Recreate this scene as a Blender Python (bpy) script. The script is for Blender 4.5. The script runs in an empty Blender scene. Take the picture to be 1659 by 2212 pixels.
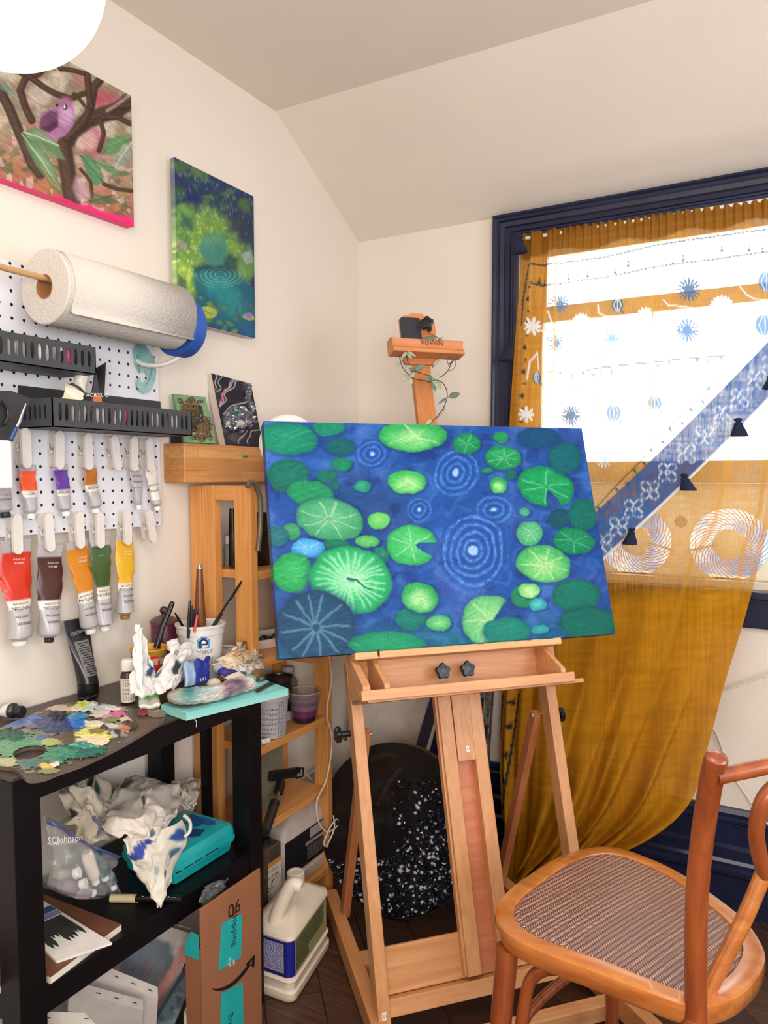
import bpy, math, random
import numpy as np
from mathutils import Vector, Matrix, Euler
from mathutils.geometry import tessellate_polygon

random.seed(7)
rng = np.random.default_rng(7)
scene = bpy.context.scene
COL = scene.collection

# ------------------------------------------------------------------ camera
FPX, CYPX = 1656.5, 1151.0
YAW, PITCH = math.radians(29.55), math.radians(4.15)
CAM = Vector((1.364, -2.235, 1.18))
cd = bpy.data.cameras.new('camera')
cam = bpy.data.objects.new('camera', cd)
COL.objects.link(cam)
cam.location = CAM
cam.rotation_euler = Euler((math.pi / 2 - PITCH, 0, YAW), 'XYZ')
cd.sensor_fit = 'VERTICAL'
cd.sensor_height = 24.0
cd.lens = FPX / 2212.0 * 24.0
cd.shift_y = (CYPX - 1106.0) / 2212.0
cd.clip_start = 0.01
scene.camera = cam

# ------------------------------------------------------------------ colour / exposure
vs = scene.view_settings
vs.view_transform = 'Standard'
vs.look = 'None'
vs.gamma = 1
vs.use_curve_mapping = False
vs.exposure = 0.55
scene.cycles.use_denoising = True
scene.cycles.max_bounces = 10
scene.cycles.transparent_max_bounces = 24
scene.cycles.sample_clamp_indirect = 6.0
scene.cycles.caustics_reflective = False
scene.cycles.caustics_refractive = False

# ------------------------------------------------------------------ sky and lights
world = bpy.data.worlds.new('sky')
scene.world = world
world.use_nodes = True
wn, wl = world.node_tree.nodes, world.node_tree.links
wn.clear()
wo = wn.new('ShaderNodeOutputWorld')
wb = wn.new('ShaderNodeBackground')
tc = wn.new('ShaderNodeTexCoord')
cl = wn.new('ShaderNodeTexNoise'); cl.inputs['Scale'].default_value = 13.0; cl.inputs['Detail'].default_value = 5
rp = wn.new('ShaderNodeValToRGB')
rp.color_ramp.elements[0].position = 0.44; rp.color_ramp.elements[0].color = (0.22, 0.46, 0.90, 1)
rp.color_ramp.elements[1].position = 0.60; rp.color_ramp.elements[1].color = (1.3, 1.3, 1.3, 1)
wl.new(tc.outputs['Generated'], cl.inputs['Vector'])
wl.new(cl.outputs['Fac'], rp.inputs['Fac'])
wl.new(rp.outputs['Color'], wb.inputs['Color'])
wb.inputs['Strength'].default_value = 0.95
wl.new(wb.outputs['Background'], wo.inputs['Surface'])


def light(name, kind, loc, energy, color, size=None, rot=None, size_y=None):
    l = bpy.data.lights.new(name, kind)
    l.energy = energy
    l.color = color
    if size:
        if kind == 'AREA':
            l.size = size
            if size_y:
                l.shape = 'RECTANGLE'; l.size_y = size_y
        else:
            l.shadow_soft_size = size
    o = bpy.data.objects.new(name, l)
    COL.objects.link(o)
    o.location = loc
    if rot:
        o.rotation_euler = rot
    return o


WARM = (1.0, 0.955, 0.91)
# added overhead fill under the ceiling, no fixture stands there
light('overhead_fill', 'AREA', (1.05, -2.0, 2.17), 7.5, WARM, 0.7, (0, 0, 0))
# added warm fill behind the camera, tilted up to brighten the ceiling
light('warm_fill', 'AREA', (2.2, -3.2, 1.3), 36.0, WARM, 1.0, (math.radians(122), 0, math.radians(35)))
# daylight of the second window in the right wall
light('window_daylight', 'AREA', (2.53, -1.35, 1.35), 11.0, (0.80, 0.88, 1.0), 0.8, (0, math.radians(90), 0), 1.0)
# daylight through the curtained window
light('curtain_daylight', 'AREA', (1.0, 0.16, 1.45), 10.0, (0.90, 0.95, 1.0), 0.85, (math.radians(-90), 0, 0), 0.95)

# ------------------------------------------------------------------ reading the survey of the room
# (a survey point seen at (u, v) on the 1659 x 2212 photograph, on a known plane)
_f = Vector((-math.sin(YAW) * math.cos(PITCH), math.cos(YAW) * math.cos(PITCH), -math.sin(PITCH)))
_r = Vector((math.cos(YAW), math.sin(YAW), 0))
_u = _r.cross(_f)


def ray(u, v):
    return _f + _r * ((u - 829.5) / FPX) - _u * ((v - CYPX) / FPX)


def PX(u, v, x=0.0):
    d = ray(u, v); return CAM + d * ((x - CAM.x) / d.x)


def PY(u, v, y=0.0):
    d = ray(u, v); return CAM + d * ((y - CAM.y) / d.y)


def PZ(u, v, z=0.0):
    d = ray(u, v); return CAM + d * ((z - CAM.z) / d.z)


def PP(u, v, p, n):
    d = ray(u, v); n = Vector(n); return CAM + d * ((Vector(p) - CAM).dot(n) / d.dot(n))


def sketch(P):
    """flat artwork is drawn on its own surface from the survey: world points (N,3) -> survey coordinates"""
    P = np.asarray(P, dtype=float) - np.array(CAM)
    z = P @ np.array(_f)
    return 829.5 + FPX * (P @ np.array(_r)) / z, CYPX - FPX * (P @ np.array(_u)) / z


# ------------------------------------------------------------------ small maths
def lin(c):
    c = np.asarray(c, dtype=float) / 255.0
    return np.where(c <= 0.04045, c / 12.92, ((c + 0.055) / 1.055) ** 2.4)


def rgba(c):
    l = lin(c); return (float(l[0]), float(l[1]), float(l[2]), 1.0)


def sstep(a, b, x):
    t = np.clip((x - a) / (b - a), 0, 1); return t * t * (3 - 2 * t)


_perm = rng.random((256, 256))


def vnoise(x, y):
    xi = np.floor(x).astype(int); yi = np.floor(y).astype(int)
    fx = x - xi; fy = y - yi
    fx = fx * fx * (3 - 2 * fx); fy = fy * fy * (3 - 2 * fy)
    g = lambda i, j: _perm[(xi + i) & 255, (yi + j) & 255]
    return (g(0, 0) * (1 - fx) + g(1, 0) * fx) * (1 - fy) + (g(0, 1) * (1 - fx) + g(1, 1) * fx) * fy


def fbm(x, y, o=4):
    s = 0; a = 0.5; t = 0
    for k in range(o):
        s = s + a * vnoise(x * 2 ** k + 17.3 * k, y * 2 ** k + 9.1 * k); t += a; a *= 0.5
    return s / t


# ------------------------------------------------------------------ mesh builder
WM = {}


class MB:
    def __init__(self):
        self.v = []; self.f = []; self.c = []

    def add(self, vs, fs, col=None):
        o = len(self.v)
        self.v += [Vector(p) for p in vs]
        self.f += [[i + o for i in f] for f in fs]
        if col is not None:
            if len(col) == len(vs): self.c += list(col)
            else: self.c += [col] * len(vs)
        return self

    def hexa(self, p):
        """8 corners: bottom four (ccw) then top four"""
        return self.add(p, [(3, 2, 1, 0), (4, 5, 6, 7), (0, 1, 5, 4), (1, 2, 6, 5), (2, 3, 7, 6), (3, 0, 4, 7)])

    def box(self, lo, hi):
        (a, b, c), (d, e, f) = lo, hi
        return self.hexa([(a, b, c), (d, b, c), (d, e, c), (a, e, c), (a, b, f), (d, b, f), (d, e, f), (a, e, f)])

    def obox(self, o, ax, ay, az):
        """box from its corner o and three edge vectors"""
        o, ax, ay, az = map(Vector, (o, ax, ay, az))
        if ax.cross(ay).dot(az) < 0: ax, ay = ay, ax
        return self.hexa([o, o + ax, o + ax + ay, o + ay, o + az, o + ax + az, o + ax + ay + az, o + ay + az])

    def bar(self, p0, p1, w, t, side):
        """bar from p0 to p1, width w along side (made square to the run), thickness t"""
        p0, p1, s = Vector(p0), Vector(p1), Vector(side)
        d = (p1 - p0).normalized(); s = (s - d * s.dot(d)).normalized(); n = d.cross(s)
        return self.obox(p0 - s * w / 2 - n * t / 2, s * w, n * t, p1 - p0)

    def ring(self, cs, seg, frames, caps=True, closed=False, col=None):
        rows = len(cs); vs = []; fs = []; cc = []
        for k in range(rows):
            for j in range(seg):
                vs.append(cs[k][j])
                if col is not None: cc.append(col[k])
        for k in range(rows - 1 + (1 if closed else 0)):
            a = k * seg; b = ((k + 1) % rows) * seg
            for j in range(seg):
                fs.append((a + j, a + (j + 1) % seg, b + (j + 1) % seg, b + j))
        if caps and not closed:
            fs.append(tuple(range(seg - 1, -1, -1)))
            fs.append(tuple((rows - 1) * seg + j for j in range(seg)))
        return self.add(vs, fs, cc if col is not None else None)

    def tube(self, pts, r, seg=10, caps=True, closed=False, col=None):
        pts = [Vector(p) for p in pts]; n = len(pts)
        if not hasattr(r, '__len__'): r = [r] * n
        cs = []; prev = None
        for i in range(n):
            if closed: t = pts[(i + 1) % n] - pts[i - 1]
            else: t = pts[min(i + 1, n - 1)] - pts[max(i - 1, 0)]
            t.normalize()
            if prev is None:
                a = Vector((0, 0, 1)) if abs(t.z) < 0.9 else Vector((1, 0, 0))
                s = t.cross(a).normalized()
            else:
                s = (prev - t * prev.dot(t)).normalized()
            prev = s; b = t.cross(s)
            cs.append([pts[i] + (s * math.cos(q) + b * math.sin(q)) * r[i] for q in (2 * math.pi * j / seg for j in range(seg))])
        return self.ring(cs, seg, None, caps, closed, col)

    def cyl(self, p0, p1, r0, r1=None, seg=20, caps=True):
        return self.tube([p0, p1], [r0, r0 if r1 is None else r1], seg, caps)

    def lathe(self, o, prof, seg=28, axis=(0, 0, 1), caps=True, col=None, closed=False):
        """prof: list of (radius, height)"""
        o = Vector(o); z = Vector(axis).normalized()
        a = Vector((1, 0, 0)) if abs(z.x) < 0.9 else Vector((0, 1, 0))
        x = (a - z * a.dot(z)).normalized(); y = z.cross(x)
        cs = [[o + z * h + (x * math.cos(q) + y * math.sin(q)) * r for q in (2 * math.pi * j / seg for j in range(seg))] for r, h in prof]
        return self.ring(cs, seg, None, caps, closed, col)

    def prism(self, outer, nrm, t, holes=()):
        """flat polygon (3-D points) with holes, thickened by t along nrm"""
        nrm = Vector(nrm).normalized() * t
        loops = [[Vector(p) for p in outer]] + [[Vector(p) for p in h] for h in holes]
        tri = tessellate_polygon(loops)
        flat = [p for l in loops for p in l]; n = len(flat)
        fs = [tuple(q) for q in tri] + [tuple(i + n for i in reversed(q)) for q in tri]
        o = 0
        for l in loops:
            m = len(l)
            for i in range(m):
                a, b = o + i, o + (i + 1) % m
                fs.append((a, b, b + n, a + n))
            o += m
        return self.add(flat + [p + nrm for p in flat], fs)

    def grid(self, P, col=None, mask=None, wrap=False):
        """P: (rows, cols, 3) array"""
        R, C = P.shape[:2]; o = len(self.v)
        self.v += [Vector(p) for p in P.reshape(-1, 3)]
        if col is not None: self.c += [tuple(c) for c in col.reshape(R * C, -1)]
        for i in range(R - 1):
            for j in range(C - (0 if wrap else 1)):
                k = (j + 1) % C
                if mask is None or (mask[i, j] or mask[i + 1, j] or mask[i, k] or mask[i + 1, k]):
                    self.f.append([o + i * C + j, o + i * C + k, o + (i + 1) * C + k, o + (i + 1) * C + j])
        return self

    def blob(self, c, r, nu=12, nv=8, jit=0.0, M=None, seed=0, cut=None):
        """lumpy ellipsoid"""
        c = Vector(c); rs = random.Random(seed); vs = []; fs = []
        vs.append(Vector((0, 0, 1)))
        for i in range(1, nv):
            for j in range(nu):
                th = math.pi * i / nv; ph = 2 * math.pi * j / nu
                vs.append(Vector((math.sin(th) * math.cos(ph), math.sin(th) * math.sin(ph), math.cos(th))))
        vs.append(Vector((0, 0, -1)))
        for j in range(nu): fs.append((0, 1 + j, 1 + (j + 1) % nu))
        for i in range(nv - 2):
            for j in range(nu):
                a = 1 + i * nu; b = a + nu
                fs.append((a + j, b + j, b + (j + 1) % nu, a + (j + 1) % nu))
        a = 1 + (nv - 2) * nu
        for j in range(nu): fs.append((a + j, len(vs) - 1, a + (j + 1) % nu))
        out = []
        for v in vs:
            q = Vector((v.x * r[0], v.y * r[1], v.z * r[2])) * (1 + jit * (rs.random() - 0.5) * 2)
            if M is not None: q = M @ q
            out.append(c + q)
        return self.add(out, fs)

    def text(self, s, size, o, ax, ay, align='C'):
        """lettering in the plane of ax (reading direction) and ay (up), o its middle"""
        vs, fs, w, lo, hi = TEXT[s]
        ax, ay = Vector(ax).normalized(), Vector(ay).normalized()
        o = Vector(o); off = {'C': w / 2, 'L': 0, 'R': w}[align]
        return self.add([o + ax * (x - off) * size + ay * (y - 0.35) * size for x, y in vs], fs)

    def build(self, name, mat, parent=None, smooth=None, bevel=0.0, solid=0.0, sub=0, bseg=2):
        me = bpy.data.meshes.new(name)
        inv = WM[parent.name].inverted() if parent is not None else Matrix()
        me.from_pydata([inv @ p for p in self.v], [], self.f)
        me.validate()
        me.update()
        if self.c and len(self.c) == len(me.vertices):
            a = me.color_attributes.new('Col', 'FLOAT_COLOR', 'POINT')
            arr = np.ones((len(self.c), 4), dtype=np.float32)
            cc = np.array(self.c, dtype=np.float32); arr[:, :cc.shape[1]] = cc
            a.data.foreach_set('color', arr.ravel())
        if smooth is not None:
            me.polygons.foreach_set('use_smooth', [True] * len(me.polygons))
            if smooth < 180:
                me.set_sharp_from_angle(angle=math.radians(smooth))
        o = bpy.data.objects.new(name, me)
        COL.objects.link(o)
        if mat is not None: me.materials.append(mat)
        if parent is not None:
            o.parent = parent; WM[o.name] = WM[parent.name]
        else:
            WM[o.name] = Matrix()
        if solid:
            m = o.modifiers.new('solid', 'SOLIDIFY'); m.thickness = solid; m.offset = 0
        if bevel:
            m = o.modifiers.new('bevel', 'BEVEL'); m.width = bevel; m.segments = bseg; m.limit_method = 'ANGLE'; m.angle_limit = math.radians(40)
        if sub:
            m = o.modifiers.new('sub', 'SUBSURF'); m.levels = sub; m.render_levels = sub
        return o


def thing(name, label, cat, loc=(0, 0, 0), rz=0.0, group=None):
    o = bpy.data.objects.new(name, None)
    COL.objects.link(o)
    o.empty_display_size = 0.05
    o.location = loc; o.rotation_euler = (0, 0, rz)
    o['label'] = label; o['category'] = cat
    if group: o['group'] = group
    WM[o.name] = Matrix.Translation(Vector(loc)) @ Matrix.Rotation(rz, 4, 'Z')
    return o


def tag(o, label, cat, group=None, kind=None):
    o['label'] = label; o['category'] = cat
    if group: o['group'] = group
    if kind: o['kind'] = kind
    return o


def struct(o):
    o['kind'] = 'structure'; return o


def kids(o): return [c for c in bpy.data.objects if c.parent == o]


def dup(root, M, label=None, group=None):
    """copy of a thing, its parts and their sub-parts, placed by matrix M"""
    r = root.copy(); COL.objects.link(r)
    r.matrix_world = M
    if label: r['label'] = label
    if group: r['group'] = group
    WM[r.name] = M
    for ch in kids(root):
        c = ch.copy(); COL.objects.link(c); c.parent = r
        for g in kids(ch):
            d = g.copy(); COL.objects.link(d); d.parent = c
    return r


def spline(pts, n=8, closed=False):
    P = [Vector(p) for p in pts]; m = len(P); out = []
    for i in range(m if closed else m - 1):
        if closed: a, b, c, d = P[i - 1], P[i], P[(i + 1) % m], P[(i + 2) % m]
        else: a, b, c, d = P[max(i - 1, 0)], P[i], P[i + 1], P[min(i + 2, m - 1)]
        for k in range(n):
            t = k / n
            out.append(0.5 * ((2 * b) + (c - a) * t + (2 * a - 5 * b + 4 * c - d) * t * t + (3 * b - a - 3 * c + d) * t ** 3))
    if not closed: out.append(P[-1])
    return out


# ------------------------------------------------------------------ lettering (made once, used by MB.text)
TEXT = {}


def make_texts(strings):
    tmp = []
    for s in strings:
        cu = bpy.data.curves.new('t', 'FONT'); cu.body = s; cu.resolution_u = 2
        ob = bpy.data.objects.new('t', cu); COL.objects.link(ob); tmp.append((s, ob, cu))
    dg = bpy.context.evaluated_depsgraph_get()
    for s, ob, cu in tmp:
        me = bpy.data.meshes.new_from_object(ob.evaluated_get(dg))
        vs = [(v.co.x, v.co.y) for v in me.vertices]; fs = [list(p.vertices) for p in me.polygons]
        w = max([v[0] for v in vs] or [0])
        TEXT[s] = (vs, fs, w, 0, 1)
        bpy.data.meshes.remove(me)
    for s, ob, cu in tmp:
        bpy.data.objects.remove(ob); bpy.data.curves.remove(cu)


make_texts(['VISWIN', 'WINTON', 'OIL COLOUR', 'WINSOR', '& NEWTON', 'PROJECT', 'SOURCE', '06', '11', '13', 'WALNUT OIL', 'ARTISTS OIL MEDIUM',
            'Acrylic', 'Marker', 'ACRYLIC', 'SCJohnson', 'A FAMILY COMPANY', 'shipping', 'Buy', 'range', 'essentials', 'C-Thru', '200 ml e', '6.75 US fl oz',
            'an', 'pha', 'CLEANER', '& CONDITIONER', '24 oz', '20 oz', '16 oz', '12 oz', '8 oz', '4 oz', '1/2 ltr', '650 ml', '350 ml', '1/4 ltr', '150 ml', '50 ml'])


# ------------------------------------------------------------------ materials
MATS = {}


def nt(name):
    m = bpy.data.materials.new(name); m.use_nodes = True
    n = m.node_tree.nodes; l = m.node_tree.links
    return m, n, l, n['Principled BSDF']


def mat(name, c, rough=0.5, metal=0.0, var=0.06, scale=30.0, bump=0.0, spec=0.5, coat=0.0, alpha=1.0, trans=0.0, sheen=0.0, emit=0.0, c2=None):
    if name in MATS: return MATS[name]
    m, n, l, p = nt(name)
    t = n.new('ShaderNodeTexCoord'); z = n.new('ShaderNodeTexNoise')
    z.inputs['Scale'].default_value = scale; z.inputs['Detail'].default_value = 4
    l.new(t.outputs['Object'], z.inputs['Vector'])
    r = n.new('ShaderNodeValToRGB')
    a = lin(c); b = lin(c2) if c2 is not None else None
    lo = a * (1 - var); hi = np.clip(a * (1 + var), 0, 1)
    if b is not None: lo, hi = a, b
    r.color_ramp.elements[0].position = 0.35; r.color_ramp.elements[0].color = (*lo, 1)
    r.color_ramp.elements[1].position = 0.65; r.color_ramp.elements[1].color = (*hi, 1)
    l.new(z.outputs['Fac'], r.inputs['Fac']); l.new(r.outputs['Color'], p.inputs['Base Color'])
    p.inputs['Roughness'].default_value = rough; p.inputs['Metallic'].default_value = metal
    p.inputs['Specular IOR Level'].default_value = spec
    p.inputs['Coat Weight'].default_value = coat; p.inputs['Alpha'].default_value = alpha
    p.inputs['Transmission Weight'].default_value = trans; p.inputs['Sheen Weight'].default_value = sheen
    if emit:
        l.new(r.outputs['Color'], p.inputs['Emission Color']); p.inputs['Emission Strength'].default_value = emit
    if bump:
        bm = n.new('ShaderNodeBump'); bm.inputs['Strength'].default_value = bump; bm.inputs['Distance'].default_value = 0.002
        l.new(z.outputs['Fac'], bm.inputs['Height']); l.new(bm.outputs['Normal'], p.inputs['Normal'])
    MATS[name] = m
    return m


def wood(name, c1, c2, axis=2, scale=1.0, rough=0.45, rot=(0, 0, 0), stretch=14.0, coat=0.0, c3=None):
    """grain runs along the object's axis"""
    if name in MATS: return MATS[name]
    m, n, l, p = nt(name)
    t = n.new('ShaderNodeTexCoord'); mp = n.new('ShaderNodeMapping')
    s = [60.0 * scale] * 3; s[axis] = 60.0 * scale / stretch
    mp.inputs['Scale'].default_value = s; mp.inputs['Rotation'].default_value = rot
    l.new(t.outputs['Object'], mp.inputs['Vector'])
    z = n.new('ShaderNodeTexNoise'); z.inputs['Scale'].default_value = 1.0; z.inputs['Detail'].default_value = 6; z.inputs['Roughness'].default_value = 0.6; z.inputs['Distortion'].default_value = 0.6
    l.new(mp.outputs['Vector'], z.inputs['Vector'])
    r = n.new('ShaderNodeValToRGB')
    r.color_ramp.elements[0].position = 0.32; r.color_ramp.elements[0].color = rgba(c1)
    r.color_ramp.elements[1].position = 0.68; r.color_ramp.elements[1].color = rgba(c2)
    if c3 is not None:
        e = r.color_ramp.elements.new(0.5); e.color = rgba(c3)
    l.new(z.outputs['Fac'], r.inputs['Fac']); l.new(r.outputs['Color'], p.inputs['Base Color'])
    p.inputs['Roughness'].default_value = rough; p.inputs['Coat Weight'].default_value = coat; p.inputs['Coat Roughness'].default_value = 0.2
    bm = n.new('ShaderNodeBump'); bm.inputs['Strength'].default_value = 0.12; bm.inputs['Distance'].default_value = 0.001
    l.new(z.outputs['Fac'], bm.inputs['Height']); l.new(bm.outputs['Normal'], p.inputs['Normal'])
    MATS[name] = m
    return m


def painted(name, rough=0.5, bump=0.25, scale=160.0, metal=0.0, spec=0.5, coat=0.0, trans=0.0, alpha_from=False, coat_rough=0.1):
    """paint carried by the mesh's own colour attribute, with a fine tooth"""
    if name in MATS: return MATS[name]
    m, n, l, p = nt(name)
    a = n.new('ShaderNodeVertexColor'); a.layer_name = 'Col'
    t = n.new('ShaderNodeTexCoord'); z = n.new('ShaderNodeTexNoise'); z.inputs['Scale'].default_value = scale; z.inputs['Detail'].default_value = 3
    l.new(t.outputs['Object'], z.inputs['Vector'])
    bm = n.new('ShaderNodeBump'); bm.inputs['Strength'].default_value = bump; bm.inputs['Distance'].default_value = 0.001
    l.new(z.outputs['Fac'], bm.inputs['Height']); l.new(bm.outputs['Normal'], p.inputs['Normal'])
    l.new(a.outputs['Color'], p.inputs['Base Color'])
    if alpha_from: l.new(a.outputs['Alpha'], p.inputs['Alpha'])
    p.inputs['Roughness'].default_value = rough; p.inputs['Metallic'].default_value = metal
    p.inputs['Specular IOR Level'].default_value = spec; p.inputs['Coat Weight'].default_value = coat; p.inputs['Coat Roughness'].default_value = coat_rough
    p.inputs['Transmission Weight'].default_value = trans
    MATS[name] = m
    return m


M_WHITE = mat('white_plastic', (232, 228, 224), 0.35)
M_BLACK = mat('black_plastic', (22, 22, 26), 0.35)
M_INK = mat('black_ink', (20, 18, 20), 0.6)
M_WINK = mat('white_ink', (238, 236, 232), 0.6)
M_CHROME = mat('chrome', (205, 205, 208), 0.2, 1.0)
M_NAVY = mat('navy_gloss_paint', (18, 25, 50), 0.25, var=0.12, scale=12, bump=0.1, c2=(26, 34, 64))
M_PAINT = painted('oil_paint', 0.5, spec=0.22)
M_TUBE = painted('tube_foil_and_label', 0.3, bump=0.3, scale=60, spec=0.6)
# ================================================================== the setting
WALL_TOP, CEIL, SLOPE_Y = 1.96, 2.203, -0.446
XR, YF = 2.6, -3.7
m_wall = mat('warm_white_wall_paint', (229, 220, 208), 0.75, var=0.02, scale=3.0, bump=0.03)
m_wallb = mat('warm_white_ceiling_paint', (229, 218, 206), 0.8, var=0.02, scale=3.0, bump=0.03)


def floor_mat():
    m, n, l, p = nt('dark_floor_boards')
    t = n.new('ShaderNodeTexCoord'); mp = n.new('ShaderNodeMapping')
    mp.inputs['Rotation'].default_value = (0, 0, math.radians(48))
    l.new(t.outputs['Object'], mp.inputs['Vector'])
    b = n.new('ShaderNodeTexBrick'); b.offset = 0.4
    b.inputs['Scale'].default_value = 1.0; b.inputs['Brick Width'].default_value = 0.9; b.inputs['Row Height'].default_value = 0.13
    b.inputs['Mortar Size'].default_value = 0.0016
    b.inputs['Color1'].default_value = rgba((62, 40, 32)); b.inputs['Color2'].default_value = rgba((88, 60, 47)); b.inputs['Mortar'].default_value = rgba((24, 15, 12))
    l.new(mp.outputs['Vector'], b.inputs['Vector'])
    mp2 = n.new('ShaderNodeMapping'); mp2.inputs['Rotation'].default_value = (0, 0, math.radians(48)); mp2.inputs['Scale'].default_value = (5, 70, 1)
    l.new(t.outputs['Object'], mp2.inputs['Vector'])
    z = n.new('ShaderNodeTexNoise'); z.inputs['Scale'].default_value = 1.5; z.inputs['Detail'].default_value = 6
    l.new(mp2.outputs['Vector'], z.inputs['Vector'])
    r = n.new('ShaderNodeValToRGB'); r.color_ramp.elements[0].position = 0.3; r.color_ramp.elements[0].color = (0.35, 0.35, 0.35, 1); r.color_ramp.elements[1].position = 0.7; r.color_ramp.elements[1].color = (1.35, 1.3, 1.25, 1)
    l.new(z.outputs['Fac'], r.inputs['Fac'])
    mx = n.new('ShaderNodeMix'); mx.data_type = 'RGBA'; mx.blend_type = 'MULTIPLY'; mx.inputs[0].default_value = 0.8
    l.new(b.outputs['Color'], mx.inputs[6]); l.new(r.outputs['Color'], mx.inputs[7]); l.new(mx.outputs[2], p.inputs['Base Color'])
    p.inputs['Roughness'].default_value = 0.35
    bm = n.new('ShaderNodeBump'); bm.inputs['Strength'].default_value = 0.2; bm.inputs['Distance'].default_value = 0.002
    l.new(z.outputs['Fac'], bm.inputs['Height']); l.new(bm.outputs['Normal'], p.inputs['Normal'])
    return m


struct(MB().box((-0.1, YF - 0.1, -0.06), (XR + 0.1, 0.1, 0)).build('floor', floor_mat()))
# left wall: its top follows the ceiling and the slope under the roof
struct(MB().prism([(-0.1, YF, 0), (-0.1, 0.1, 0), (-0.1, 0.1, WALL_TOP - 0.05), (-0.1, 0, WALL_TOP), (-0.1, SLOPE_Y, CEIL), (-0.1, YF, CEIL)], (1, 0, 0), 0.1).build('wall_left', m_wall))
# window in the back wall
WX0, WX1, WZ0, WZ1 = 0.557, 1.47, 0.885, 1.90
w = MB()
w.box((-0.1, 0, -0.05), (WX0, 0.1, WALL_TOP)); w.box((WX1, 0, -0.05), (XR + 0.1, 0.1, WALL_TOP))
w.box((WX0, 0, -0.05), (WX1, 0.1, WZ0)); w.box((WX0, 0, WZ1), (WX1, 0.1, WALL_TOP))
struct(w.build('wall_back', m_wall))
# right wall with a second window (outside the photograph, the source of cool daylight)
RY0, RY1, RZ0, RZ1 = -1.85, -0.85, 0.85, 1.85
w = MB()
w.box((XR, YF, -0.05), (XR + 0.1, RY0, CEIL)); w.box((XR, RY1, -0.05), (XR + 0.1, 0.1, CEIL))
w.box((XR, RY0, -0.05), (XR + 0.1, RY1, RZ0)); w.box((XR, RY0, RZ1), (XR + 0.1, RY1, CEIL))
struct(w.build('wall_right', m_wall))
struct(MB().box((-0.1, YF - 0.1, -0.05), (XR + 0.1, YF, CEIL)).build('wall_front', m_wall))
struct(MB().box((-0.1, YF - 0.1, CEIL), (XR + 0.1, SLOPE_Y, CEIL + 0.1)).build('ceiling', m_wallb))
struct(MB().hexa([(-0.1, SLOPE_Y, CEIL), (XR + 0.1, SLOPE_Y, CEIL), (XR + 0.1, 0.1, WALL_TOP - 0.0545), (-0.1, 0.1, WALL_TOP - 0.0545),
                  (-0.1, SLOPE_Y, CEIL + 0.1), (XR + 0.1, SLOPE_Y, CEIL + 0.1), (XR + 0.1, 0.1, CEIL + 0.1), (-0.1, 0.1, CEIL + 0.1)]).build('ceiling', m_wallb))


def moulding(name, path, prof, mt, closed=False):
    """prof: list of (out from wall, across) swept along path of (point, across dir, out dir)"""
    b = MB(); rows = [[p + a * q[1] + o * q[0] for q in prof] for p, a, o in path]
    n = len(prof); vs = [v for r in rows for v in r]; fs = []
    for k in range(len(rows) - 1):
        for j in range(n - 1):
            fs.append((k * n + j, k * n + j + 1, (k + 1) * n + j + 1, (k + 1) * n + j))
        fs.append((k * n + n - 1, k * n, (k + 1) * n, (k + 1) * n + n - 1))
    fs.append(tuple(range(n))); fs.append(tuple((len(rows) - 1) * n + j for j in range(n - 1, -1, -1)))
    b.add(vs, fs)
    o = b.build(name, mt, None, smooth=25)
    return o


# navy window casing (stepped moulding)
cp = [(0, 0), (0.034, 0), (0.036, 0.006), (0.032, 0.012), (0.032, 0.018), (0.026, 0.022), (0.024, 0.034), (0.019, 0.038), (0.020, 0.050), (0.016, 0.053), (0.016, 0.058), (0.021, 0.062), (0.021, 0.072), (0, 0.072)]
V = Vector
OUT = V((0, -1, 0))
zt = WALL_TOP - 0.004
path = [(V((0.488, 0, 0.80)), V((1, 0, 0)), OUT), (V((0.488, 0, zt)), V((1, 0, -1)), OUT),
        (V((WX1 + 0.069, 0, zt)), V((-1, 0, -1)), OUT), (V((WX1 + 0.069, 0, 0.80)), V((-1, 0, 0)), OUT)]
struct(moulding('trim_1', path, cp, M_NAVY))
# navy sill board and apron under the window
struct(MB().box((0.47, -0.045, 0.862), (WX1 + 0.09, 0.0, 0.884)).build('trim_2', M_NAVY, bevel=0.003))
struct(MB().box((0.50, -0.022, 0.783), (WX1 + 0.06, 0.0, 0.862)).build('trim_3', M_NAVY, bevel=0.003))
# tall two-step baseboards
bp = [(0, 0), (0.040, 0), (0.040, 0.105), (0.046, 0.112), (0.046, 0.124), (0.036, 0.130), (0.036, 0.140), (0.030, 0.148), (0.032, 0.178), (0.022, 0.186), (0.022, 0.245), (0.028, 0.250), (0.028, 0.257), (0.020, 0.262), (0.022, 0.272), (0.014, 0.283), (0, 0.283)]
UP = V((0, 0, 1))
struct(moulding('baseboard_back', [(V((0.0, 0, 0)), UP, OUT), (V((XR, 0, 0)), UP, OUT)], bp, M_NAVY))
struct(moulding('baseboard_left', [(V((0, YF, 0)), UP, V((1, 0, 0))), (V((0, 0, 0)), UP, V((1, 0, 0)))], [(q[0] * 0.5, q[1]) for q in bp], mat('white_gloss_trim_paint', (225, 218, 208), 0.35)))

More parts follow.
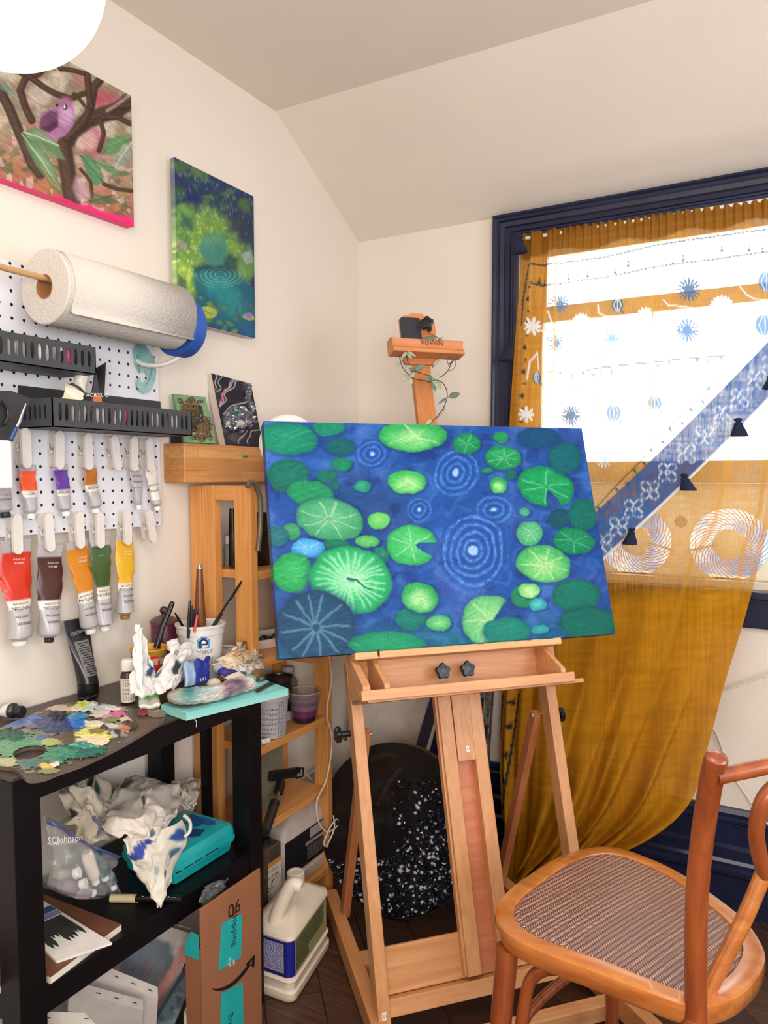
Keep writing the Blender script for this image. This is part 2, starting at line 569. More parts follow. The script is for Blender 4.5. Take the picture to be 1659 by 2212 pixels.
# the sash window
m_sash = mat('white_sash_paint', (214, 206, 190), 0.4)
win = struct(MB().box((WX0, 0.02, WZ0), (WX0 + 0.03, 0.095, WZ1)).box((WX1 - 0.03, 0.02, WZ0), (WX1, 0.095, WZ1)).box((WX0, 0.02, WZ1 - 0.03), (WX1, 0.095, WZ1)).box((WX0, 0.0, WZ0 - 0.001), (WX1, 0.099, WZ0 + 0.018)).build('window_1', m_sash, bevel=0.002))
m_glass = mat('window_glass', (250, 252, 255), 0.02, trans=1.0, spec=0.3, alpha=0.25)
up = MB()
for lo, hi in (((WX0 + 0.03, 0.06, 1.65), (WX1 - 0.03, 0.09, 1.69)), ((WX0 + 0.03, 0.06, WZ1 - 0.06), (WX1 - 0.03, 0.09, WZ1 - 0.03)), ((WX0 + 0.03, 0.06, 1.69), (WX0 + 0.07, 0.09, WZ1 - 0.06)), ((WX1 - 0.07, 0.06, 1.69), (WX1 - 0.03, 0.09, WZ1 - 0.06))):
    up.box(lo, hi)
up.build('upper_sash', m_sash, win, bevel=0.002)
lo_ = MB()
for lo, hi in (((WX0 + 0.03, 0.025, 1.165), (WX1 - 0.03, 0.055, 1.225)), ((WX0 + 0.03, 0.025, 1.64), (WX1 - 0.03, 0.055, 1.685)), ((WX0 + 0.03, 0.025, 1.225), (WX0 + 0.07, 0.055, 1.64)), ((WX1 - 0.07, 0.025, 1.225), (WX1 - 0.03, 0.055, 1.64))):
    lo_.box(lo, hi)
lo_.build('lower_sash', m_sash, win, bevel=0.002)
MB().box((WX0 + 0.07, 0.073, 1.69), (WX1 - 0.07, 0.076, WZ1 - 0.06)).box((WX0 + 0.07, 0.038, 1.225), (WX1 - 0.07, 0.041, 1.64)).build('pane', m_glass, win)
w2 = MB()
w2.box((XR + 0.02, RY0, RZ0), (XR + 0.08, RY0 + 0.05, RZ1)); w2.box((XR + 0.02, RY1 - 0.05, RZ0), (XR + 0.08, RY1, RZ1))
w2.box((XR + 0.02, RY0, RZ0), (XR + 0.08, RY1, RZ0 + 0.05)); w2.box((XR + 0.02, RY0, RZ1 - 0.05), (XR + 0.08, RY1, RZ1)); w2.box((XR + 0.03, RY0, 1.33), (XR + 0.07, RY1, 1.37))
win2 = struct(w2.build('window_2', m_sash))
MB().box((XR + 0.045, RY0 + 0.05, RZ0 + 0.05), (XR + 0.048, RY1 - 0.05, RZ1 - 0.05)).build('pane', m_glass, win2)
# ================================================================== painting on canvases
class Art:
    """colours for a set of surface points, worked up shape by shape in survey coordinates"""

    def __init__(s, X, Y):
        s.X, s.Y = X, Y; s.c = np.zeros(X.shape + (3,)); s.h = np.zeros(X.shape)

    def mix(s, m, c, fine=0.0):
        c = np.asarray(c, float)
        s.c = s.c * (1 - m[..., None]) + c * m[..., None]

    def polar(s, cx, cy, a, b, rot=0):
        q = math.radians(rot); dx, dy = s.X - cx, s.Y - cy
        u = (dx * math.cos(q) + dy * math.sin(q)) / a; v = (-dx * math.sin(q) + dy * math.cos(q)) / b
        return np.hypot(u, v), np.arctan2(v, u)

    def ell(s, cx, cy, a, b, rot, c, soft=0.06, op=1.0, wob=0.04):
        r, t = s.polar(cx, cy, a, b, rot)
        r = r + wob * (fbm(s.X / 14.0 + cx, s.Y / 14.0 + cy, 2) - 0.5) * 2
        s.mix((1 - sstep(1 - soft, 1 + soft, r)) * op, c); return r, t

    def line(s, pts, w, c, op=1.0, soft=0.5, taper=False):
        best = np.full(s.X.shape, 1e9); W = np.full(s.X.shape, float(w)); n = len(pts) - 1
        for i in range(n):
            (x0, y0), (x1, y1) = pts[i], pts[i + 1]
            dx, dy = x1 - x0, y1 - y0; L = dx * dx + dy * dy + 1e-9
            t = np.clip(((s.X - x0) * dx + (s.Y - y0) * dy) / L, 0, 1)
            d = np.hypot(s.X - x0 - t * dx, s.Y - y0 - t * dy)
            if taper: W = np.where(d < best, w * (1 - 0.75 * (i + t) / n), W)
            best = np.minimum(best, d)
        s.mix((1 - sstep(W * (1 - soft), W * (1 + soft) + 1e-6, best)) * op, c)

    def poly(s, pts, c, op=1.0, soft=1.5):
        inside = np.zeros(s.X.shape, bool); n = len(pts); d = np.full(s.X.shape, 1e9)
        for i in range(n):
            (x0, y0), (x1, y1) = pts[i], pts[(i + 1) % n]
            if y1 != y0:
                k = ((y0 > s.Y) != (y1 > s.Y)) & (s.X < (x1 - x0) * (s.Y - y0) / (y1 - y0) + x0)
                inside ^= k
            dx, dy = x1 - x0, y1 - y0; L = dx * dx + dy * dy + 1e-9
            t = np.clip(((s.X - x0) * dx + (s.Y - y0) * dy) / L, 0, 1)
            d = np.minimum(d, np.hypot(s.X - x0 - t * dx, s.Y - y0 - t * dy))
        sd = np.where(inside, d, -d)
        s.mix(sstep(-soft, soft, sd) * op, c)

    def streak(s, amt, ang, L=26.0, wd=2.6, m=None):
        q = math.radians(ang)
        n = fbm((s.X * math.cos(q) + s.Y * math.sin(q)) / L, (-s.X * math.sin(q) + s.Y * math.cos(q)) / wd, 3) - 0.5
        k = 1 + amt * n * 2
        if m is not None: k = 1 + (k - 1) * m
        s.c = s.c * k[..., None]

    def out(s): return lin(np.clip(s.c, 0, 255))


def canvas(name, label, O, U, Vv, Nn, nu, nv, thick, draw, group=None, side=None, cat='painting', front='painting'):
    """stretched canvas: O top-left corner of the face, U across, Vv down, Nn outwards; the face carries the painting"""
    O, U, Vv, Nn = V(O), V(U), V(Vv), V(Nn).normalized()
    a = np.linspace(0, 1, nu); b = np.linspace(0, 1, nv)
    B, A = np.meshgrid(b, a, indexing='ij')
    P = np.array(O) + A[..., None] * np.array(U) + B[..., None] * np.array(Vv)
    X, Y = sketch(P)
    art = Art(X, Y); draw(art); col = art.out()
    root = thing(name, label, cat, O + U / 2 + Vv - Nn * thick, 0, group)
    g = MB(); g.grid(P + np.array(Nn) * 0.0004, col)
    g.build('painted_face', M_PAINT, root, smooth=180)
    # turned-over edges, carrying the outermost colour of the picture
    e = MB(); d = -Nn * thick

    def edge(p, c):
        for i in range(len(p) - 1):
            e.add([p[i], p[i + 1], V(p[i + 1]) + d, V(p[i]) + d], [(0, 1, 2, 3)], [tuple(c[i]), tuple(c[i + 1]), tuple(c[i + 1]), tuple(c[i])])
    W = lin(np.array([228, 222, 212])); 
    for p, c, k in ((P[0], col[0], 't'), (P[-1], col[-1], 'b'), (P[:, 0], col[:, 0], 'l'), (P[:, -1], col[:, -1], 'r')):
        cc = c if (side is None or k not in side) else (side[k](c) if callable(side[k]) else np.tile(lin(np.array(side[k])), (len(c), 1)))
        edge([V(q) for q in p], cc)
    o2 = [O + d, O + U + d, O + U + Vv + d, O + Vv + d]
    e.add(o2, [(0, 1, 2, 3)], [tuple(W)] * 4)
    e.build('canvas_edge', M_PAINT, root)
    return root


# ================================================================== easel
ET, EA = math.radians(48), math.radians(18)
ee = V((math.cos(ET), math.sin(ET), 0)); en = V((ee.y, -ee.x, 0))           # across, and towards the painter
ed = V((0, 0, 1)) * math.cos(EA) - en * math.sin(EA)                        # up the leaning frame
eN = en * math.cos(EA) + V((0, 0, 1)) * math.sin(EA)
EP = PZ(1060, 2100, 0.10)


def E(s, t, o=0.0): return EP + ee * s + ed * t + eN * o


def ebar(b, s0, s1, t0, t1, o0, o1):
    return b.obox(E(s0, t0, o0), ee * (s1 - s0), ed * (t1 - t0), eN * (o1 - o0))


BE1, BE2 = (196, 138, 92), (214, 160, 112)
wv = wood('beech_upright_grain', BE1, BE2, axis=2, c3=(206, 149, 101))
wh = wood('beech_cross_grain', BE1, (218, 164, 116), axis=0, c3=(207, 150, 102))
wf = wood('beech_rail_grain', (190, 128, 80), (208, 150, 100), axis=1)
wr = wood('reddish_plywood', (186, 108, 72), (204, 130, 92), axis=0, stretch=8)
easel = thing('artist_easel', 'beech wood studio easel with a tray and black star knobs holding the lily pond painting', 'easel', (EP.x, EP.y, 0), ET)
for s0, s1 in ((-0.262, -0.235), (0.235, 0.262)):
    b = MB(); ebar(b, s0, s1, -0.055, 0.69, -0.04, 0.0)
    b.build('leg', wv, easel, bevel=0.002)
b = MB(); ebar(b, -0.235, 0.235, -0.045, -0.010, -0.035, -0.002); b.build('lower_crossbar', wh, easel, bevel=0.002)
b = MB(); ebar(b, -0.235, 0.235, -0.008, 0.085, -0.032, -0.022); b.build('panel', wh, easel, bevel=0.0015)
b = MB(); ebar(b, -0.235, 0.235, 0.60, 0.64, -0.05, -0.022); b.build('upper_crossbar', wh, easel, bevel=0.002)
for s0, s1 in ((-0.054, -0.022), (0.024, 0.054)):
    b = MB(); ebar(b, s0, s1, 0.0, 0.70, -0.022, 0.004); ebar(b, s0 - 0.005 if s0 < 0 else s1 - 0.001, s0 + 0.001 if s0 < 0 else s1 + 0.005, 0.0, 0.70, -0.022, -0.004)
    b.build('mast_rail', wv, easel, bevel=0.0015)
b = MB(); ebar(b, -0.022, 0.024, -0.005, 0.70, -0.030, -0.020); b.build('mast_back', wr, easel)
b = MB(); ebar(b, -0.020, 0.023, 0.447, 0.75, -0.014, 0.006); b.build('slider', wv, easel, bevel=0.001)
b = MB(); ebar(b, -0.020, 0.030, 0.70, 1.50, -0.020, 0.000); mast = b.build('mast_bar', wood('orange_beech_upright', (186, 112, 62), (204, 132, 78), axis=2), easel, bevel=0.002)
b = MB()
for s0, s1, txt in ((0.002, 0.010, '13'),): ebar(b, s0, s1, 0.466, 0.479, 0.006, 0.0065)
b.build('number_sticker', M_WHITE, easel)
MB().text('13', 0.009, E(0.006, 0.4725, 0.0068), ee, ed).build('lettering', M_INK, easel)
b = MB(); ebar(b, -0.254, -0.244, -0.045, -0.030, 0.0, 0.0006); b.build('number_sticker', M_WHITE, easel)
MB().text('11', 0.010, E(-0.249, -0.0375, 0.0008), ee, ed).build('lettering', M_INK, easel)
# base: two side rails and cross bars on the floor
ez = V((0, 0, 1))


def EB(s, q, z): return V((EP.x, EP.y, 0)) + ee * s + en * q + ez * z


for s in (-0.30, 0.268):
    sb = .056 if s < 0 else -.04; qb = -.515 if s < 0 else -.46
    MB().obox(EB(s + sb, qb, 0.006), ee * 0.032, EB(s, .335, 0) - EB(s + sb, qb, 0), ez * 0.05).build('base_rail', wf, easel, bevel=0.002)
    MB().cyl(EB(s + 0.016, 0.30, 0.0), EB(s + 0.016, 0.30, 0.006), 0.012).build('rubber_foot', M_BLACK, easel)
    MB().cyl(EB(s + sb + 0.016, qb + .025, 0), EB(s + sb + 0.016, qb + .025, 0.006), 0.012).build('rubber_foot', M_BLACK, easel)
MB().obox(EB(-0.268, 0.075, 0.012), ee * 0.536, en * 0.034, ez * 0.036).build('base_crossbar', wh, easel, bevel=0.002)
MB().obox(EB(-0.238, -0.235, 0.012), ee * 0.486, en * 0.05, ez * 0.04).build('base_crossbar', wh, easel, bevel=0.002)
# rear braces
for s, sg in ((-0.232, -1), (0.213, 1)):
    p0 = E(s + 0.012, 0.535, -0.05); p1 = EB(s + 0.012, -0.40, 0.05)
    br = MB().bar(p0, p1, 0.020, 0.028, ee); br.build('rear_brace', wood('reddish_beech_brace', (176, 104, 62), (198, 126, 80), axis=2), easel, bevel=0.002)
    k = MB().cyl(E(s + 0.012 - 0.014, 0.528, -0.05), E(s + 0.012 + 0.014, 0.528, -0.05), 0.005)
    k.build('bolt', M_CHROME, easel)


def knob(b, c, ax, r=0.017, h=0.014, stem=0.02):
    """five-lobed star knob"""
    ax = V(ax).normalized(); a = V((0, 0, 1)) if abs(ax.z) < 0.8 else V((1, 0, 0)); x = (a - ax * a.dot(ax)).normalized(); y = ax.cross(x); c = V(c)
    n = 40; prof = [(0.86, 0), (1.0, 0.25), (1.0, 0.7), (0.9, 0.95), (0.45, 1.0), (0.42, 0.9), (0.0, 0.9)]
    cs = []
    for f, z in prof:
        cs.append([c + ax * (h * z) + (x * math.cos(q) + y * math.sin(q)) * r * f * (1 + (0.13 if f > 0.8 else 0) * math.cos(5 * q)) for q in (2 * math.pi * j / n for j in range(n))])
    b.ring(cs, n, None)
    b.cyl(c - ax * stem, c, r * 0.42, seg=14)
    return b


for s, t in ((-0.054, 0.652), (0.008, 0.652)):
    knob(MB(), E(s, t, 0.048), eN, 0.017).build('star_knob', M_BLACK, easel, smooth=35)
knob(MB(), E(-0.285, 0.535, -0.03), -ee, 0.017, 0.013, 0.024).build('star_knob', M_BLACK, easel, smooth=35)
knob(MB(), E(0.276, 0.525, -0.03), ee, 0.016, 0.013, 0.014).build('star_knob', M_BLACK, easel, smooth=35)
# tray
tray = MB()
ebar(tray, -0.262, 0.262, 0.612, 0.70, 0.006, 0.018)
tr = tray.build('tray', wh, easel, bevel=0.0015)
b = MB(); ebar(b, -0.262, 0.262, 0.596, 0.606, 0.006, 0.13); b.build('tray_floor', wh, easel, bevel=0.001)
b = MB(); ebar(b, -0.278, 0.232, 0.600, 0.622, 0.13, 0.145); b.build('tray_lip', wh, easel, bevel=0.002)
for s0 in (-0.270, -0.222, 0.206):
    b = MB(); p = [E(s0, 0.606, 0.018), E(s0, 0.606, 0.13), E(s0, 0.632, 0.13), E(s0, 0.690, 0.055), E(s0, 0.694, 0.018)]
    b.prism(p, ee, 0.011 if s0 > -0.26 else 0.016); b.build('tray_end', wh, easel, bevel=0.001)
b = MB(); ebar(b, -0.268, 0.246, 0.690, 0.706, 0.0, 0.086); b.build('canvas_ledge', wood('pale_painted_beech', (206, 150, 100), (228, 184, 130), axis=0), easel, bevel=0.002)
# dried paint along the ledge
b = MB(); rs = random.Random(3)
for k in range(26):
    s = -0.02 + 0.25 * rs.random(); b.blob(E(s, 0.7065, 0.078 + 0.006 * rs.random()), (0.006 + 0.006 * rs.random(), 0.004, 0.0012), 8, 5, 0.3, Matrix.Rotation(ET, 3, 'Z'), k)
b.build('dried_paint', mat('dried_teal_paint', (10, 110, 110), 0.4), easel, smooth=60)
b = MB().blob(E(-0.214, 0.700, 0.087), (0.003, 0.002, 0.009), 8, 6, 0.2, None, 2); b.build('paint_mark', M_INK, easel, smooth=60)
# top clamp with the maker's name
b = MB()
pr = [(0.012, 1.455), (0.055, 1.452), (0.055, 1.462), (0.049, 1.468), (0.049, 1.476), (0.055, 1.487), (0.040, 1.494), (0.012, 1.494)]
b.prism([E(-0.088, t, o) for o, t in pr], ee, 0.194)
b.build('top_clamp', wood('orange_beech_clamp', (196, 120, 72), (214, 142, 92), axis=0), easel, smooth=20, bevel=0.001)
MB().text('VISWIN', 0.0185, E(0.018, 1.4795, 0.0560), ee, ed + eN * 0.55).build('lettering', mat('burnt_brown_letters', (96, 34, 28), 0.6), easel)
b = MB()
b.prism([E(-0.045, 1.49, 0), E(0.052, 1.49, 0), E(0.052, 1.558, 0), E(0.047, 1.571, 0), E(0.038, 1.577, 0), E(0.026, 1.578, 0), E(0.020, 1.584, 0), E(-0.012, 1.584, 0), E(-0.018, 1.579, 0), E(-0.032, 1.577, 0), E(-0.045, 1.566, 0)], eN, 0.012)
b.prism([E(-0.045, 1.44, 0.002), E(0.040, 1.44, 0.002), E(0.052, 1.452, 0.002), E(0.052, 1.49, 0.002), E(-0.045, 1.49, 0.002)], eN, 0.008)
b.build('mast_head', wood('orange_beech_clamp', BE1, BE2), easel, bevel=0.0015)
b = MB(); ebar(b, -0.048, 0.004, 1.49, 1.562, 0.013, 0.030); b.build('clamp_pad', mat('dark_rubber_pad', (44, 44, 50), 0.55), easel, bevel=0.002)
knob(MB(), E(0.016, 1.536, 0.045), eN * 0.8 - ee * 0.5, 0.017, 0.013, 0.03).build('star_knob', M_BLACK, easel, smooth=35)

# ---- brushes lying in the tray
for nm, lb, s0, s1, o, c in (('paintbrush', 'thin black paintbrush lying longest in the easel tray', -0.045, 0.145, 0.100, (24, 22, 26)),
                             ('paintbrush', 'short grey-tipped paintbrush lying beside the black one in the easel tray', -0.075, 0.06, 0.112, (90, 84, 84)),
                             ('paintbrush', 'brown paintbrush handle showing at the left of the easel tray brushes', -0.118, -0.03, 0.117, (86, 58, 40))):
    r = thing(nm, lb, 'brush', E(s0, 0.612, o))
    MB().tube([E(s0, 0.6125, o), E(s0 + (s1 - s0) * 0.5, 0.614, o), E(s1, 0.616, o + 0.01)], [0.0032, 0.0035, 0.0015], 8).build('handle', mat(nm + str(c[0]), c, 0.3), r, smooth=60)
    MB().tube([E(s0 - 0.018, 0.6125, o), E(s0, 0.6125, o)], [0.0034, 0.0034], 8).build('ferrule', M_CHROME, r, smooth=60)
    MB().tube([E(s0 - 0.038, 0.6115, o), E(s0 - 0.018, 0.6125, o)], [0.0012, 0.0036], 8).build('bristles', M_INK, r, smooth=60)


# ================================================================== the lily pond painting
def draw_lilies(a):
    # sketch laid out on a 1659 x 1149 sheet
    k = 780.0 / 1659.0; x0, y0 = 560.0, 900.0
    T = lambda x, y: (x0 + x * k, y0 + y * k)
    gx, gy = a.X / 26, a.Y / 26
    wx = 9 * (fbm(gx, gy, 3) - .5) + 1.2 * (fbm(gx * 5, gy * 5, 2) - .5); wy = 9 * (fbm(gx + 40, gy + 17, 3) - .5) + 1.2 * (fbm(gx * 5 + 9, gy * 5, 2) - .5)
    a.X = a.X + wx; a.Y = a.Y + wy
    X = (a.X - x0) / k; Y = (a.Y - y0) / k
    n1 = fbm(X / 190, Y / 150, 4); n2 = fbm(X / 70 + 40, Y / 60 + 11, 4); n3 = fbm(X / 300 + 7, Y / 260 + 3, 3)
    bg = np.zeros(X.shape + (3,)); bg[:] = (22, 74, 150)
    L = lambda m, c: bg.__setitem__(slice(None), bg * (1 - m[..., None]) + np.array(c, float) * m[..., None])
    L(sstep(0.45, 0.7, n1) * 0.75, (62, 112, 190)); L(sstep(0.55, 0.75, n2) * 0.7, (14, 48, 120))
    L(sstep(0.5, 0.75, n3) * 0.35, (84, 92, 176))
    L(sstep(850, 1080, Y + (n1 - 0.5) * 200) * 0.8, (8, 96, 110)); L(sstep(160, 0, X) * sstep(420, 640, Y) * 0.6, (20, 86, 120))
    L(sstep(1480, 1600, X) * 0.35, (10, 54, 126)); L(sstep(0.1, 0.0, np.abs(fbm(X / 110 + 90, Y / 90, 3) - 0.5)) * 0.25, (96, 140, 205))
    L(sstep(240, 60, np.hypot((X - 480) / 1.4, Y - 420)) * 0.6, (14, 50, 100))
    a.c = bg
    # rings on the water
    for cx, cy, A, B, wl_, op in ((515, 172, 92, 80, 0.30, 0.75), (905, 260, 118, 128, 0.25, 0.85), (735, 428, 64, 60, 0.38, 0.7), (1080, 428, 92, 76, 0.36, 0.8), (982, 615, 172, 190, 0.19, 0.95)):
        r, t = a.polar(*T(cx, cy), A * k, B * k, 8)
        r = r + 0.05 * (fbm(X / 60 + cx, Y / 60, 3) - 0.5)
        w_ = 0.5 + 0.5 * np.sin(r / wl_ * 2 * math.pi + np.sin(t * 2 + cx) * 0.8)
        br = fbm(t * 9 + cx, r * 26, 3)
        m = sstep(1.05, 0.8, r)
        a.mix(m * 0.55, (28, 86, 168)); a.mix(m * sstep(0.45, 0.95, w_) * np.clip(1.9 * br - .35, 0, 1) * op * .8, (104, 150, 218)); a.mix(m * sstep(0.5, 0.05, w_) * 0.4, (18, 60, 142))
        a.mix(sstep(0.16, 0.08, r), (150, 190, 235))
    pads = [  # cx, cy, a, b, rot, base, light, light-from-top?, rays, notch(angle, width)
        (130, 100, 140, 76, 6, (0, 122, 96), (60, 178, 140), 0.35, 0, None), (320, 50, 75, 38, 0, (10, 122, 98), (40, 150, 120), 0.3, 0, None),
        (372, 135, 66, 42, 0, (8, 84, 96), (20, 110, 110), 0.2, 0, None), (380, 218, 50, 30, 0, (6, 118, 88), (30, 150, 100), 0.3, 0, None),
        (310, 272, 52, 34, 0, (6, 100, 92), (20, 130, 100), 0.3, 0, None), (350, 318, 26, 20, 0, (6, 92, 90), (20, 120, 100), 0.2, 0, None),
        (132, 272, 96, 76, 0, (0, 98, 84), (14, 128, 110), 0.35, 0, None), (235, 352, 110, 62, 12, (18, 130, 84), (50, 165, 110), 0.3, 0, None),
        (470, 320, 38, 25, 0, (24, 128, 104), (70, 190, 150), 0.4, 0, None), (705, 88, 158, 74, 0, (44, 164, 84), (172, 224, 152), 0.9, 3, None),
        (680, 298, 88, 54, 4, (60, 176, 86), (196, 232, 166), 1.0, 0, None), (325, 472, 158, 98, 9, (58, 150, 104), (128, 198, 150), 0.6, 8, None),
        (550, 478, 50, 37, 0, (84, 182, 92), (152, 214, 124), 0.7, 0, None), (498, 572, 58, 30, 4, (66, 166, 92), (138, 206, 126), 0.7, 0, None),
        (350, 590, 70, 26, 0, (8, 108, 84), (20, 130, 96), 0.2, 0, None), (560, 640, 40, 38, 0, (16, 116, 92), (70, 170, 120), 0.3, 0, None),
        (700, 590, 116, 93, 4, (48, 172, 92), (124, 210, 138), 0.6, 6, (5, 0.42)), (225, 607, 78, 46, 0, (60, 150, 214), (120, 200, 236), 0.6, 5, None),
        (150, 715, 92, 93, 0, (28, 146, 82), (90, 204, 112), 0.45, 0, None), (422, 752, 192, 154, 12, (26, 160, 96), (140, 226, 164), 0.75, 26, None),
        (262, 968, 188, 172, 8, (18, 62, 96), (40, 104, 140), 0.25, 12, None), (590, 1045, 180, 58, 0, (8, 128, 92), (50, 170, 110), 0.4, 0, None),
        (690, 930, 74, 52, 0, (8, 104, 98), (30, 140, 120), 0.3, 0, None), (735, 830, 88, 70, 18, (44, 160, 86), (192, 228, 164), 1.0, 0, None),
        (822, 950, 60, 40, 0, (60, 164, 96), (160, 216, 150), 0.8, 0, None), (1062, 940, 132, 122, 0, (92, 178, 112), (168, 220, 152), 0.7, 5, (-12, 0.75)),
        (1140, 985, 110, 66, 0, (10, 116, 108), (30, 150, 120), 0.3, 0, None),
        (952, 125, 62, 46, 0, (14, 128, 80), (50, 170, 100), 0.4, 5, None), (1120, 190, 83, 58, 2, (18, 134, 80), (60, 184, 110), 0.4, 7, None),
        (1113, 95, 36, 25, 0, (18, 128, 84), (60, 170, 100), 0.4, 0, None), (1098, 315, 42, 40, 0, (44, 158, 80), (176, 226, 152), 1.0, 0, None),
        (1045, 250, 28, 14, 0, (16, 110, 86), (60, 160, 100), 0.3, 0, None), (1160, 268, 26, 20, 0, (6, 96, 92), (20, 120, 96), 0.2, 0, None),
        (1316, 322, 132, 94, 12, (8, 142, 82), (46, 176, 104), 0.35, 6, (62, 0.30)), (1217, 438, 23, 20, 0, (54, 150, 120), (110, 190, 150), 0.5, 0, None),
        (1380, 470, 52, 50, 0, (8, 74, 96), (20, 100, 110), 0.2, 0, None), (1490, 452, 74, 74, 0, (2, 98, 92), (16, 124, 110), 0.3, 0, None),
        (1243, 537, 62, 58, 10, (64, 164, 112), (150, 214, 160), 0.6, 4, None), (1447, 572, 96, 60, 6, (6, 122, 82), (36, 160, 100), 0.35, 5, None),
        (1310, 678, 128, 84, 10, (70, 172, 98), (186, 228, 148), 0.85, 7, None), (1218, 826, 62, 52, 0, (20, 124, 84), (60, 160, 100), 0.3, 0, None),
        (1242, 798, 50, 36, 6, (110, 196, 112), (196, 234, 164), 1.0, 0, None), (1455, 822, 108, 78, 0, (4, 104, 88), (24, 132, 112), 0.3, 0, None),
        (1512, 950, 134, 78, 0, (2, 94, 86), (16, 116, 104), 0.2, 0, None), (1280, 865, 45, 31, 0, (40, 150, 156), (120, 206, 204), 0.8, 0, None),
        (1292, 975, 42, 24, 0, (26, 136, 146), (80, 180, 180), 0.6, 0, None), (1405, 190, 78, 74, 0, (4, 92, 104), (18, 116, 124), 0.25, 0, None),
        (1282, 98, 96, 48, 0, (6, 72, 116), (24, 100, 140), 0.25, 0, None), (150, 530, 40, 42, 0, (44, 136, 88), (80, 170, 110), 0.4, 0, None), (86, 548, 46, 46, 0, (24, 96, 112), (60, 140, 140), 0.4, 0, None)]
    for i, (cx, cy, A, B, rot, c0, c1, op, rays, notch) in enumerate(pads):
        r, t = a.polar(*T(cx, cy), A * k, B * k, rot)
        r = r + 0.07 * (fbm(X / 46 + 5 * i, Y / 46 + i, 3) - 0.5)
        m = 1 - sstep(0.94, 1.03, r)
        if notch:
            dq = np.abs((t - math.radians(notch[0]) + math.pi) % (2 * math.pi) - math.pi)
            m = m * sstep(notch[1] * 0.85, notch[1] * 1.1, dq + (0.3 - np.minimum(r, 0.3)) * 2.0)
        sh = 1 - sstep(0.98, 1.22, a.polar(T(cx, cy)[0] + 2, T(cx, cy)[1] + 3, A * k, B * k, rot)[0])
        a.mix(np.clip(sh - m, 0, 1) * 0.4, (12, 44, 104))
        a.mix(m, c0)
        br = fbm(t * (5 if rays < 20 else 14) + i * 3, r * 3.0 + i, 4); str_ = fbm(X / 90 + i, (Y + X * 0.3) / 9 + i, 3)
        lit = sstep(0.95, 0.15, r + (Y - cy) / B * (-0.28 if op > 0.8 else 0.1))
        a.mix(m * lit * op * (0.25 + 1.0 * (0.5 * br + 0.5 * str_)), c1)
        if op < 0.5: a.mix(m * sstep(0.5, 0.8, str_) * 0.35, c1)
        a.mix(m * sstep(0.80, 0.98, r) * 0.35, tuple(0.72 * q for q in c0))
        if rays:
            rs = random.Random(i)
            for q in range(rays):
                ph = 2 * math.pi * (q + 0.6 * rs.random()) / rays
                dq = np.abs((t - ph + math.pi) % (2 * math.pi) - math.pi) * r
                a.mix(m * sstep(0.05, 0.018, dq) * sstep(0.05, 0.12, r) * sstep(0.93, 0.8, r) * (0.55 if i != 20 else 0.5), tuple(min(255, 0.5 * q2 + 105) for q2 in c1))
        if i == 19: a.line([T(405, 742), T(440, 750), T(520, 795)], 6 * k, (10, 84, 84), 0.9, taper=True)
    a.streak(0.10, 20, 20, 1.6); a.streak(0.12, 100, 24, 2.0, sstep(.45, .6, n2)); a.streak(0.12, -30, 24, 2.0, sstep(.5, .4, n2))
    f2 = fbm(X / 5.0, Y / 5.0, 2) - 0.5
    a.c = a.c * (1 + 0.10 * f2[..., None])


lp = canvas('lily_pond_painting', 'large canvas of green lily pads and blue ripples resting on the easel', E(-0.430, 1.249, 0.066), ee * 0.842, ed * -0.5425, eN, 520, 345, 0.036, draw_lilies)

# ================================================================== leafy garland on the easel head
m_stem = mat('brown_wire_stem', (70, 56, 44), 0.6)
m_leaf = mat('grey_green_leaf', (140, 150, 122), 0.6, c2=(172, 178, 148), scale=40)
m_leafd = mat('deep_green_leaf', (84, 104, 88), 0.6, c2=(112, 130, 108), scale=40)


def G(u, v, o=0.03): return PP(u, v, E(0, 1.3, o), eN)


gar = thing('leaf_garland', 'artificial grey-green leaf garland wound around the top of the easel mast', 'garland', G(905, 800))
st = MB()
for pts, r in (([(873, 736), (878, 752), (878, 768), (882, 785), (893, 805)], 0.0011), ([(862, 765), (868, 790), (880, 806), (895, 818), (915, 822), (935, 828)], 0.0012),
               ([(868, 778), (885, 795), (905, 805), (930, 812)], 0.0012), ([(990, 768), (975, 785), (968, 800), (955, 812), (940, 820), (925, 826)], 0.0012),
               ([(970, 790), (966, 778), (972, 772), (976, 782), (968, 788), (982, 778), (984, 790), (975, 800), (968, 798)], 0.0008),
               ([(940, 820), (955, 826), (964, 840), (966, 856), (962, 872), (955, 886), (944, 900), (932, 912), (922, 920)], 0.0012), ([(966, 858), (974, 858)], 0.0008), ([(960, 880), (957, 890), (945, 902), (938, 906)], 0.0006),
               ([(946, 775), (943, 785), (932, 795)], 0.001), ([(924, 718), (950, 732), (978, 746)], 0.001)):
    st.tube([V(p) for p in spline([G(u, v, 0.05 if v > 745 else 0.03) for u, v in pts], 5)], r, 6)
st.build('stem', m_stem, gar, smooth=60)


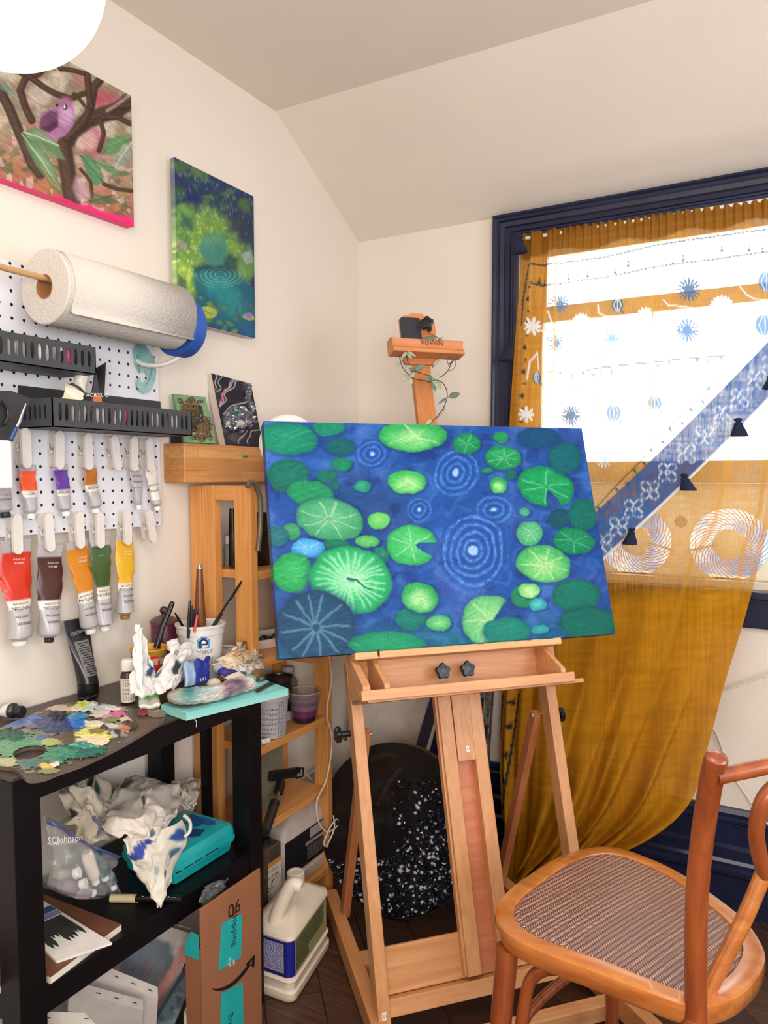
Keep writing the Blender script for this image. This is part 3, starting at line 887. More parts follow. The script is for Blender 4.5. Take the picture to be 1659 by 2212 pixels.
def leaf(b, base, tip, wd, up=eN, bend=0.15):
    base, tip = V(base), V(tip); d = tip - base; L = d.length; d.normalize(); s = d.cross(V(up)).normalized(); n = s.cross(d)
    prof = [(0.0, 0.05), (0.08, 0.55), (0.22, 0.9), (0.4, 1.0), (0.6, 0.85), (0.8, 0.52), (0.92, 0.25), (1.0, 0.02)]
    vs = []; fs = []
    for i, (t, w_) in enumerate(prof):
        c = base + d * (L * t) + n * (bend * L * (0.25 - (t - 0.5) ** 2))
        vs += [c - s * (w_ * wd) + n * 0.12 * w_ * wd, c, c + s * (w_ * wd) + n * 0.12 * w_ * wd]
    for i in range(len(prof) - 1):
        a_ = 3 * i; fs += [(a_, a_ + 1, a_ + 4, a_ + 3), (a_ + 1, a_ + 2, a_ + 5, a_ + 4)]
    return b.add(vs, fs)


for bu, tu, w_, dk in (((882, 812), (864, 822), 0.0075, 0), ((886, 813), (897, 806), 0.007, 0), ((885, 816), (890, 830), 0.006, 0), ((896, 800), (918, 788), 0.008, 1), ((895, 798), (872, 790), 0.006, 0),
                       ((940, 820), (950, 806), 0.007, 0), ((935, 816), (917, 820), 0.007, 1), ((938, 822), (952, 842), 0.009, 0), ((934, 826), (940, 846), 0.007, 1), ((970, 858), (994, 850), 0.0085, 1), ((964, 860), (945, 874), 0.0035, 1),
                       ((879, 760), (866, 776), 0.0045, 0), ((881, 760), (899, 771), 0.0045, 0), ((880, 764), (890, 776), 0.005, 0), ((912, 738), (940, 728), 0.008, 1), ((940, 740), (957, 728), 0.003, 1), ((936, 790), (947, 776), 0.0035, 0),
                       ((864, 736), (872, 732), 0.004, 1), ((932, 907), (918, 919), 0.005, 0), ((862, 782), (858, 792), 0.003, 0), ((896, 800), (882, 795), 0.005, 1), ((890, 826), (884, 832), 0.003, 0)):
    o_ = 0.053 if bu[1] > 745 else 0.034
    leaf(MB(), G(*bu, o_), G(*tu, o_ + 0.004), w_).build('leaf', m_leafd if dk else m_leaf, gar, smooth=60, solid=0.0004)
# ================================================================== bentwood chair
cw = wood('honey_chair_wood', (168, 92, 38), (206, 134, 66), axis=0, scale=0.5, rough=0.25, stretch=5, coat=1.0, c3=(190, 114, 52))
cwd = wood('red_brown_chair_wood', (122, 56, 26), (164, 86, 42), axis=2, scale=0.5, rough=0.25, stretch=8, coat=0.4)
ZS = 0.452
chair = thing('bentwood_chair', 'bentwood cross-back chair with a woven rattan seat in front of the window', 'chair', (1.115, -0.945, 0))
outl = [PZ(u, v, ZS) for u, v in ((1070, 1962), (1098, 1920), (1170, 1868), (1225, 1840), (1290, 1826), (1340, 1830), (1400, 1850), (1465, 1880), (1545, 1932), (1610, 1985), (1648, 2040), (1652, 2080), (1625, 2125), (1575, 2160), (1500, 2172), (1400, 2140), (1300, 2102), (1200, 2065), (1120, 2030), (1080, 1998))]
outl = spline(outl, 6, True)
cen = sum(outl, V()) / len(outl)


def inset(k, z): return [V((cen.x + (p.x - cen.x) * (1 - k / (p - cen).length), cen.y + (p.y - cen.y) * (1 - k / (p - cen).length), z)) for p in outl]


n = len(outl)
b = MB()
b.ring([inset(0.033, ZS - 0.004), inset(0.031, ZS - 0.0005), inset(0.006, ZS), inset(0.001, ZS - 0.003), inset(0, ZS - 0.008), inset(0.001, ZS - 0.028), inset(0.005, ZS - 0.034), inset(0.030, ZS - 0.034), inset(0.033, ZS - 0.03)], n, None, caps=False, closed=True)
b.build('seat_frame', cw, chair, smooth=35)


def weave_mat():
    m, nn, l, p = nt('woven_rattan')
    t = nn.new('ShaderNodeTexCoord'); mp = nn.new('ShaderNodeMapping'); mp.inputs['Rotation'].default_value = (0, 0, math.radians(-68))
    l.new(t.outputs['Object'], mp.inputs['Vector'])
    sx = nn.new('ShaderNodeSeparateXYZ'); l.new(mp.outputs['Vector'], sx.inputs[0])

    def M(op, a, b=None, c=None):
        q = nn.new('ShaderNodeMath'); q.operation = op
        for i, s in enumerate((a, b, c)):
            if s is None: continue
            if hasattr(s, 'is_linked') or hasattr(s, 'links'): l.new(s, q.inputs[i])
            else: q.inputs[i].default_value = s
        return q.outputs[0]
    PITCH_ = 0.0088
    row = M('DIVIDE', sx.outputs['Y'], PITCH_)                     # herringbone: slanting strokes, direction flips every row
    fr = M('SUBTRACT', M('FRACT', row), 0.5)
    par = M('SUBTRACT', M('MULTIPLY', M('MODULO', M('FLOOR', row), 2.0), 2.0), 1.0)
    sl = M('ADD', M('DIVIDE', sx.outputs['X'], 0.0052), M('MULTIPLY', M('MULTIPLY', fr, par), 1.3))
    st = M('ABSOLUTE', M('SUBTRACT', M('FRACT', sl), 0.5))
    edge = M('ABSOLUTE', fr)
    a_ = M('SUBTRACT', 1.0, M('MULTIPLY', st, 2.0)); b_ = M('SUBTRACT', 1.0, M('POWER', M('MULTIPLY', edge, 2.0), 3.0))
    h = M('MULTIPLY', M('POWER', a_, 0.6), b_)
    r = nn.new('ShaderNodeValToRGB'); r.color_ramp.elements[0].position = 0.15; r.color_ramp.elements[0].color = rgba((70, 34, 24))
    r.color_ramp.elements[1].position = 0.85; r.color_ramp.elements[1].color = rgba((206, 162, 148)); e = r.color_ramp.elements.new(0.5); e.color = rgba((150, 98, 82))  # strand tops made paler and pinker: the seat's gloss put into the colour
    l.new(h, r.inputs['Fac']); l.new(r.outputs['Color'], p.inputs['Base Color'])
    bm = nn.new('ShaderNodeBump'); bm.inputs['Strength'].default_value = 0.9; bm.inputs['Distance'].default_value = 0.002
    l.new(h, bm.inputs['Height']); l.new(bm.outputs['Normal'], p.inputs['Normal']); p.inputs['Roughness'].default_value = 0.28; p.inputs['Specular IOR Level'].default_value = 1.0; p.inputs['Coat Weight'].default_value = 0.8; p.inputs['Coat Roughness'].default_value = 0.3
    return m


b = MB(); b.ring([inset(0.0315, ZS - 0.02), inset(0.0315, ZS - 0.004), inset(0.036, ZS - 0.001)] + [[V((cen.x + (p.x - cen.x) * f, cen.y + (p.y - cen.y) * f, ZS - 0.001 + 0.004 * (1 - f))) for p in inset(0.036, ZS)] for f in (0.95, 0.8, 0.5, 0.2)], n, None)
b.build('woven_seat', weave_mat(), chair, smooth=60)
# axes of the chair: p across the back, q towards the back
q_ = V((0.80, -0.60, 0)).normalized(); p_ = V((0.60, 0.80, 0))


def CH(a, bk, z): return V((cen.x, cen.y, 0)) + p_ * a + q_ * bk + V((0, 0, z))


def PC(u, v, pt): return PP(u, v, pt, q_)


# back posts (and back legs in one piece)
near_low = PC(1500, 2190, CH(0, 0.205, 0)); near_top = PC(1548, 1640, CH(0, 0.245, 0))
pa = [PC(1503, 2300, CH(0, 0.225, 0)), PC(1503, 2210, CH(0, 0.21, 0)), PC(1503, 2100, CH(0, 0.205, 0)), PC(1505, 1950, CH(0, 0.208, 0)), PC(1516, 1820, CH(0, 0.218, 0)), PC(1534, 1700, CH(0, 0.236, 0)), PC(1548, 1636, CH(0, 0.25, 0))]
A0 = (pa[2] - V((cen.x, cen.y, 0))).dot(p_)
foot = CH(A0 - 0.02, 0.30, 0.0)
rr = lambda k: [0.0155] * k
pts = spline([foot] + pa, 6)
rad = [0.0125 + 0.0025 * min(1, i / 8) for i in range(len(pts))]
rad[-1] = 0.0145
post = MB().tube(pts, rad, 18); post.lathe(pts[-1], [(0.0145, 0), (0.012, 0.003), (0.006, 0.0045), (0.0, 0.005)], 18, axis=(pts[-1] - pts[-2]), caps=False)
post.build('back_post', cwd, chair, smooth=50)
AC = (PC(1672, 1880, CH(0, 0.214, 0)) - V((cen.x, cen.y, 0))).dot(p_)
mir = lambda P: P - p_ * (2 * ((P - V((cen.x, cen.y, 0))).dot(p_) - AC))
post2 = MB().tube([mir(P) for P in pts], rad, 18); post2.build('back_post', cwd, chair, smooth=50)
# crest rail between the posts
c0 = pa[-1] + V((0, 0, -0.026)); c1 = mir(c0)
mid = (c0 + c1) / 2
MB().tube(spline([c0, c0 * 0.7 + c1 * 0.3 + q_ * 0.03 + V((0, 0, 0.016)), mid + q_ * 0.04 + V((0, 0, 0.02)), c0 * 0.3 + c1 * 0.7 + q_ * 0.03 + V((0, 0, 0.016)), c1], 8), 0.0105, 14).build('crest_rail', cwd, chair, smooth=50)
# bent strips of the back
s1 = [PC(1524, 2150, CH(0, 0.195, 0)), PC(1560, 2080, CH(0, 0.20, 0)), PC(1610, 1980, CH(0, 0.208, 0)), PC(1650, 1885, CH(0, 0.214, 0))]
s2 = [PC(1654, 1890, CH(0, 0.218, 0)), PC(1640, 1845, CH(0, 0.218, 0)), PC(1634, 1790, CH(0, 0.222, 0)), PC(1652, 1725, CH(0, 0.23, 0)), PC(1700, 1680, CH(0, 0.24, 0)), PC(1760, 1640, CH(0, 0.25, 0))]
for s_, mt, rd in ((s1, cw, 0.0115), (s2, cwd, 0.0112)):  # upper strip takes the darker wood: its turned-away shade put into colour
    P = spline(s_, 6)
    MB().tube(P, rd, 14).build('back_strip', mt, chair, smooth=50)
    MB().tube([mir(x) for x in P], rd, 14).build('back_strip', mt, chair, smooth=50)
# front legs with their curved braces
for u, v in ((1096, 2050), (1330, 1850)):
    t0 = PZ(u, v, ZS - 0.036); t0 = V((cen.x + (t0.x - cen.x) * 0.90, cen.y + (t0.y - cen.y) * 0.90, ZS - 0.034))
    if u == 1096: t0 = PZ(1096, 2045, ZS - 0.036)
    ft = t0 + (t0 - V((cen.x, cen.y, t0.z))).normalized() * 0.03; ft.z = 0
    MB().tube([ft, (ft + t0) / 2, t0], [0.0125, 0.0165, 0.0185], 16).build('front_leg', cwd, chair, smooth=50)
    inw = V((cen.x, cen.y, 0)) - V((t0.x, t0.y, 0)); inw.normalize()
    if u == 1096: inw = (PZ(1230, 2090, ZS) - PZ(1096, 2045, ZS)).normalized()
    br = spline([t0 + inw * 0.02 + V((0, 0, -0.19)), t0 + inw * 0.03 + V((0, 0, -0.09)), t0 + inw * 0.045 + V((0, 0, -0.035)), t0 + inw * 0.085 + V((0, 0, -0.008)), t0 + inw * 0.16 + V((0, 0, -0.008))], 6)
    MB().tube(br, 0.0105, 12).build('leg_brace', cwd, chair, smooth=50)
# ring stretcher under the seat
MB().tube([V((cen.x + (p.x - cen.x) * 0.80, cen.y + (p.y - cen.y) * 0.80, 0.235)) for p in outl[::3]], 0.0095, 10, closed=True).build('stretcher', cwd, chair, smooth=50)
# ================================================================== paintings on the left wall
def draw_bird(a):
    k = 600 / 1659.0
    T = lambda pts: [(x * k, y * k) for x, y in pts]
    X, Y = a.X / k, a.Y / k
    n1 = fbm(X / 120, Y / 90, 4); n2 = fbm(X / 45 + 9, Y / 60 + 4, 3); n3 = fbm(X / 80 + 50, Y / 50 + 22, 3)
    a.c[:] = (150, 134, 118)
    a.mix(sstep(0.45, 0.7, n1) * 0.9, (206, 192, 178)); a.mix(sstep(0.55, 0.72, n2) * 0.7, (104, 86, 66)); a.mix(sstep(0.56, 0.7, n3) * 0.55, (196, 110, 110))
    a.mix(sstep(0.58, 0.72, fbm(X / 60 + 70, Y / 60, 3)) * 0.6, (150, 150, 90)); a.mix(sstep(820, 1250, Y + (X - 400) * -0.35 + 260 * (n1 - 0.5)) * 0.75, (166, 86, 60))
    a.mix(sstep(0.55, 0.7, fbm(X / 50 + 5, Y / 40 + 60, 3)) * sstep(700, 1000, Y) * 0.6, (70, 92, 62)); a.mix(sstep(0.60, 0.66, n2) * sstep(300, 500, Y) * 0.5, (228, 214, 206))
    a.mix(sstep(120, 40, np.hypot(X - 560, (Y - 850))) * 0.55, (188, 52, 90)); a.mix(sstep(130, 40, np.hypot(X - 620, (Y - 590) * 1.6)) * 0.5, (206, 60, 96))
    for p in (((330, 500), (60, 60)), ((240, 560), (70, 80)), ((640, 760), (60, 60)), ((60, 420), (80, 40)), ((520, 840), (70, 60))):
        a.ell(p[0][0] * k, p[0][1] * k, p[1][0] * k, p[1][1] * k, 20, (222, 212, 196), 0.4, 0.6, 0.2)
    BR, BD = (92, 70, 58), (62, 46, 38)
    for pts, w in (([(790, 590), (700, 660), (600, 690), (520, 720), (430, 790), (380, 880), (400, 1000), (430, 1200)], 48), ([(640, 430), (560, 520), (540, 640), (500, 730), (400, 830)], 26), ([(520, 430), (530, 560), (545, 640)], 20),
                   ([(0, 540), (60, 660), (130, 830), (190, 980), (240, 1040)], 30), ([(210, 265), (225, 350), (270, 400), (230, 440), (150, 470), (120, 540), (150, 640), (190, 720)], 22), ([(0, 400), (90, 420), (180, 460), (260, 520), (330, 560), (420, 590), (500, 560)], 18),
                   ([(350, 410), (430, 420), (500, 440)], 14), ([(780, 630), (700, 640), (640, 680), (560, 700)], 20), ([(780, 740), (700, 700), (610, 700)], 16), ([(600, 720), (620, 800), (590, 900)], 14), ([(440, 560), (480, 600), (510, 640)], 10), ([(480, 1010), (540, 1080), (550, 1180)], 10), ([(620, 1100), (700, 1130), (790, 1140)], 12)):
        a.line(T(pts), w * k, BD, 0.95, 0.25); a.line([(x - w * 0.25 * k, y - w * 0.2 * k) for x, y in T(pts)], w * 0.5 * k, BR, 0.8, 0.6)
    a.line(T([(500, 640), (450, 720), (400, 790)]), 9 * k, (146, 124, 106), 0.6, 0.6); a.line(T([(770, 570), (690, 630), (640, 660)]), 10 * k, (190, 168, 160), 0.7, 0.5)

    def lf(pts, c, rib, hl):
        a.poly(T(pts), c, 0.97, 2.0); m = len(pts) // 2
        a.line(T([pts[0], ((pts[m // 2][0] + pts[-(m // 2)][0]) / 2, (pts[m // 2][1] + pts[-(m // 2)][1]) / 2), pts[m]]), 5 * k, rib, 0.8)
        a.poly(T([(pts[i][0] * 0.7 + pts[0][0] * 0.1 + pts[m][0] * 0.2, pts[i][1] * 0.7 + pts[0][1] * 0.1 + pts[m][1] * 0.2) for i in range(m + 1)]), hl, 0.45, 8)
    lf([(230, 262), (300, 300), (340, 360), (348, 430), (300, 400), (250, 340)], (120, 124, 108), (200, 200, 190), (160, 164, 150))
    lf([(130, 800), (220, 850), (290, 940), (340, 1040), (362, 1150), (290, 1090), (220, 1000), (160, 890)], (92, 124, 88), (170, 190, 160), (166, 190, 160))
    lf([(140, 790), (200, 755), (290, 800), (350, 870), (392, 960), (310, 930), (230, 870)], (104, 134, 96), (200, 210, 190), (160, 182, 150))
    lf([(600, 920), (640, 840), (720, 810), (784, 830), (740, 890), (670, 920)], (92, 138, 92), (70, 110, 76), (130, 170, 120))
    lf([(680, 1010), (690, 920), (740, 860), (785, 850), (784, 930), (740, 980)], (142, 152, 136), (190, 196, 180), (180, 188, 172))
    lf([(480, 930), (540, 930), (600, 1010), (618, 1090), (570, 1110), (520, 1040)], (84, 132, 92), (60, 100, 70), (120, 160, 116))
    lf([(560, 960), (620, 960), (680, 1000), (720, 1050), (640, 1030)], (104, 140, 96), (70, 104, 70), (150, 180, 130))
    lf([(500, 1210), (580, 1160), (660, 1170), (720, 1215), (600, 1220)], (98, 104, 72), (66, 74, 52), (124, 130, 96))
    lf([(0, 470), (50, 510), (90, 570), (110, 600), (60, 570), (0, 530)], (112, 130, 112), (150, 160, 140), (140, 156, 134))
    lf([(245, 990), (310, 1060), (360, 1130), (380, 1170), (300, 1120)], (120, 116, 76), (150, 150, 100), (140, 140, 96))
    # the violet bird
    a.poly(T([(340, 620), (380, 590), (430, 610), (445, 680), (435, 750), (390, 810), (320, 840), (270, 800), (230, 760), (240, 690), (290, 650), (345, 640)]), (168, 118, 160), 1, 2.5)
    a.poly(T([(300, 660), (345, 670), (350, 740), (300, 790), (232, 762), (245, 700)]), (110, 66, 100), 0.95, 3); a.poly(T([(340, 720), (345, 760), (290, 790), (240, 770)]), (74, 44, 70), 0.8, 3)
    a.ell(395 * k, 690 * k, 44 * k, 60 * k, 10, (206, 168, 204), 0.5, 0.7); a.ell(392 * k, 610 * k, 40 * k, 34 * k, 0, (176, 112, 150), 0.4, 0.8)
    a.poly(T([(328, 622), (350, 622), (340, 645)]), (40, 22, 34), 1, 1); a.ell(388 * k, 640 * k, 13 * k, 17 * k, 0, (30, 20, 30), 0.2); a.ell(385 * k, 638 * k, 7 * k, 13 * k, 0, (235, 230, 228), 0.3)
    a.poly(T([(450, 1050), (510, 1090), (540, 1160), (520, 1210), (460, 1200), (430, 1120)]), (190, 160, 176), 0.7, 6)
    a.streak(0.16, 35, 20, 2.2)
    # bare pink ground left along the lower edge
    yl = 1070 + (X / 795.0) * 282.0
    a.mix(sstep(-40, -26, Y - yl + 60 * (fbm(X / 90, Y / 300 + 7, 5) - 0.5) - 26 + 34 * sstep(300, 760, X)) * 0.95, (246, 40, 120)); a.mix(sstep(700, 795, X) * sstep(-150, -60, Y - yl) * 0.0, (246, 40, 120))


pz1, pz0 = PX(282, 207, 0.026).z, PX(290, 490, 0.026).z
py1 = PX(286, 350, 0.026).y
canvas('songbird_painting', 'canvas of a violet bird among branches hung highest on the left wall', (0.026, py1 - 0.43, pz1), (0, 0.43, 0), (0, 0, pz0 - pz1), (1, 0, 0), 330, 230, 0.024, draw_bird, side={'b': (246, 60, 130), 'r': (238, 226, 216)})


def draw_pond(a):
    k = 340 / 1140.0
    T = lambda pts: [(340 + x * k, 320 + y * k) for x, y in pts]
    X, Y = (a.X - 340) / k, (a.Y - 320) / k
    n1 = fbm(X / 90, Y / 90, 4); n2 = fbm(X / 28 + 9, Y / 34 + 4, 3); n3 = fbm(X / 60 + 30, Y / 60 + 12, 4)
    sk = Y - 0.35 * X
    a.c[:] = (38, 58, 92)
    a.mix(sstep(0.5, 0.68, n1) * 0.8, (44, 82, 72)); a.mix(sstep(0.58, 0.7, n3) * 0.6, (92, 124, 70)); a.mix(sstep(0.5, 0.65, fbm(X / 120 + 3, Y / 120 + 5, 3)) * 0.6, (36, 38, 92))
    # clearing
    m = sstep(1.1, 0.6, np.hypot((X - 350) / 330, (Y - 720) / 330) + 0.5 * (n1 - 0.5)); a.mix(m, (112, 150, 74)); a.mix(m * sstep(0.5, 0.75, n2) * 0.8, (172, 204, 92)); a.mix(m * sstep(0.5, 0.3, n3) * 0.6, (62, 108, 66))
    a.poly(T([(120, 820), (300, 840), (260, 940), (280, 1060), (240, 1150), (150, 1160), (140, 1000)]), (150, 190, 78), 0.85, 14); a.mix(sstep(0.5, 0.7, n2) * sstep(420, 200, X) * sstep(560, 800, Y) * 0.6, (196, 216, 104))
    for cx, cy, r_, c in ((190, 480, 85, (120, 170, 70)), (150, 330, 70, (58, 96, 62)), (600, 540, 60, (96, 134, 62)), (640, 620, 70, (60, 100, 60)), (630, 420, 60, (84, 110, 60)), (620, 860, 120, (108, 150, 74)), (340, 190, 50, (86, 112, 66)), (170, 130, 60, (80, 104, 70)), (280, 160, 50, (96, 122, 76))):
        r, t = a.polar(340 + cx * k, 320 + cy * k, r_ * k, r_ * 1.15 * k); a.mix(sstep(1.1, 0.5, r + 0.7 * (n2 - 0.5)) * 0.75, c)
    a.poly(T([(490, 440), (560, 420), (700, 520), (700, 700), (600, 680), (520, 600)]), (34, 40, 82), 0.7, 14); a.poly(T([(180, 480), (250, 510), (250, 590), (160, 560)]), (26, 66, 86), 0.7, 12)
    # water
    W = [(270, 880), (380, 850), (520, 870), (600, 930), (700, 1010), (708, 1380), (500, 1310), (250, 1230), (240, 1150), (290, 1060), (260, 960)]
    a.poly(T(W), (30, 96, 112), 0.95, 8); a.poly(T([(340, 900), (520, 930), (600, 1040), (640, 1200), (520, 1220), (430, 1100), (330, 1010)]), (38, 134, 136), 0.8, 16); a.mix(sstep(1180, 1340, Y) * 0.6, (26, 84, 132))
    for i in range(5):
        r, t = a.polar(340 + 455 * k, 320 + 915 * k, (40 + 34 * i) * k, (22 + 18 * i) * k); a.mix(np.exp(-((r - 1) / 0.07) ** 2) * (0.75 - 0.12 * i), (150, 190, 160))
    a.poly(T([(250, 850), (380, 840), (520, 760), (580, 800), (580, 900), (480, 880), (360, 880), (270, 900)]), (20, 50, 74), 0.7, 8)
    # mossy boulder on the bank (plain stand-in)
    a.poly(T([(292, 720), (330, 650), (420, 600), (490, 660), (508, 740), (480, 840), (400, 860), (330, 800)]), (64, 128, 116), 0.95, 6); a.poly(T([(330, 660), (420, 610), (480, 660), (420, 690), (350, 700)]), (104, 150, 104), 0.7, 10)
    a.poly(T([(600, 770), (680, 735), (695, 830), (640, 840)]), (150, 164, 160), 0.9, 4); a.poly(T([(140, 650), (185, 670), (235, 745), (150, 730)]), (146, 142, 130), 0.85, 4); a.poly(T([(150, 920), (210, 960), (205, 1035), (150, 1000)]), (64, 90, 70), 0.85, 6)
    rs = random.Random(5)
    for i in range(46):
        x = 250 + 320 * rs.random(); y = 1060 + 200 * rs.random() + 0.28 * (x - 250); a.ell(340 + x * k, 320 + y * k, (14 + 14 * rs.random()) * k, (9 + 7 * rs.random()) * k, 20, (70 + 50 * rs.random(), 104 + 40 * rs.random(), 70), 0.3, 0.75)
    for i in range(26):
        x = 560 + 130 * rs.random(); y = 960 + 330 * rs.random(); a.ell(340 + x * k, 320 + y * k, 9 * k, 12 * k, 0, (60 + 40 * rs.random(), 80 + 50 * rs.random(), 80 + 50 * rs.random()), 0.3, 0.7)
    for i in range(60):
        x = 140 + 560 * rs.random(); y = 120 + 620 * rs.random() * rs.random() + 0.3 * x; a.ell(340 + x * k, 320 + y * k, 4 * k, 14 * k, 0, (110, 130, 180), 0.4, 0.55)
    a.ell(340 + 366 * k, 320 + 1190 * k, 66 * k, 42 * k, 12, (158, 178, 78), 0.1); a.line(T([(320, 1165), (366, 1190), (420, 1215)]), 4 * k, (110, 134, 60), 0.8); a.ell(340 + 660 * k, 320 + 1225 * k, 44 * k, 22 * k, 12, (150, 158, 84), 0.1); a.ell(340 + 660 * k, 320 + 1210 * k, 26 * k, 22 * k, 0, (140, 110, 190), 0.3)
    a.streak(0.14, 60, 14, 2.0)


z1, z0 = PX(462, 380, 0.03).z, 1.565
yA, yB = PX(380, 500, 0.03).y, PX(549, 560, 0.03).y
zt_, zb_ = PX(547, 424, 0.03).z, PX(551, 731, 0.03).z
canvas('woodland_pond_painting', 'upright green canvas of a woodland pond beside the paper towel roll', (0.03, yA, zt_), (0, yB - yA, 0), (0, 0, zb_ - zt_), (1, 0, 0), 210, 270, 0.014, draw_pond, side={'l': lambda c: np.clip(c * 1.3 + 0.12, 0, 1), 'r': (226, 214, 200), 'b': (214, 206, 196)})


# ================================================================== pegboard and what hangs on it
XPB = 0.022


def peg_mat():
    m, n, l, p = nt('perforated_white_board')
    t = n.new('ShaderNodeTexCoord'); sp = n.new('ShaderNodeSeparateXYZ'); l.new(t.outputs['Object'], sp.inputs[0])

    def M(op, a, b):
        q = n.new('ShaderNodeMath'); q.operation = op
        for i, s in enumerate((a, b)):
            if isinstance(s, (int, float)): q.inputs[i].default_value = s
            else: l.new(s, q.inputs[i])
        return q.outputs[0]
    d = []
    h = PX(281.8, 737.9, XPB)
    for ax, off in (('Y', h.y), ('Z', h.z)):
        f = M('FRACT', M('ADD', M('DIVIDE', M('SUBTRACT', sp.outputs[ax], off), 0.0254), 100.5), 0.0)
        d.append(M('POWER', M('MULTIPLY', M('SUBTRACT', f, 0.5), 0.0254), 2.0))
    rr_ = M('SQRT', M('ADD', d[0], d[1]), 0.0)
    k = M('LESS_THAN', rr_, 0.0031)
    mx = n.new('ShaderNodeMix'); mx.data_type = 'RGBA'; l.new(k, mx.inputs[0]); mx.inputs[6].default_value = rgba((222, 222, 228)); mx.inputs[7].default_value = rgba((10, 10, 10))
    l.new(mx.outputs[2], p.inputs['Base Color']); p.inputs['Roughness'].default_value = 0.4
    return m


pbz0, pbz1 = PX(348, 1135, XPB).z, PX(0, 557, XPB).z
pby1 = PX(347.5, 1050, XPB).y
peg = thing('pegboard', 'white perforated pegboard mounted on the left wall above the black table', 'pegboard', (0.006, pby1 - 0.3, pbz0))
MB().box((0.008, pby1 - 0.62, pbz0), (XPB, pby1, pbz1)).build('board', peg_mat(), peg, bevel=0.001)
MB().box((0.0, pby1 - 0.58, pbz0 + 0.03), (0.008, pby1 - 0.03, pbz0 + 0.06)).build('mounting_rail', M_WHITE, peg)

# ---- clips
CLIPS = [(58, 968, 0, 'orange-red'), (130, 972, -2, 'small purple'), (192, 975, 0, 'small ochre'), (252, 978, 9, None), (291, 980, 0, 'small black and white'), (325, 982, 3, 'small cream'),
         (39, 1154, 0, 'large red'), (108, 1150, 3, 'large dark brown'), (174, 1145, 1, 'large golden orange'), (218, 1145, 0, 'large green'), (277, 1140, 0, 'large yellow'), (328, 1137, 10, None)]
m_clip = mat('pale_clip_plastic', (224, 218, 213), 0.4, var=0.02)


def stadium(y, z, hw, hh, x, rot):
    pts = []
    for i in range(24):
        q = 2 * math.pi * i / 24
        yy = hw * math.cos(q); zz = (hh - hw) * (1 if math.sin(q) > 0.001 else -1) + hw * math.sin(q)
        if abs(math.sin(q)) <= 0.001: zz = (hh - hw) * (1 if i == 0 else -1) if False else 0
        pts.append((x, y + yy * math.cos(rot) - zz * math.sin(rot), z + yy * math.sin(rot) + zz * math.cos(rot)))
    return pts


def make_clip(label):
    c = thing('spring_clip', label, 'clip', (XPB + 0.024, 0, 0), 0, 'white clips on the pegboard')
    MB().prism(stadium(0, 0, 0.0098, 0.038, XPB + 0.0205, 0), (1, 0, 0), 0.006).build('front_arm', m_clip, c, bevel=0.0018)
    MB().prism(stadium(0, 0.002, 0.0098, 0.036, XPB + 0.0005, 0), (1, 0, 0), 0.004).build('back_arm', m_clip, c, bevel=0.001)
    MB().cyl((XPB + 0.013, -0.0098, -0.004), (XPB + 0.013, 0.0098, -0.004), 0.0036, seg=12).build('hinge', m_clip, c, smooth=40)
    w_ = MB()
    for y in (-0.008, 0.008): w_.tube([(XPB + 0.0045, y, 0.012), (XPB + 0.013, y, -0.004), (XPB + 0.0205, y, 0.014)], 0.0007, 6)
    w_.build('spring', M_CHROME, c)
    return c


clip0 = None
CP = {}
for u, v, rot, what in CLIPS:
    p = PX(u, v, XPB + 0.0265)
    up_row = v < 1050
    if what: lb = f'white spring clip holding the {what} paint tube'
    else: lb = 'empty white clip in the upper pegboard row' if up_row else 'empty white clip in the lowest row beside the shelf'
    Mx = Matrix.Translation((XPB + 0.024, p.y, p.z)) @ Matrix.Rotation(math.radians(rot), 4, 'X')
    if clip0 is None:
        clip0 = make_clip(lb); clip0.matrix_world = Mx
        WM[clip0.name] = Mx
    else: dup(clip0, Mx, lb, 'white clips on the pegboard')
    CP[(u, v)] = p


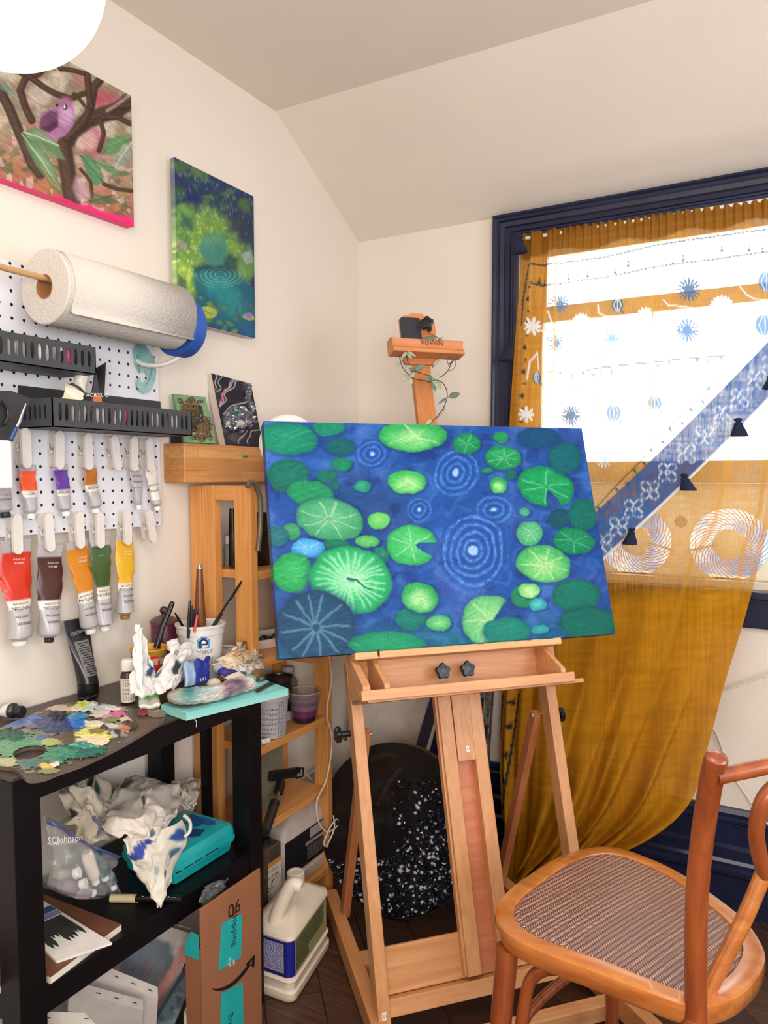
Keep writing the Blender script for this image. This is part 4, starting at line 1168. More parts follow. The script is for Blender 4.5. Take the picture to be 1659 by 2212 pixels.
# ---- paint tubes
def paint_tube(name, label, top, bot, wt, rb, bands, seed=0, cap=(232, 228, 222), capr=None, caplen=0.010, nrm=(1, 0, 0), texts=(), neck=0.006, group=None, crush=1.0, flat=0.0012):
    """a collapsible tube from its folded end (top) to its shoulder (bot); bands: (t0, t1, colour)"""
    top, bot, nrm = V(top), V(bot), V(nrm).normalized()
    d = (bot - top); L = d.length; d.normalize(); nrm = (nrm - d * nrm.dot(d)).normalized(); s = d.cross(nrm)
    root = thing(name, label, 'paint tube', bot, 0, group)
    N = 44; seg = 26; rs = random.Random(seed); ph = [rs.random() * 6.28 for _ in range(6)]
    cs = []; cols = []
    for i in range(N):
        t = i / (N - 1); k = sstep(0.02, 0.95, t)
        w_ = wt / 2 * (1 - k) + rb * k; h = flat * (1 - sstep(0.0, 0.9, t)) + rb * (0.55 + 0.45 * sstep(0.6, 1, t)) * sstep(0.0, 0.9, t)
        w_ *= 1 - crush * 0.10 * math.sin(ph[0] + 7 * t) * math.sin(math.pi * t); h *= 1 - crush * 0.25 * (0.5 + 0.5 * math.sin(ph[1] + 11 * t)) * math.sin(math.pi * t)
        col = None
        for a_, b_, c_ in bands:
            if a_ <= t <= b_ + 1e-6: col = c_
        if col is None: col = bands[-1][2]
        ring = []
        for j in range(seg):
            q = 2 * math.pi * j / seg
            e = 1 + crush * 0.05 * (math.sin(3 * q + ph[2] + 13 * t) + math.sin(5 * q + ph[3] - 21 * t)) * math.sin(math.pi * min(t * 1.1, 1))
            ring.append(top + d * (L * t) + s * (w_ * math.cos(q) * e + crush * 0.0012 * math.sin(ph[4] + 9 * t)) + nrm * (h * math.sin(q) * e + crush * 0.0015 * math.sin(ph[5] + 8 * t)))
        cs.append(ring); cols.append(tuple(lin(np.array(col))))
    cs.append([bot + d * neck * 0.5 + (p - bot) * 0.75 for p in cs[-1]]); cols.append(cols[-1])
    cs.append([bot + d * neck + (s * math.cos(2 * math.pi * j / seg) + nrm * math.sin(2 * math.pi * j / seg)) * rb * 0.5 for j in range(seg)]); cols.append(cols[-1])
    b = MB(); b.ring(cs, seg, None, col=cols); b.build('tube', M_TUBE, root, smooth=60)
    if cap is not None:
        r = capr or rb * 0.62
        c0_ = bot + d * neck
        MB().lathe(c0_, [(r * 0.8, 0), (r, 0.002), (r, caplen - 0.002), (r * 0.9, caplen)], 18, d).build('cap', mat('tube_cap_%d_%d_%d' % cap, cap, 0.4), root, smooth=40)
    if texts:
        tb = {}
        for s_, size, t, off, ink in texts:
            fl = TEXT[s_]; vs = []
            for x, y in fl[0]:
                lat = (x - fl[2] / 2) * size + off; tt = min(max(t + (y - 0.35) * size / L, 0), 1); kk = float(sstep(0.02, 0.95, tt))
                w_ = wt / 2 * (1 - kk) + rb * kk; e_ = float(sstep(0.0, 0.9, tt)); h = flat * (1 - e_) + rb * (0.55 + 0.45 * float(sstep(0.6, 1, tt))) * e_
                q = max(-0.98, min(0.98, lat / w_)); vs.append(top + d * (L * tt) + s * (lat * 0.98) + nrm * (h * math.sqrt(1 - q * q) * 1.02 + 0.0012))
            tb.setdefault(ink, MB()).add(vs, fl[1])
        for ink, q in tb.items(): q.build('lettering', {'k': M_INK, 'w': M_WINK}[ink], root)
    return root


SIL, CRM = (176, 172, 176), (228, 222, 212)


def pegtube(name, label, t, b_, wt, rb, colour, seed, x=0.036, sil=0.12, c1=0.56, c2=0.70, cap=(232, 228, 222), big=False, **kw):
    T_, B_ = PX(*t, x), PX(*b_, x + 0.004)
    bands = [(0, sil, SIL), (sil, c1, colour), (c1, c2, CRM), (c2, 1, SIL)]
    tx = [('OIL COLOUR', 0.0058 if big else 0.0042, c1 + 0.03, 0.0, 'k'), ('WINTON', 0.0092 if big else 0.0066, c1 + 0.075, 0.0, 'k')]
    if big: tx += [('200 ml e', 0.006, 0.24, -0.004, 'w'), ('6.75 US fl oz', 0.005, 0.20, -0.004, 'w'), ('WINSOR', 0.0076, c2 + 0.13, 0, 'k'), ('& NEWTON', 0.0058, c2 + 0.06, 0, 'k')]
    if 'texts' in kw: tx = kw.pop('texts')
    return paint_tube(name, label, T_, B_, wt, rb, bands, seed, cap, texts=tx, group='paint tubes clipped to the pegboard', **kw)


pegtube('paint_tube', 'small orange-red paint tube hanging in the upper clip row', (59, 1004), (66, 1103), 0.037, 0.0130, (232, 84, 32), 1)
pegtube('paint_tube', 'small purple paint tube hanging in the upper clip row', (130, 1003), (141, 1098), 0.035, 0.0130, (92, 42, 150), 2)
pegtube('paint_tube', 'small ochre brown paint tube hanging in the upper clip row', (192, 1006), (205, 1092), 0.032, 0.0135, (176, 104, 20), 3, sil=0.08, c1=0.48, c2=0.64)
pegtube('paint_tube', 'small rolled black and white paint tube hanging in the upper clip row', (293, 1003), (299, 1086), 0.031, 0.0095, (206, 200, 196), 4, sil=0.08, c1=0.1, c2=0.14, texts=[('ACRYLIC', 0.006, 0.3, 0, 'k'), ('WINTON', 0.006, 0.45, 0, 'k'), ('OIL COLOUR', 0.005, 0.6, 0, 'k')], crush=1.8)
pegtube('paint_tube', 'small cream paint tube at the right end of the upper clip row', (324, 1006), (338, 1088), 0.033, 0.0120, (228, 220, 210), 5, sil=0.03, c1=0.56, c2=0.9, texts=[('OIL COLOUR', 0.005, 0.5, 0, 'k'), ('WINTON', 0.006, 0.65, 0, 'k')])
pegtube('paint_tube', 'dark greenish metal paint tube at the far left of the pegboard', (2, 1030), (10, 1100), 0.034, 0.0150, (120, 116, 96), 6, sil=0.02, c1=0.3, c2=0.32, cap=(30, 26, 24), texts=[('OIL COLOUR', 0.005, 0.55, 0, 'k'), ('WINSOR', 0.006, 0.7, 0, 'k')])
pegtube('paint_tube', 'large red paint tube hanging at the left of the lowest clip row', (33, 1166), (42, 1376), 0.062, 0.0225, (206, 48, 22), 7, c1=0.62, c2=0.72, big=True, crush=1.5)
pegtube('paint_tube', 'large dark brown paint tube without a cap in the lowest clip row', (109, 1178), (106, 1370), 0.058, 0.0220, (74, 36, 30), 8, c1=0.62, c2=0.72, cap=(48, 40, 36), capr=0.009, big=True)
pegtube('paint_tube', 'large golden orange paint tube slanting in the lowest clip row', (166, 1168), (194, 1352), 0.052, 0.0180, (208, 130, 26), 9, sil=0.08, c1=0.60, c2=0.72, big=True)
pegtube('paint_tube', 'large green paint tube hanging in the lowest clip row', (216, 1164), (226, 1346), 0.048, 0.0180, (66, 92, 48), 10, x=0.040, sil=0.08, c1=0.58, c2=0.70, big=True, crush=2.2)
pegtube('paint_tube', 'large yellow paint tube hanging at the right of the lowest clip row', (270, 1158), (270, 1322), 0.046, 0.0200, (226, 176, 40), 11, sil=0.06, c1=0.62, c2=0.72, cap=(150, 116, 30), capr=0.010, big=True, crush=1.6)

# ---- wire-slot baskets
m_bask = mat('dark_grey_powder_coat', (58, 60, 64), 0.5, var=0.03)


def slot_panel(b, o, ax, ay, w, h, n, rim_t, rim_b, rim_s, th, nrm):
    """panel with a row of upright oval slots: o lower-left corner, ax along, ay up"""
    o, ax, ay, nrm = V(o), V(ax).normalized(), V(ay).normalized(), V(nrm).normalized()
    P = lambda x, y: o + ax * x + ay * y
    b.obox(o, ax * w, ay * rim_b, nrm * th); b.obox(P(0, h - rim_t), ax * w, ay * rim_t, nrm * th)
    b.obox(P(0, rim_b), ax * rim_s, ay * (h - rim_t - rim_b), nrm * th); b.obox(P(w - rim_s, rim_b), ax * rim_s, ay * (h - rim_t - rim_b), nrm * th)
    cw_ = (w - 2 * rim_s) / n; hh = h - rim_t - rim_b
    for i in range(n):
        x0 = rim_s + cw_ * i; cx, cy = x0 + cw_ / 2, rim_b + hh / 2; K = 20; vs = []; fs = []
        for j in range(K):
            q = 2 * math.pi * (j + 0.5) / K; c_, s_ = math.cos(q), math.sin(q)
            ex = cw_ * 0.34 * c_ * (1 - 0.25 * (1 - abs(s_))) ; ey = hh * 0.5 * s_
            m_ = max(abs(c_), abs(s_)); rx, ry = c_ / m_ * cw_ / 2, s_ / m_ * hh / 2
            for k in (0, 1):
                vs += [P(cx + ex, cy + ey) + nrm * th * k, P(cx + rx, cy + ry) + nrm * th * k]
        for j in range(K):
            a_, c2 = 4 * j, 4 * ((j + 1) % K)
            fs += [(a_, a_ + 1, c2 + 1, c2), (a_ + 2, c2 + 2, c2 + 3, a_ + 3), (a_, c2, c2 + 2, a_ + 2)]
        b.add(vs, fs)
    return b


# upper basket (runs out of the picture on the left)
XF1 = 0.125
zt1, zb1 = PX(100, 731, XF1).z, PX(100, 794, XF1).z
yr1 = PX(207, 775, XF1).y; yl1 = yr1 - 0.34
bk = thing('metal_basket', 'dark grey slotted metal basket hung higher on the pegboard', 'basket', (0.07, (yr1 + yl1) / 2, zb1), 0, 'slotted metal baskets')
b = slot_panel(MB(), (XF1, yl1, zb1), (0, 1, 0), (0, 0, 1), yr1 - yl1, zt1 - zb1, 21, 0.010, 0.012, 0.008, 0.002, (-1, 0, 0)); b.build('front_panel', m_bask, bk)
MB().box((XPB + 0.002, yr1 - 0.002, zb1), (XF1, yr1, zt1)).build('end_panel', m_bask, bk)
MB().box((XPB + 0.002, yl1, zb1), (XF1, yr1, zb1 + 0.002)).build('bottom', m_bask, bk)
MB().box((XPB + 0.0005, yl1 + 0.05, zb1), (XPB + 0.0025, yr1 - 0.02, zt1 + 0.015)).build('back_plate', m_bask, bk, bevel=0.0008)
# lower basket
XF2 = 0.125
ztL, zbL = PX(115, 858, XF2).z, PX(112, 922, XF2).z
ylL, yrL = PX(113, 890, XF2).y, PX(415, 915, XF2).y
bk2 = thing('metal_basket', 'dark grey slotted metal basket hung lower with a black packet standing in it', 'basket', (0.07, (ylL + yrL) / 2, zbL), 0, 'slotted metal baskets')
slot_panel(MB(), (XF2, ylL, zbL), (0, 1, 0), (0, 0, 1), yrL - ylL, ztL - zbL, 24, 0.009, 0.012, 0.010, 0.002, (-1, 0, 0)).build('front_panel', m_bask, bk2)
slot_panel(MB(), (XPB + 0.002, ylL, zbL), (1, 0, 0), (0, 0, 1), XF2 - XPB - 0.002, ztL - zbL, 5, 0.012, 0.014, 0.014, 0.002, (0, 1, 0)).build('end_panel', m_bask, bk2)
MB().box((XPB + 0.002, yrL - 0.002, zbL), (XF2, yrL, ztL)).build('end_panel', m_bask, bk2)
MB().box((XPB + 0.002, ylL, zbL), (XF2, yrL, zbL + 0.002)).build('bottom', m_bask, bk2)
yb0, yb1 = PX(38, 850, XPB).y, PX(346, 880, XPB).y
MB().box((XPB + 0.0005, yb0, zbL), (XPB + 0.002, yb1, PX(38, 832, XPB).z)).build('back_plate', mat('black_powder_coat', (38, 38, 42), 0.45), bk2, bevel=0.0006)
# what lies in the baskets
rs = random.Random(11)
cols = [(230, 228, 224), (40, 38, 42), (214, 208, 200), (216, 60, 130), (190, 186, 186), (236, 234, 230), (30, 30, 36), (206, 200, 190)]
tb = None
for bi, (y0, y1, zb, grp) in enumerate(((yl1, yr1, zb1, 'paint tubes in the higher basket'), (ylL + 0.01, yrL, zbL, 'paint tubes in the lower basket'))):
    n_ = 11 if bi == 0 else 13
    for i in range(n_):
        y = y0 + 0.012 + (y1 - y0 - 0.024) * (i + 0.5) / n_; c = cols[(i * 3 + bi) % 8]
        lean = (rs.random() - 0.5) * 0.03; x = 0.095 + 0.012 * (i % 2)
        lb = 'small paint tube standing behind the slots of the %s basket' % ('higher' if bi == 0 else 'lower')
        r = thing('small_paint_tube', lb, 'paint tube', (x, y, zb + 0.002), 0, grp)
        MB().lathe((x, y, zb + 0.003), [(0.004, 0), (0.0042, 0.008), (0.0075, 0.012), (0.0078, 0.035), (0.0070, 0.046)], 12, (0.1, lean * 10, 1)).build('tube', mat('basket_tube_%d' % ((i * 3 + bi) % 8), c, 0.4), r, smooth=50)
        MB().lathe((x - 0.001, y, zb + 0.0022), [(0.0048, 0), (0.0048, 0.0075)], 10).build('cap', M_WHITE if i % 3 else M_BLACK, r, smooth=40)
# packet standing in the lower basket
zp = ztL
r = thing('brush_packet', 'black packet of acrylic supplies standing in the lower basket', 'packet', (0.075, PX(205, 860, 0.075).y, zbL + 0.003))
q = [PX(190, 905, 0.07), PX(222, 905, 0.085), PX(228, 784, 0.085), PX(207, 796, 0.07)]
MB().prism(q, (-0.3, 0.2, 0), 0.006).build('sleeve', mat('black_glossy_card', (26, 25, 28), 0.3), r, bevel=0.001)
bx = (q[1] - q[0]).normalized(); by = (q[3] - q[0]).normalized(); fn = bx.cross(by).normalized(); fn = fn if fn.x > 0 else -fn
MB().text('ACRYLIC', 0.011, q[0] * 0.3 + q[1] * 0.25 + q[2] * 0.2 + q[3] * 0.25 + fn * 0.001, bx, by).build('lettering', M_WINK, r)
MB().prism([q[0] + by * 0.018 + bx * 0.004 + fn * .0006, q[0] + by * 0.018 + bx * 0.022 + fn * .0006, q[0] + by * 0.05 + bx * 0.022 + fn * .0006, q[0] + by * 0.05 + bx * 0.004 + fn * .0006], fn, 0.0004).build('picture', mat('orange_print', (196, 96, 50), 0.5), r)
# crumpled cream tube poking out of the basket
r = paint_tube('paint_tube', 'crumpled cream paint tube poking up out of the lower basket', PX(150, 868, 0.10), PX(176, 822, 0.085), 0.036, 0.013, [(0, 0.2, (224, 200, 160)), (0.2, 0.55, (232, 222, 206)), (0.55, 0.7, (70, 74, 56)), (0.7, 1, (226, 220, 210))], 21, crush=2.5, nrm=(1, -0.3, 0.2))

# ---- paper towel on its dowel
XT = 0.112
pa_, pb_ = PX(96, 613, XT), PX(372, 692, XT)
zc = (pa_.z + pb_.z) / 2; yL, yR = pa_.y, pb_.y
RT, RC = 0.0685, 0.021


def towel_mat():
    m, n, l, p = nt('embossed_paper_towel')
    t = n.new('ShaderNodeTexCoord'); v = n.new('ShaderNodeTexVoronoi'); v.inputs['Scale'].default_value = 170; l.new(t.outputs['Object'], v.inputs['Vector'])
    bm = n.new('ShaderNodeBump'); bm.inputs['Strength'].default_value = 0.45; bm.inputs['Distance'].default_value = 0.002; bm.invert = True
    l.new(v.outputs['Distance'], bm.inputs['Height']); l.new(bm.outputs['Normal'], p.inputs['Normal'])
    p.inputs['Base Color'].default_value = rgba((208, 202, 194)); p.inputs['Roughness'].default_value = 0.9
    return m


m_tow = towel_mat()
roll = thing('paper_towel_roll', 'white paper towel roll hanging on a wooden dowel above the baskets', 'paper towel', (XT, (yL + yR) / 2, zc))
b = MB(); b.lathe((XT, yL, zc), [(RC + 0.001, 0), (RT - 0.002, 0), (RT, 0.002), (RT, yR - yL - 0.002), (RT - 0.002, yR - yL), (RC + 0.001, yR - yL)], 56, (0, 1, 0), caps=False, closed=True); b.build('roll', m_tow, roll, smooth=40)
b = MB(); b.lathe((XT, yL - 0.001, zc), [(RC, 0), (RC + 0.0014, 0), (RC + 0.0014, yR - yL + 0.002), (RC, yR - yL + 0.002)], 32, (0, 1, 0), caps=False, closed=True); b.build('cardboard_core', mat('brown_cardboard', (170, 120, 78), 0.85, var=0.05), roll, smooth=40)
ang = [math.radians(q) for q in np.linspace(75, -30, 24)]
P = np.zeros((27, 2, 3))
for i, q in enumerate(ang): 
    for j, y in enumerate((yL + 0.012, yR + 0.004)): P[i, j] = (XT + (RT + 0.0012) * math.cos(q), y, zc + (RT + 0.0012) * math.sin(q))
for i in range(3):
    for j, y in enumerate((yL + 0.012, yR + 0.004)): P[24 + i, j] = (P[23, j][0] - 0.002 * (i + 1) + 0.006 * (i == 2), y, P[23, j][2] - 0.006 * (i + 1))
MB().grid(P).build('loose_sheet', m_tow, roll, smooth=180, solid=0.0006)
holder = thing('towel_dowel', 'wooden dowel on white brackets carrying the paper towel roll', 'dowel', (XT, yL, zc))
zd = zc + RC - 0.0058
MB().cyl((XT, yL - 0.45, zd), (XT, yR + 0.055, zd), 0.0056, seg=16).build('dowel', wood('pale_dowel_wood', (176, 132, 84), (206, 164, 112), axis=1), holder, smooth=40)
MB().lathe((XT, yR + 0.046, zd), [(0.006, 0), (0.017, 0.004), (0.021, 0.016), (0.019, 0.03), (0.009, 0.036)], 20, (0.1, 1, 0.05)).build('end_knob', mat('clear_white_plastic', (226, 222, 212), 0.25), holder, smooth=50)
MB().tube(spline([(0.018, yR - 0.025, zc - 0.085), (0.05, yR - 0.02, zc - 0.100), (0.09, yR + 0.0, zc - 0.098), (0.108, yR + 0.03, zc - 0.07), (XT, yR + 0.045, zc)], 8), 0.005, 12).build('bracket', mat('white_bracket_plastic', (224, 220, 212), 0.3), holder, smooth=50)
b = MB(); b.lathe((XT, yR + 0.006, zd - 0.032), [(0.038, 0), (RT - 0.006, 0), (RT - 0.004, 0.002), (RT - 0.004, 0.034), (RT - 0.006, 0.036), (0.038, 0.036)], 48, (0, 1, 0), caps=False, closed=True)
tape = tag(b.build('painters_tape_roll', mat('blue_masking_tape', (38, 84, 170), 0.6, var=0.05), None, smooth=40), 'blue masking tape roll hung on the dowel beside the paper towel', 'tape roll')

# ---- turquoise drawing curve
k = 450 / 1659.0
Tz = lambda pts, x: [PX(a_ * k, 500 + b_ * k, x) for a_, b_ in pts]
outer = [(1100, 880), (1075, 905), (1064, 950), (1063, 1000), (1075, 1055), (1095, 1095), (1120, 1125), (1150, 1112), (1170, 1140), (1166, 1180), (1140, 1208), (1108, 1192), (1118, 1162), (1104, 1160), (1088, 1190), (1086, 1230), (1104, 1268), (1140, 1290), (1175, 1284), (1205, 1250), (1226, 1195), (1239, 1130), (1238, 1070), (1222, 1012), (1190, 955), (1155, 912), (1125, 882)]
hole = [(1190, 1048), (1203, 1046), (1209, 1062), (1208, 1110), (1194, 1165), (1168, 1218), (1140, 1240), (1112, 1232), (1118, 1222), (1140, 1226), (1160, 1208), (1184, 1160), (1195, 1105), (1194, 1065)]
cv = thing('drawing_curve', 'turquoise translucent drawing curve hanging under the blue tape roll', 'ruler', PX(314, 800, 0.028))
MB().prism(Tz(outer, 0.027), (1, 0, 0), 0.002, [Tz(hole, 0.027)]).build('template', mat('turquoise_clear_plastic', (120, 178, 176), 0.15, alpha=0.72, c2=(150, 200, 196), scale=8), cv)
MB().text('C-Thru', 0.014, PX(300, 785, 0.0295), (0, 0.12, -1), (0, 1, 0.1)).build('lettering', mat('dark_teal_ink', (40, 80, 84), 0.5), cv)

# ---- black scissor holder, scissors, brush and white box at the far left edge
q = [PX(u, v, 0.14) for u, v in ((-40, 948), (26, 950), (62, 862), (24, 848), (-40, 846))]
hd = thing('scissor_holder', 'black sleeve hanging at the far left edge of the pegboard', 'holder', PX(0, 948, 0.10))
MB().prism(q, (-1, 0, 0), 0.03).build('sleeve', mat('black_leatherette', (44, 42, 44), 0.5, bump=0.1), hd, bevel=0.003)
sc = thing('scissors', 'black handled scissors in the black sleeve at the left edge', 'scissors', PX(0, 900, 0.15))
MB().tube([PX(u, v, 0.148) for u, v in ((-14, 872), (4, 868), (15, 882), (18, 900), (10, 916), (-8, 920), (-20, 900))], 0.0035, 10, closed=True).build('handle_loop', M_BLACK, sc, smooth=50)
MB().tube([PX(-4, 868, 0.148), PX(-30, 830, 0.146)], [0.004, 0.002], 8).build('blade', M_CHROME, sc)
br = thing('paintbrush', 'blue handled paintbrush leaning across the black sleeve', 'brush', PX(24, 950, 0.155))
MB().tube([PX(24, 948, 0.155), PX(36, 922, 0.155)], [0.004, 0.0028], 10).build('handle', mat('blue_lacquer', (40, 76, 130), 0.25), br, smooth=50)
MB().tube([PX(36, 922, 0.155), PX(42, 910, 0.155), PX(56, 872, 0.155)], [0.003, 0.0034, 0.0012], 10).build('ferrule', M_CHROME, br, smooth=50)
bx_ = thing('white_box', 'small white box hanging below the black sleeve at the left edge', 'box', PX(0, 1056, 0.12))
y1_ = PX(28, 1000, 0.15).y; zt2, zb2 = PX(20, 951, 0.15).z, PX(20, 1056, 0.15).z
MB().box((XPB, y1_ - 0.1, zb2), (0.15, y1_, zt2)).build('body', M_WHITE, bx_, bevel=0.004)
# ================================================================== black side table with shelves
m_tab = mat('black_brown_lacquer', (12, 8, 12), 0.45, var=0.15, scale=14, spec=0.25)
m_tabtop = mat('dark_brown_table_top', (58, 46, 40), 0.38, var=0.08, scale=10)
TX0, TX1, TY0, TY1, TZ = 0.012, 0.318, -1.53, -0.936, 0.724
tab = thing('side_table', 'black wooden side table with a lower shelf against the left wall', 'table', ((TX0 + TX1) / 2, (TY0 + TY1) / 2, 0))
MB().box((TX0, TY0, TZ - 0.006), (TX1, TY1, TZ)).build('table_top', m_tabtop, tab, bevel=0.0015)
b = MB(); b.box((TX1 - 0.02, TY0 + 0.0475, TZ - 0.046), (TX1 - 0.0005, TY1 - 0.0425, TZ - 0.0065)); b.build('apron', m_tab, tab)
MB().box((TX0 + 0.046, TY1 - 0.02, TZ - 0.046), (TX1 - 0.05, TY1 - 0.0005, TZ - 0.0065)).build('apron', m_tab, tab)
MB().box((TX0 + 0.046, TY0 + 0.0005, TZ - 0.046), (TX1 - 0.05, TY0 + 0.02, TZ - 0.0065)).build('apron', m_tab, tab)
for x0, x1, y0, y1 in ((TX1 - 0.048, TX1, TY0, TY0 + 0.047), (TX1 - 0.048, TX1, TY1 - 0.042, TY1), (TX0, TX0 + 0.045, TY0, TY0 + 0.047), (TX0, TX0 + 0.045, TY1 - 0.042, TY1)):
    MB().box((x0, y0, 0), (x1, y1, TZ - 0.0062)).build('leg', m_tab, tab, bevel=0.0012)
MB().box((0.158, TY1 - 0.02, 0.16), (0.178, TY1 - 0.004, TZ - 0.046)).build('end_slat', m_tab, tab)
MZ, BZ = 0.366, 0.125
for z in (MZ,): MB().box((TX0 + 0.003, TY0 + 0.003, z - 0.045), (TX1 - 0.002, TY1 - 0.003, z)).build('shelf', m_tab, tab, bevel=0.001)

TT = lambda u, v, h=0.0: PZ(u, v, TZ + h)

# ---- palette with its paint
pal = thing('paint_palette', 'clear flat palette covered with mixed oil paint on the near corner of the table', 'palette', TT(150, 1600))
po = [TT(u, v, 0.006) for u, v in ((-70, 1655), (-60, 1600), (0, 1572), (52, 1550), (100, 1530), (165, 1516), (230, 1520), (300, 1531), (342, 1532), (357, 1540), (352, 1556), (300, 1589), (240, 1622), (175, 1652), (130, 1667), (95, 1681), (62, 1684), (46, 1672), (34, 1661), (0, 1656))]
po = spline(po, 4, True)
thumb = [TT(64 + 34 * math.cos(q) + 8 * math.sin(q), 1626 - 4 * math.cos(q) * 2 + 11 * math.sin(q), 0.006) for q in np.linspace(0, 2 * math.pi, 20)[:-1]]
MB().prism([p - V((0, 0, 0.0055)) for p in po], (0, 0, 1), 0.005, [[p - V((0, 0, 0.0055)) for p in thumb]]).build('sheet', mat('clear_acrylic_sheet', (120, 108, 98), 0.12, alpha=0.55), pal)


def palette_paint():
    ys = np.linspace(-1.60, -1.10, 250); xs = np.linspace(0.05, 0.40, 190)
    Yg, Xg = np.meshgrid(ys, xs, indexing='ij')
    P = np.stack([Xg, Yg, np.full_like(Xg, TZ + 0.0062)], -1)
    U_, V_ = sketch(P); a = Art(U_, V_); k = 420 / 1659.0
    X = U_ / k; Y = (V_ - 1380) / k
    a.c[:] = (110, 98, 84); mask = np.zeros(X.shape); H = np.zeros(X.shape)
    W1 = fbm(X / 60, Y / 22, 3) - 0.5; W2 = fbm(X / 40 + 50, Y / 16 + 9, 3) - 0.5
    blobs = [(70, 900, 330, 90, (96, 160, 122), 2, (60, 128, 92)), (90, 830, 130, 45, (8, 84, 66), 5, (14, 110, 84)), (300, 700, 110, 45, (92, 116, 190), 3, (60, 86, 160)), (150, 720, 110, 36, (120, 140, 186), 1, (90, 120, 170)),
             (520, 730, 210, 80, (40, 62, 116), 3, (26, 44, 92)), (500, 660, 80, 40, (16, 18, 44), 7, (30, 34, 70)), (670, 720, 80, 45, (30, 104, 196), 4, (70, 140, 220)), (660, 660, 90, 30, (54, 140, 190), 2, (110, 180, 214)), (400, 850, 70, 25, (60, 96, 160), 1, (80, 120, 180)),
             (560, 850, 120, 44, (86, 78, 62), 3, (104, 96, 76)), (520, 600, 110, 28, (196, 182, 160), 3, (220, 208, 190)), (740, 580, 110, 36, (224, 226, 206), 6, (120, 196, 200)), (690, 575, 55, 26, (190, 206, 60), 6, (230, 236, 140)), (900, 590, 90, 24, (176, 198, 208), 3, (224, 224, 216)), (960, 600, 60, 18, (236, 232, 226), 4, (220, 214, 206)),
             (860, 640, 90, 34, (216, 208, 196), 3, (236, 230, 220)), (1010, 640, 68, 26, (214, 86, 152), 2, (232, 130, 184)), (920, 665, 50, 22, (228, 150, 200), 2, (240, 190, 220)), (800, 730, 90, 30, (226, 220, 196), 4, (240, 236, 222)), (960, 690, 70, 24, (128, 124, 76), 2, (150, 144, 96)), (1075, 700, 66, 36, (226, 200, 172), 2, (238, 220, 200)),
             (1095, 745, 74, 34, (62, 48, 40), 6, (86, 70, 58)), (1030, 770, 72, 32, (182, 110, 84), 2, (200, 134, 106)), (980, 810, 46, 26, (30, 26, 30), 5, (200, 220, 222)), (780, 815, 120, 58, (220, 222, 120), 3, (238, 238, 170)), (820, 790, 64, 24, (140, 118, 60), 2, (196, 190, 90)), (880, 850, 66, 28, (232, 206, 60), 5, (244, 228, 120)),
             (800, 880, 130, 40, (238, 220, 172), 3, (240, 232, 206)), (440, 890, 80, 30, (170, 186, 104), 2, (196, 206, 140)), (680, 960, 250, 60, (10, 96, 90), 4, (30, 130, 112)), (500, 990, 150, 60, (70, 150, 116), 3, (24, 106, 88)), (720, 920, 110, 26, (40, 140, 120), 5, (190, 220, 210)), (250, 1060, 120, 36, (66, 110, 108), 1, (86, 130, 124)),
             (60, 1050, 80, 34, (176, 178, 130), 1, (200, 200, 160)), (400, 1095, 66, 24, (222, 172, 92), 5, (240, 206, 140)), (470, 1080, 50, 18, (226, 230, 226), 4, (180, 200, 206)), (1220, 645, 50, 24, (140, 22, 50), 7, (170, 40, 64)), (1330, 640, 70, 32, (128, 112, 86), 1, (140, 124, 100)), (1000, 745, 50, 20, (150, 158, 150), 2, (170, 180, 170)), (940, 740, 60, 22, (200, 206, 190), 2, (220, 222, 210)), (430, 1130, 90, 24, (140, 140, 90), 1, (120, 150, 100)), (640, 600, 60, 24, (226, 214, 180), 4, (240, 232, 206))]
    base = (1 - sstep(.8, 1.05, np.hypot((X - 420) / 760, (Y - 830 + .25 * (X - 420)) / 300) + .5 * W1)) * .8
    a.mix(sstep(.4, .6, fbm(X / 90, Y / 40, 3)) * .9, (126, 134, 110)); a.mix(sstep(.5, .65, fbm(X / 60 + 9, Y / 30, 3)) * .7, (96, 84, 70)); a.mix(sstep(.55, .7, fbm(X / 50 + 4, Y / 24 + 8, 3)) * .6, (176, 172, 150)); mask = base * (fbm(X / 40, Y / 18, 3) > .42)
    for i, (cx, cy, A, B, c, h, c2) in enumerate(blobs):
        A *= 1.12; B *= 1.15
        r = np.hypot((X - cx) / A, (Y - cy) / B) + 0.7 * W1 + 0.5 * (fbm(X / 26 + 3 * i, Y / 12 + i, 3) - 0.5)
        m = 1 - sstep(0.86, 1.0, r); a.mix(m, c); a.mix(m * sstep(0.5, 0.72, fbm(X / 30 + i, Y / 8 + 5 * i, 3)) * 0.85, c2)
        mask = np.maximum(mask, m); H = np.maximum(H * (1 - m), m * h * (0.35 + 0.9 * fbm(X / 18 + i, Y / 9 + i, 3)) * 0.00085 * (1.2 - 0.5 * np.clip(r, 0, 1)))
    inside = np.zeros(X.shape, bool); n = len(po)
    for i in range(n):
        p, q = po[i], po[(i + 1) % n]
        if p.y != q.y: inside ^= ((p.y > Yg) != (q.y > Yg)) & (Xg < (q.x - p.x) * (Yg - p.y) / (q.y - p.y) + p.x)
    tx, ty = (thumb[0] + thumb[9]) / 2, 0
    tm = np.hypot(Xg - tx.x, Yg - tx.y) > 0.0001
    P[..., 2] += H
    tin = np.zeros(X.shape, bool); n = len(thumb)
    for i in range(n):
        p, q = thumb[i], thumb[(i + 1) % n]
        if p.y != q.y: tin ^= ((p.y > Yg) != (q.y > Yg)) & (Xg < (q.x - p.x) * (Yg - p.y) / (q.y - p.y) + p.x)
    b = MB(); vis = (mask > 0.35) & inside & ~tin
    idx = -np.ones(X.shape, int); col = a.out()
    quad = vis[:-1, :-1] & vis[1:, :-1] & vis[:-1, 1:] & vis[1:, 1:]
    use = np.zeros(X.shape, bool)
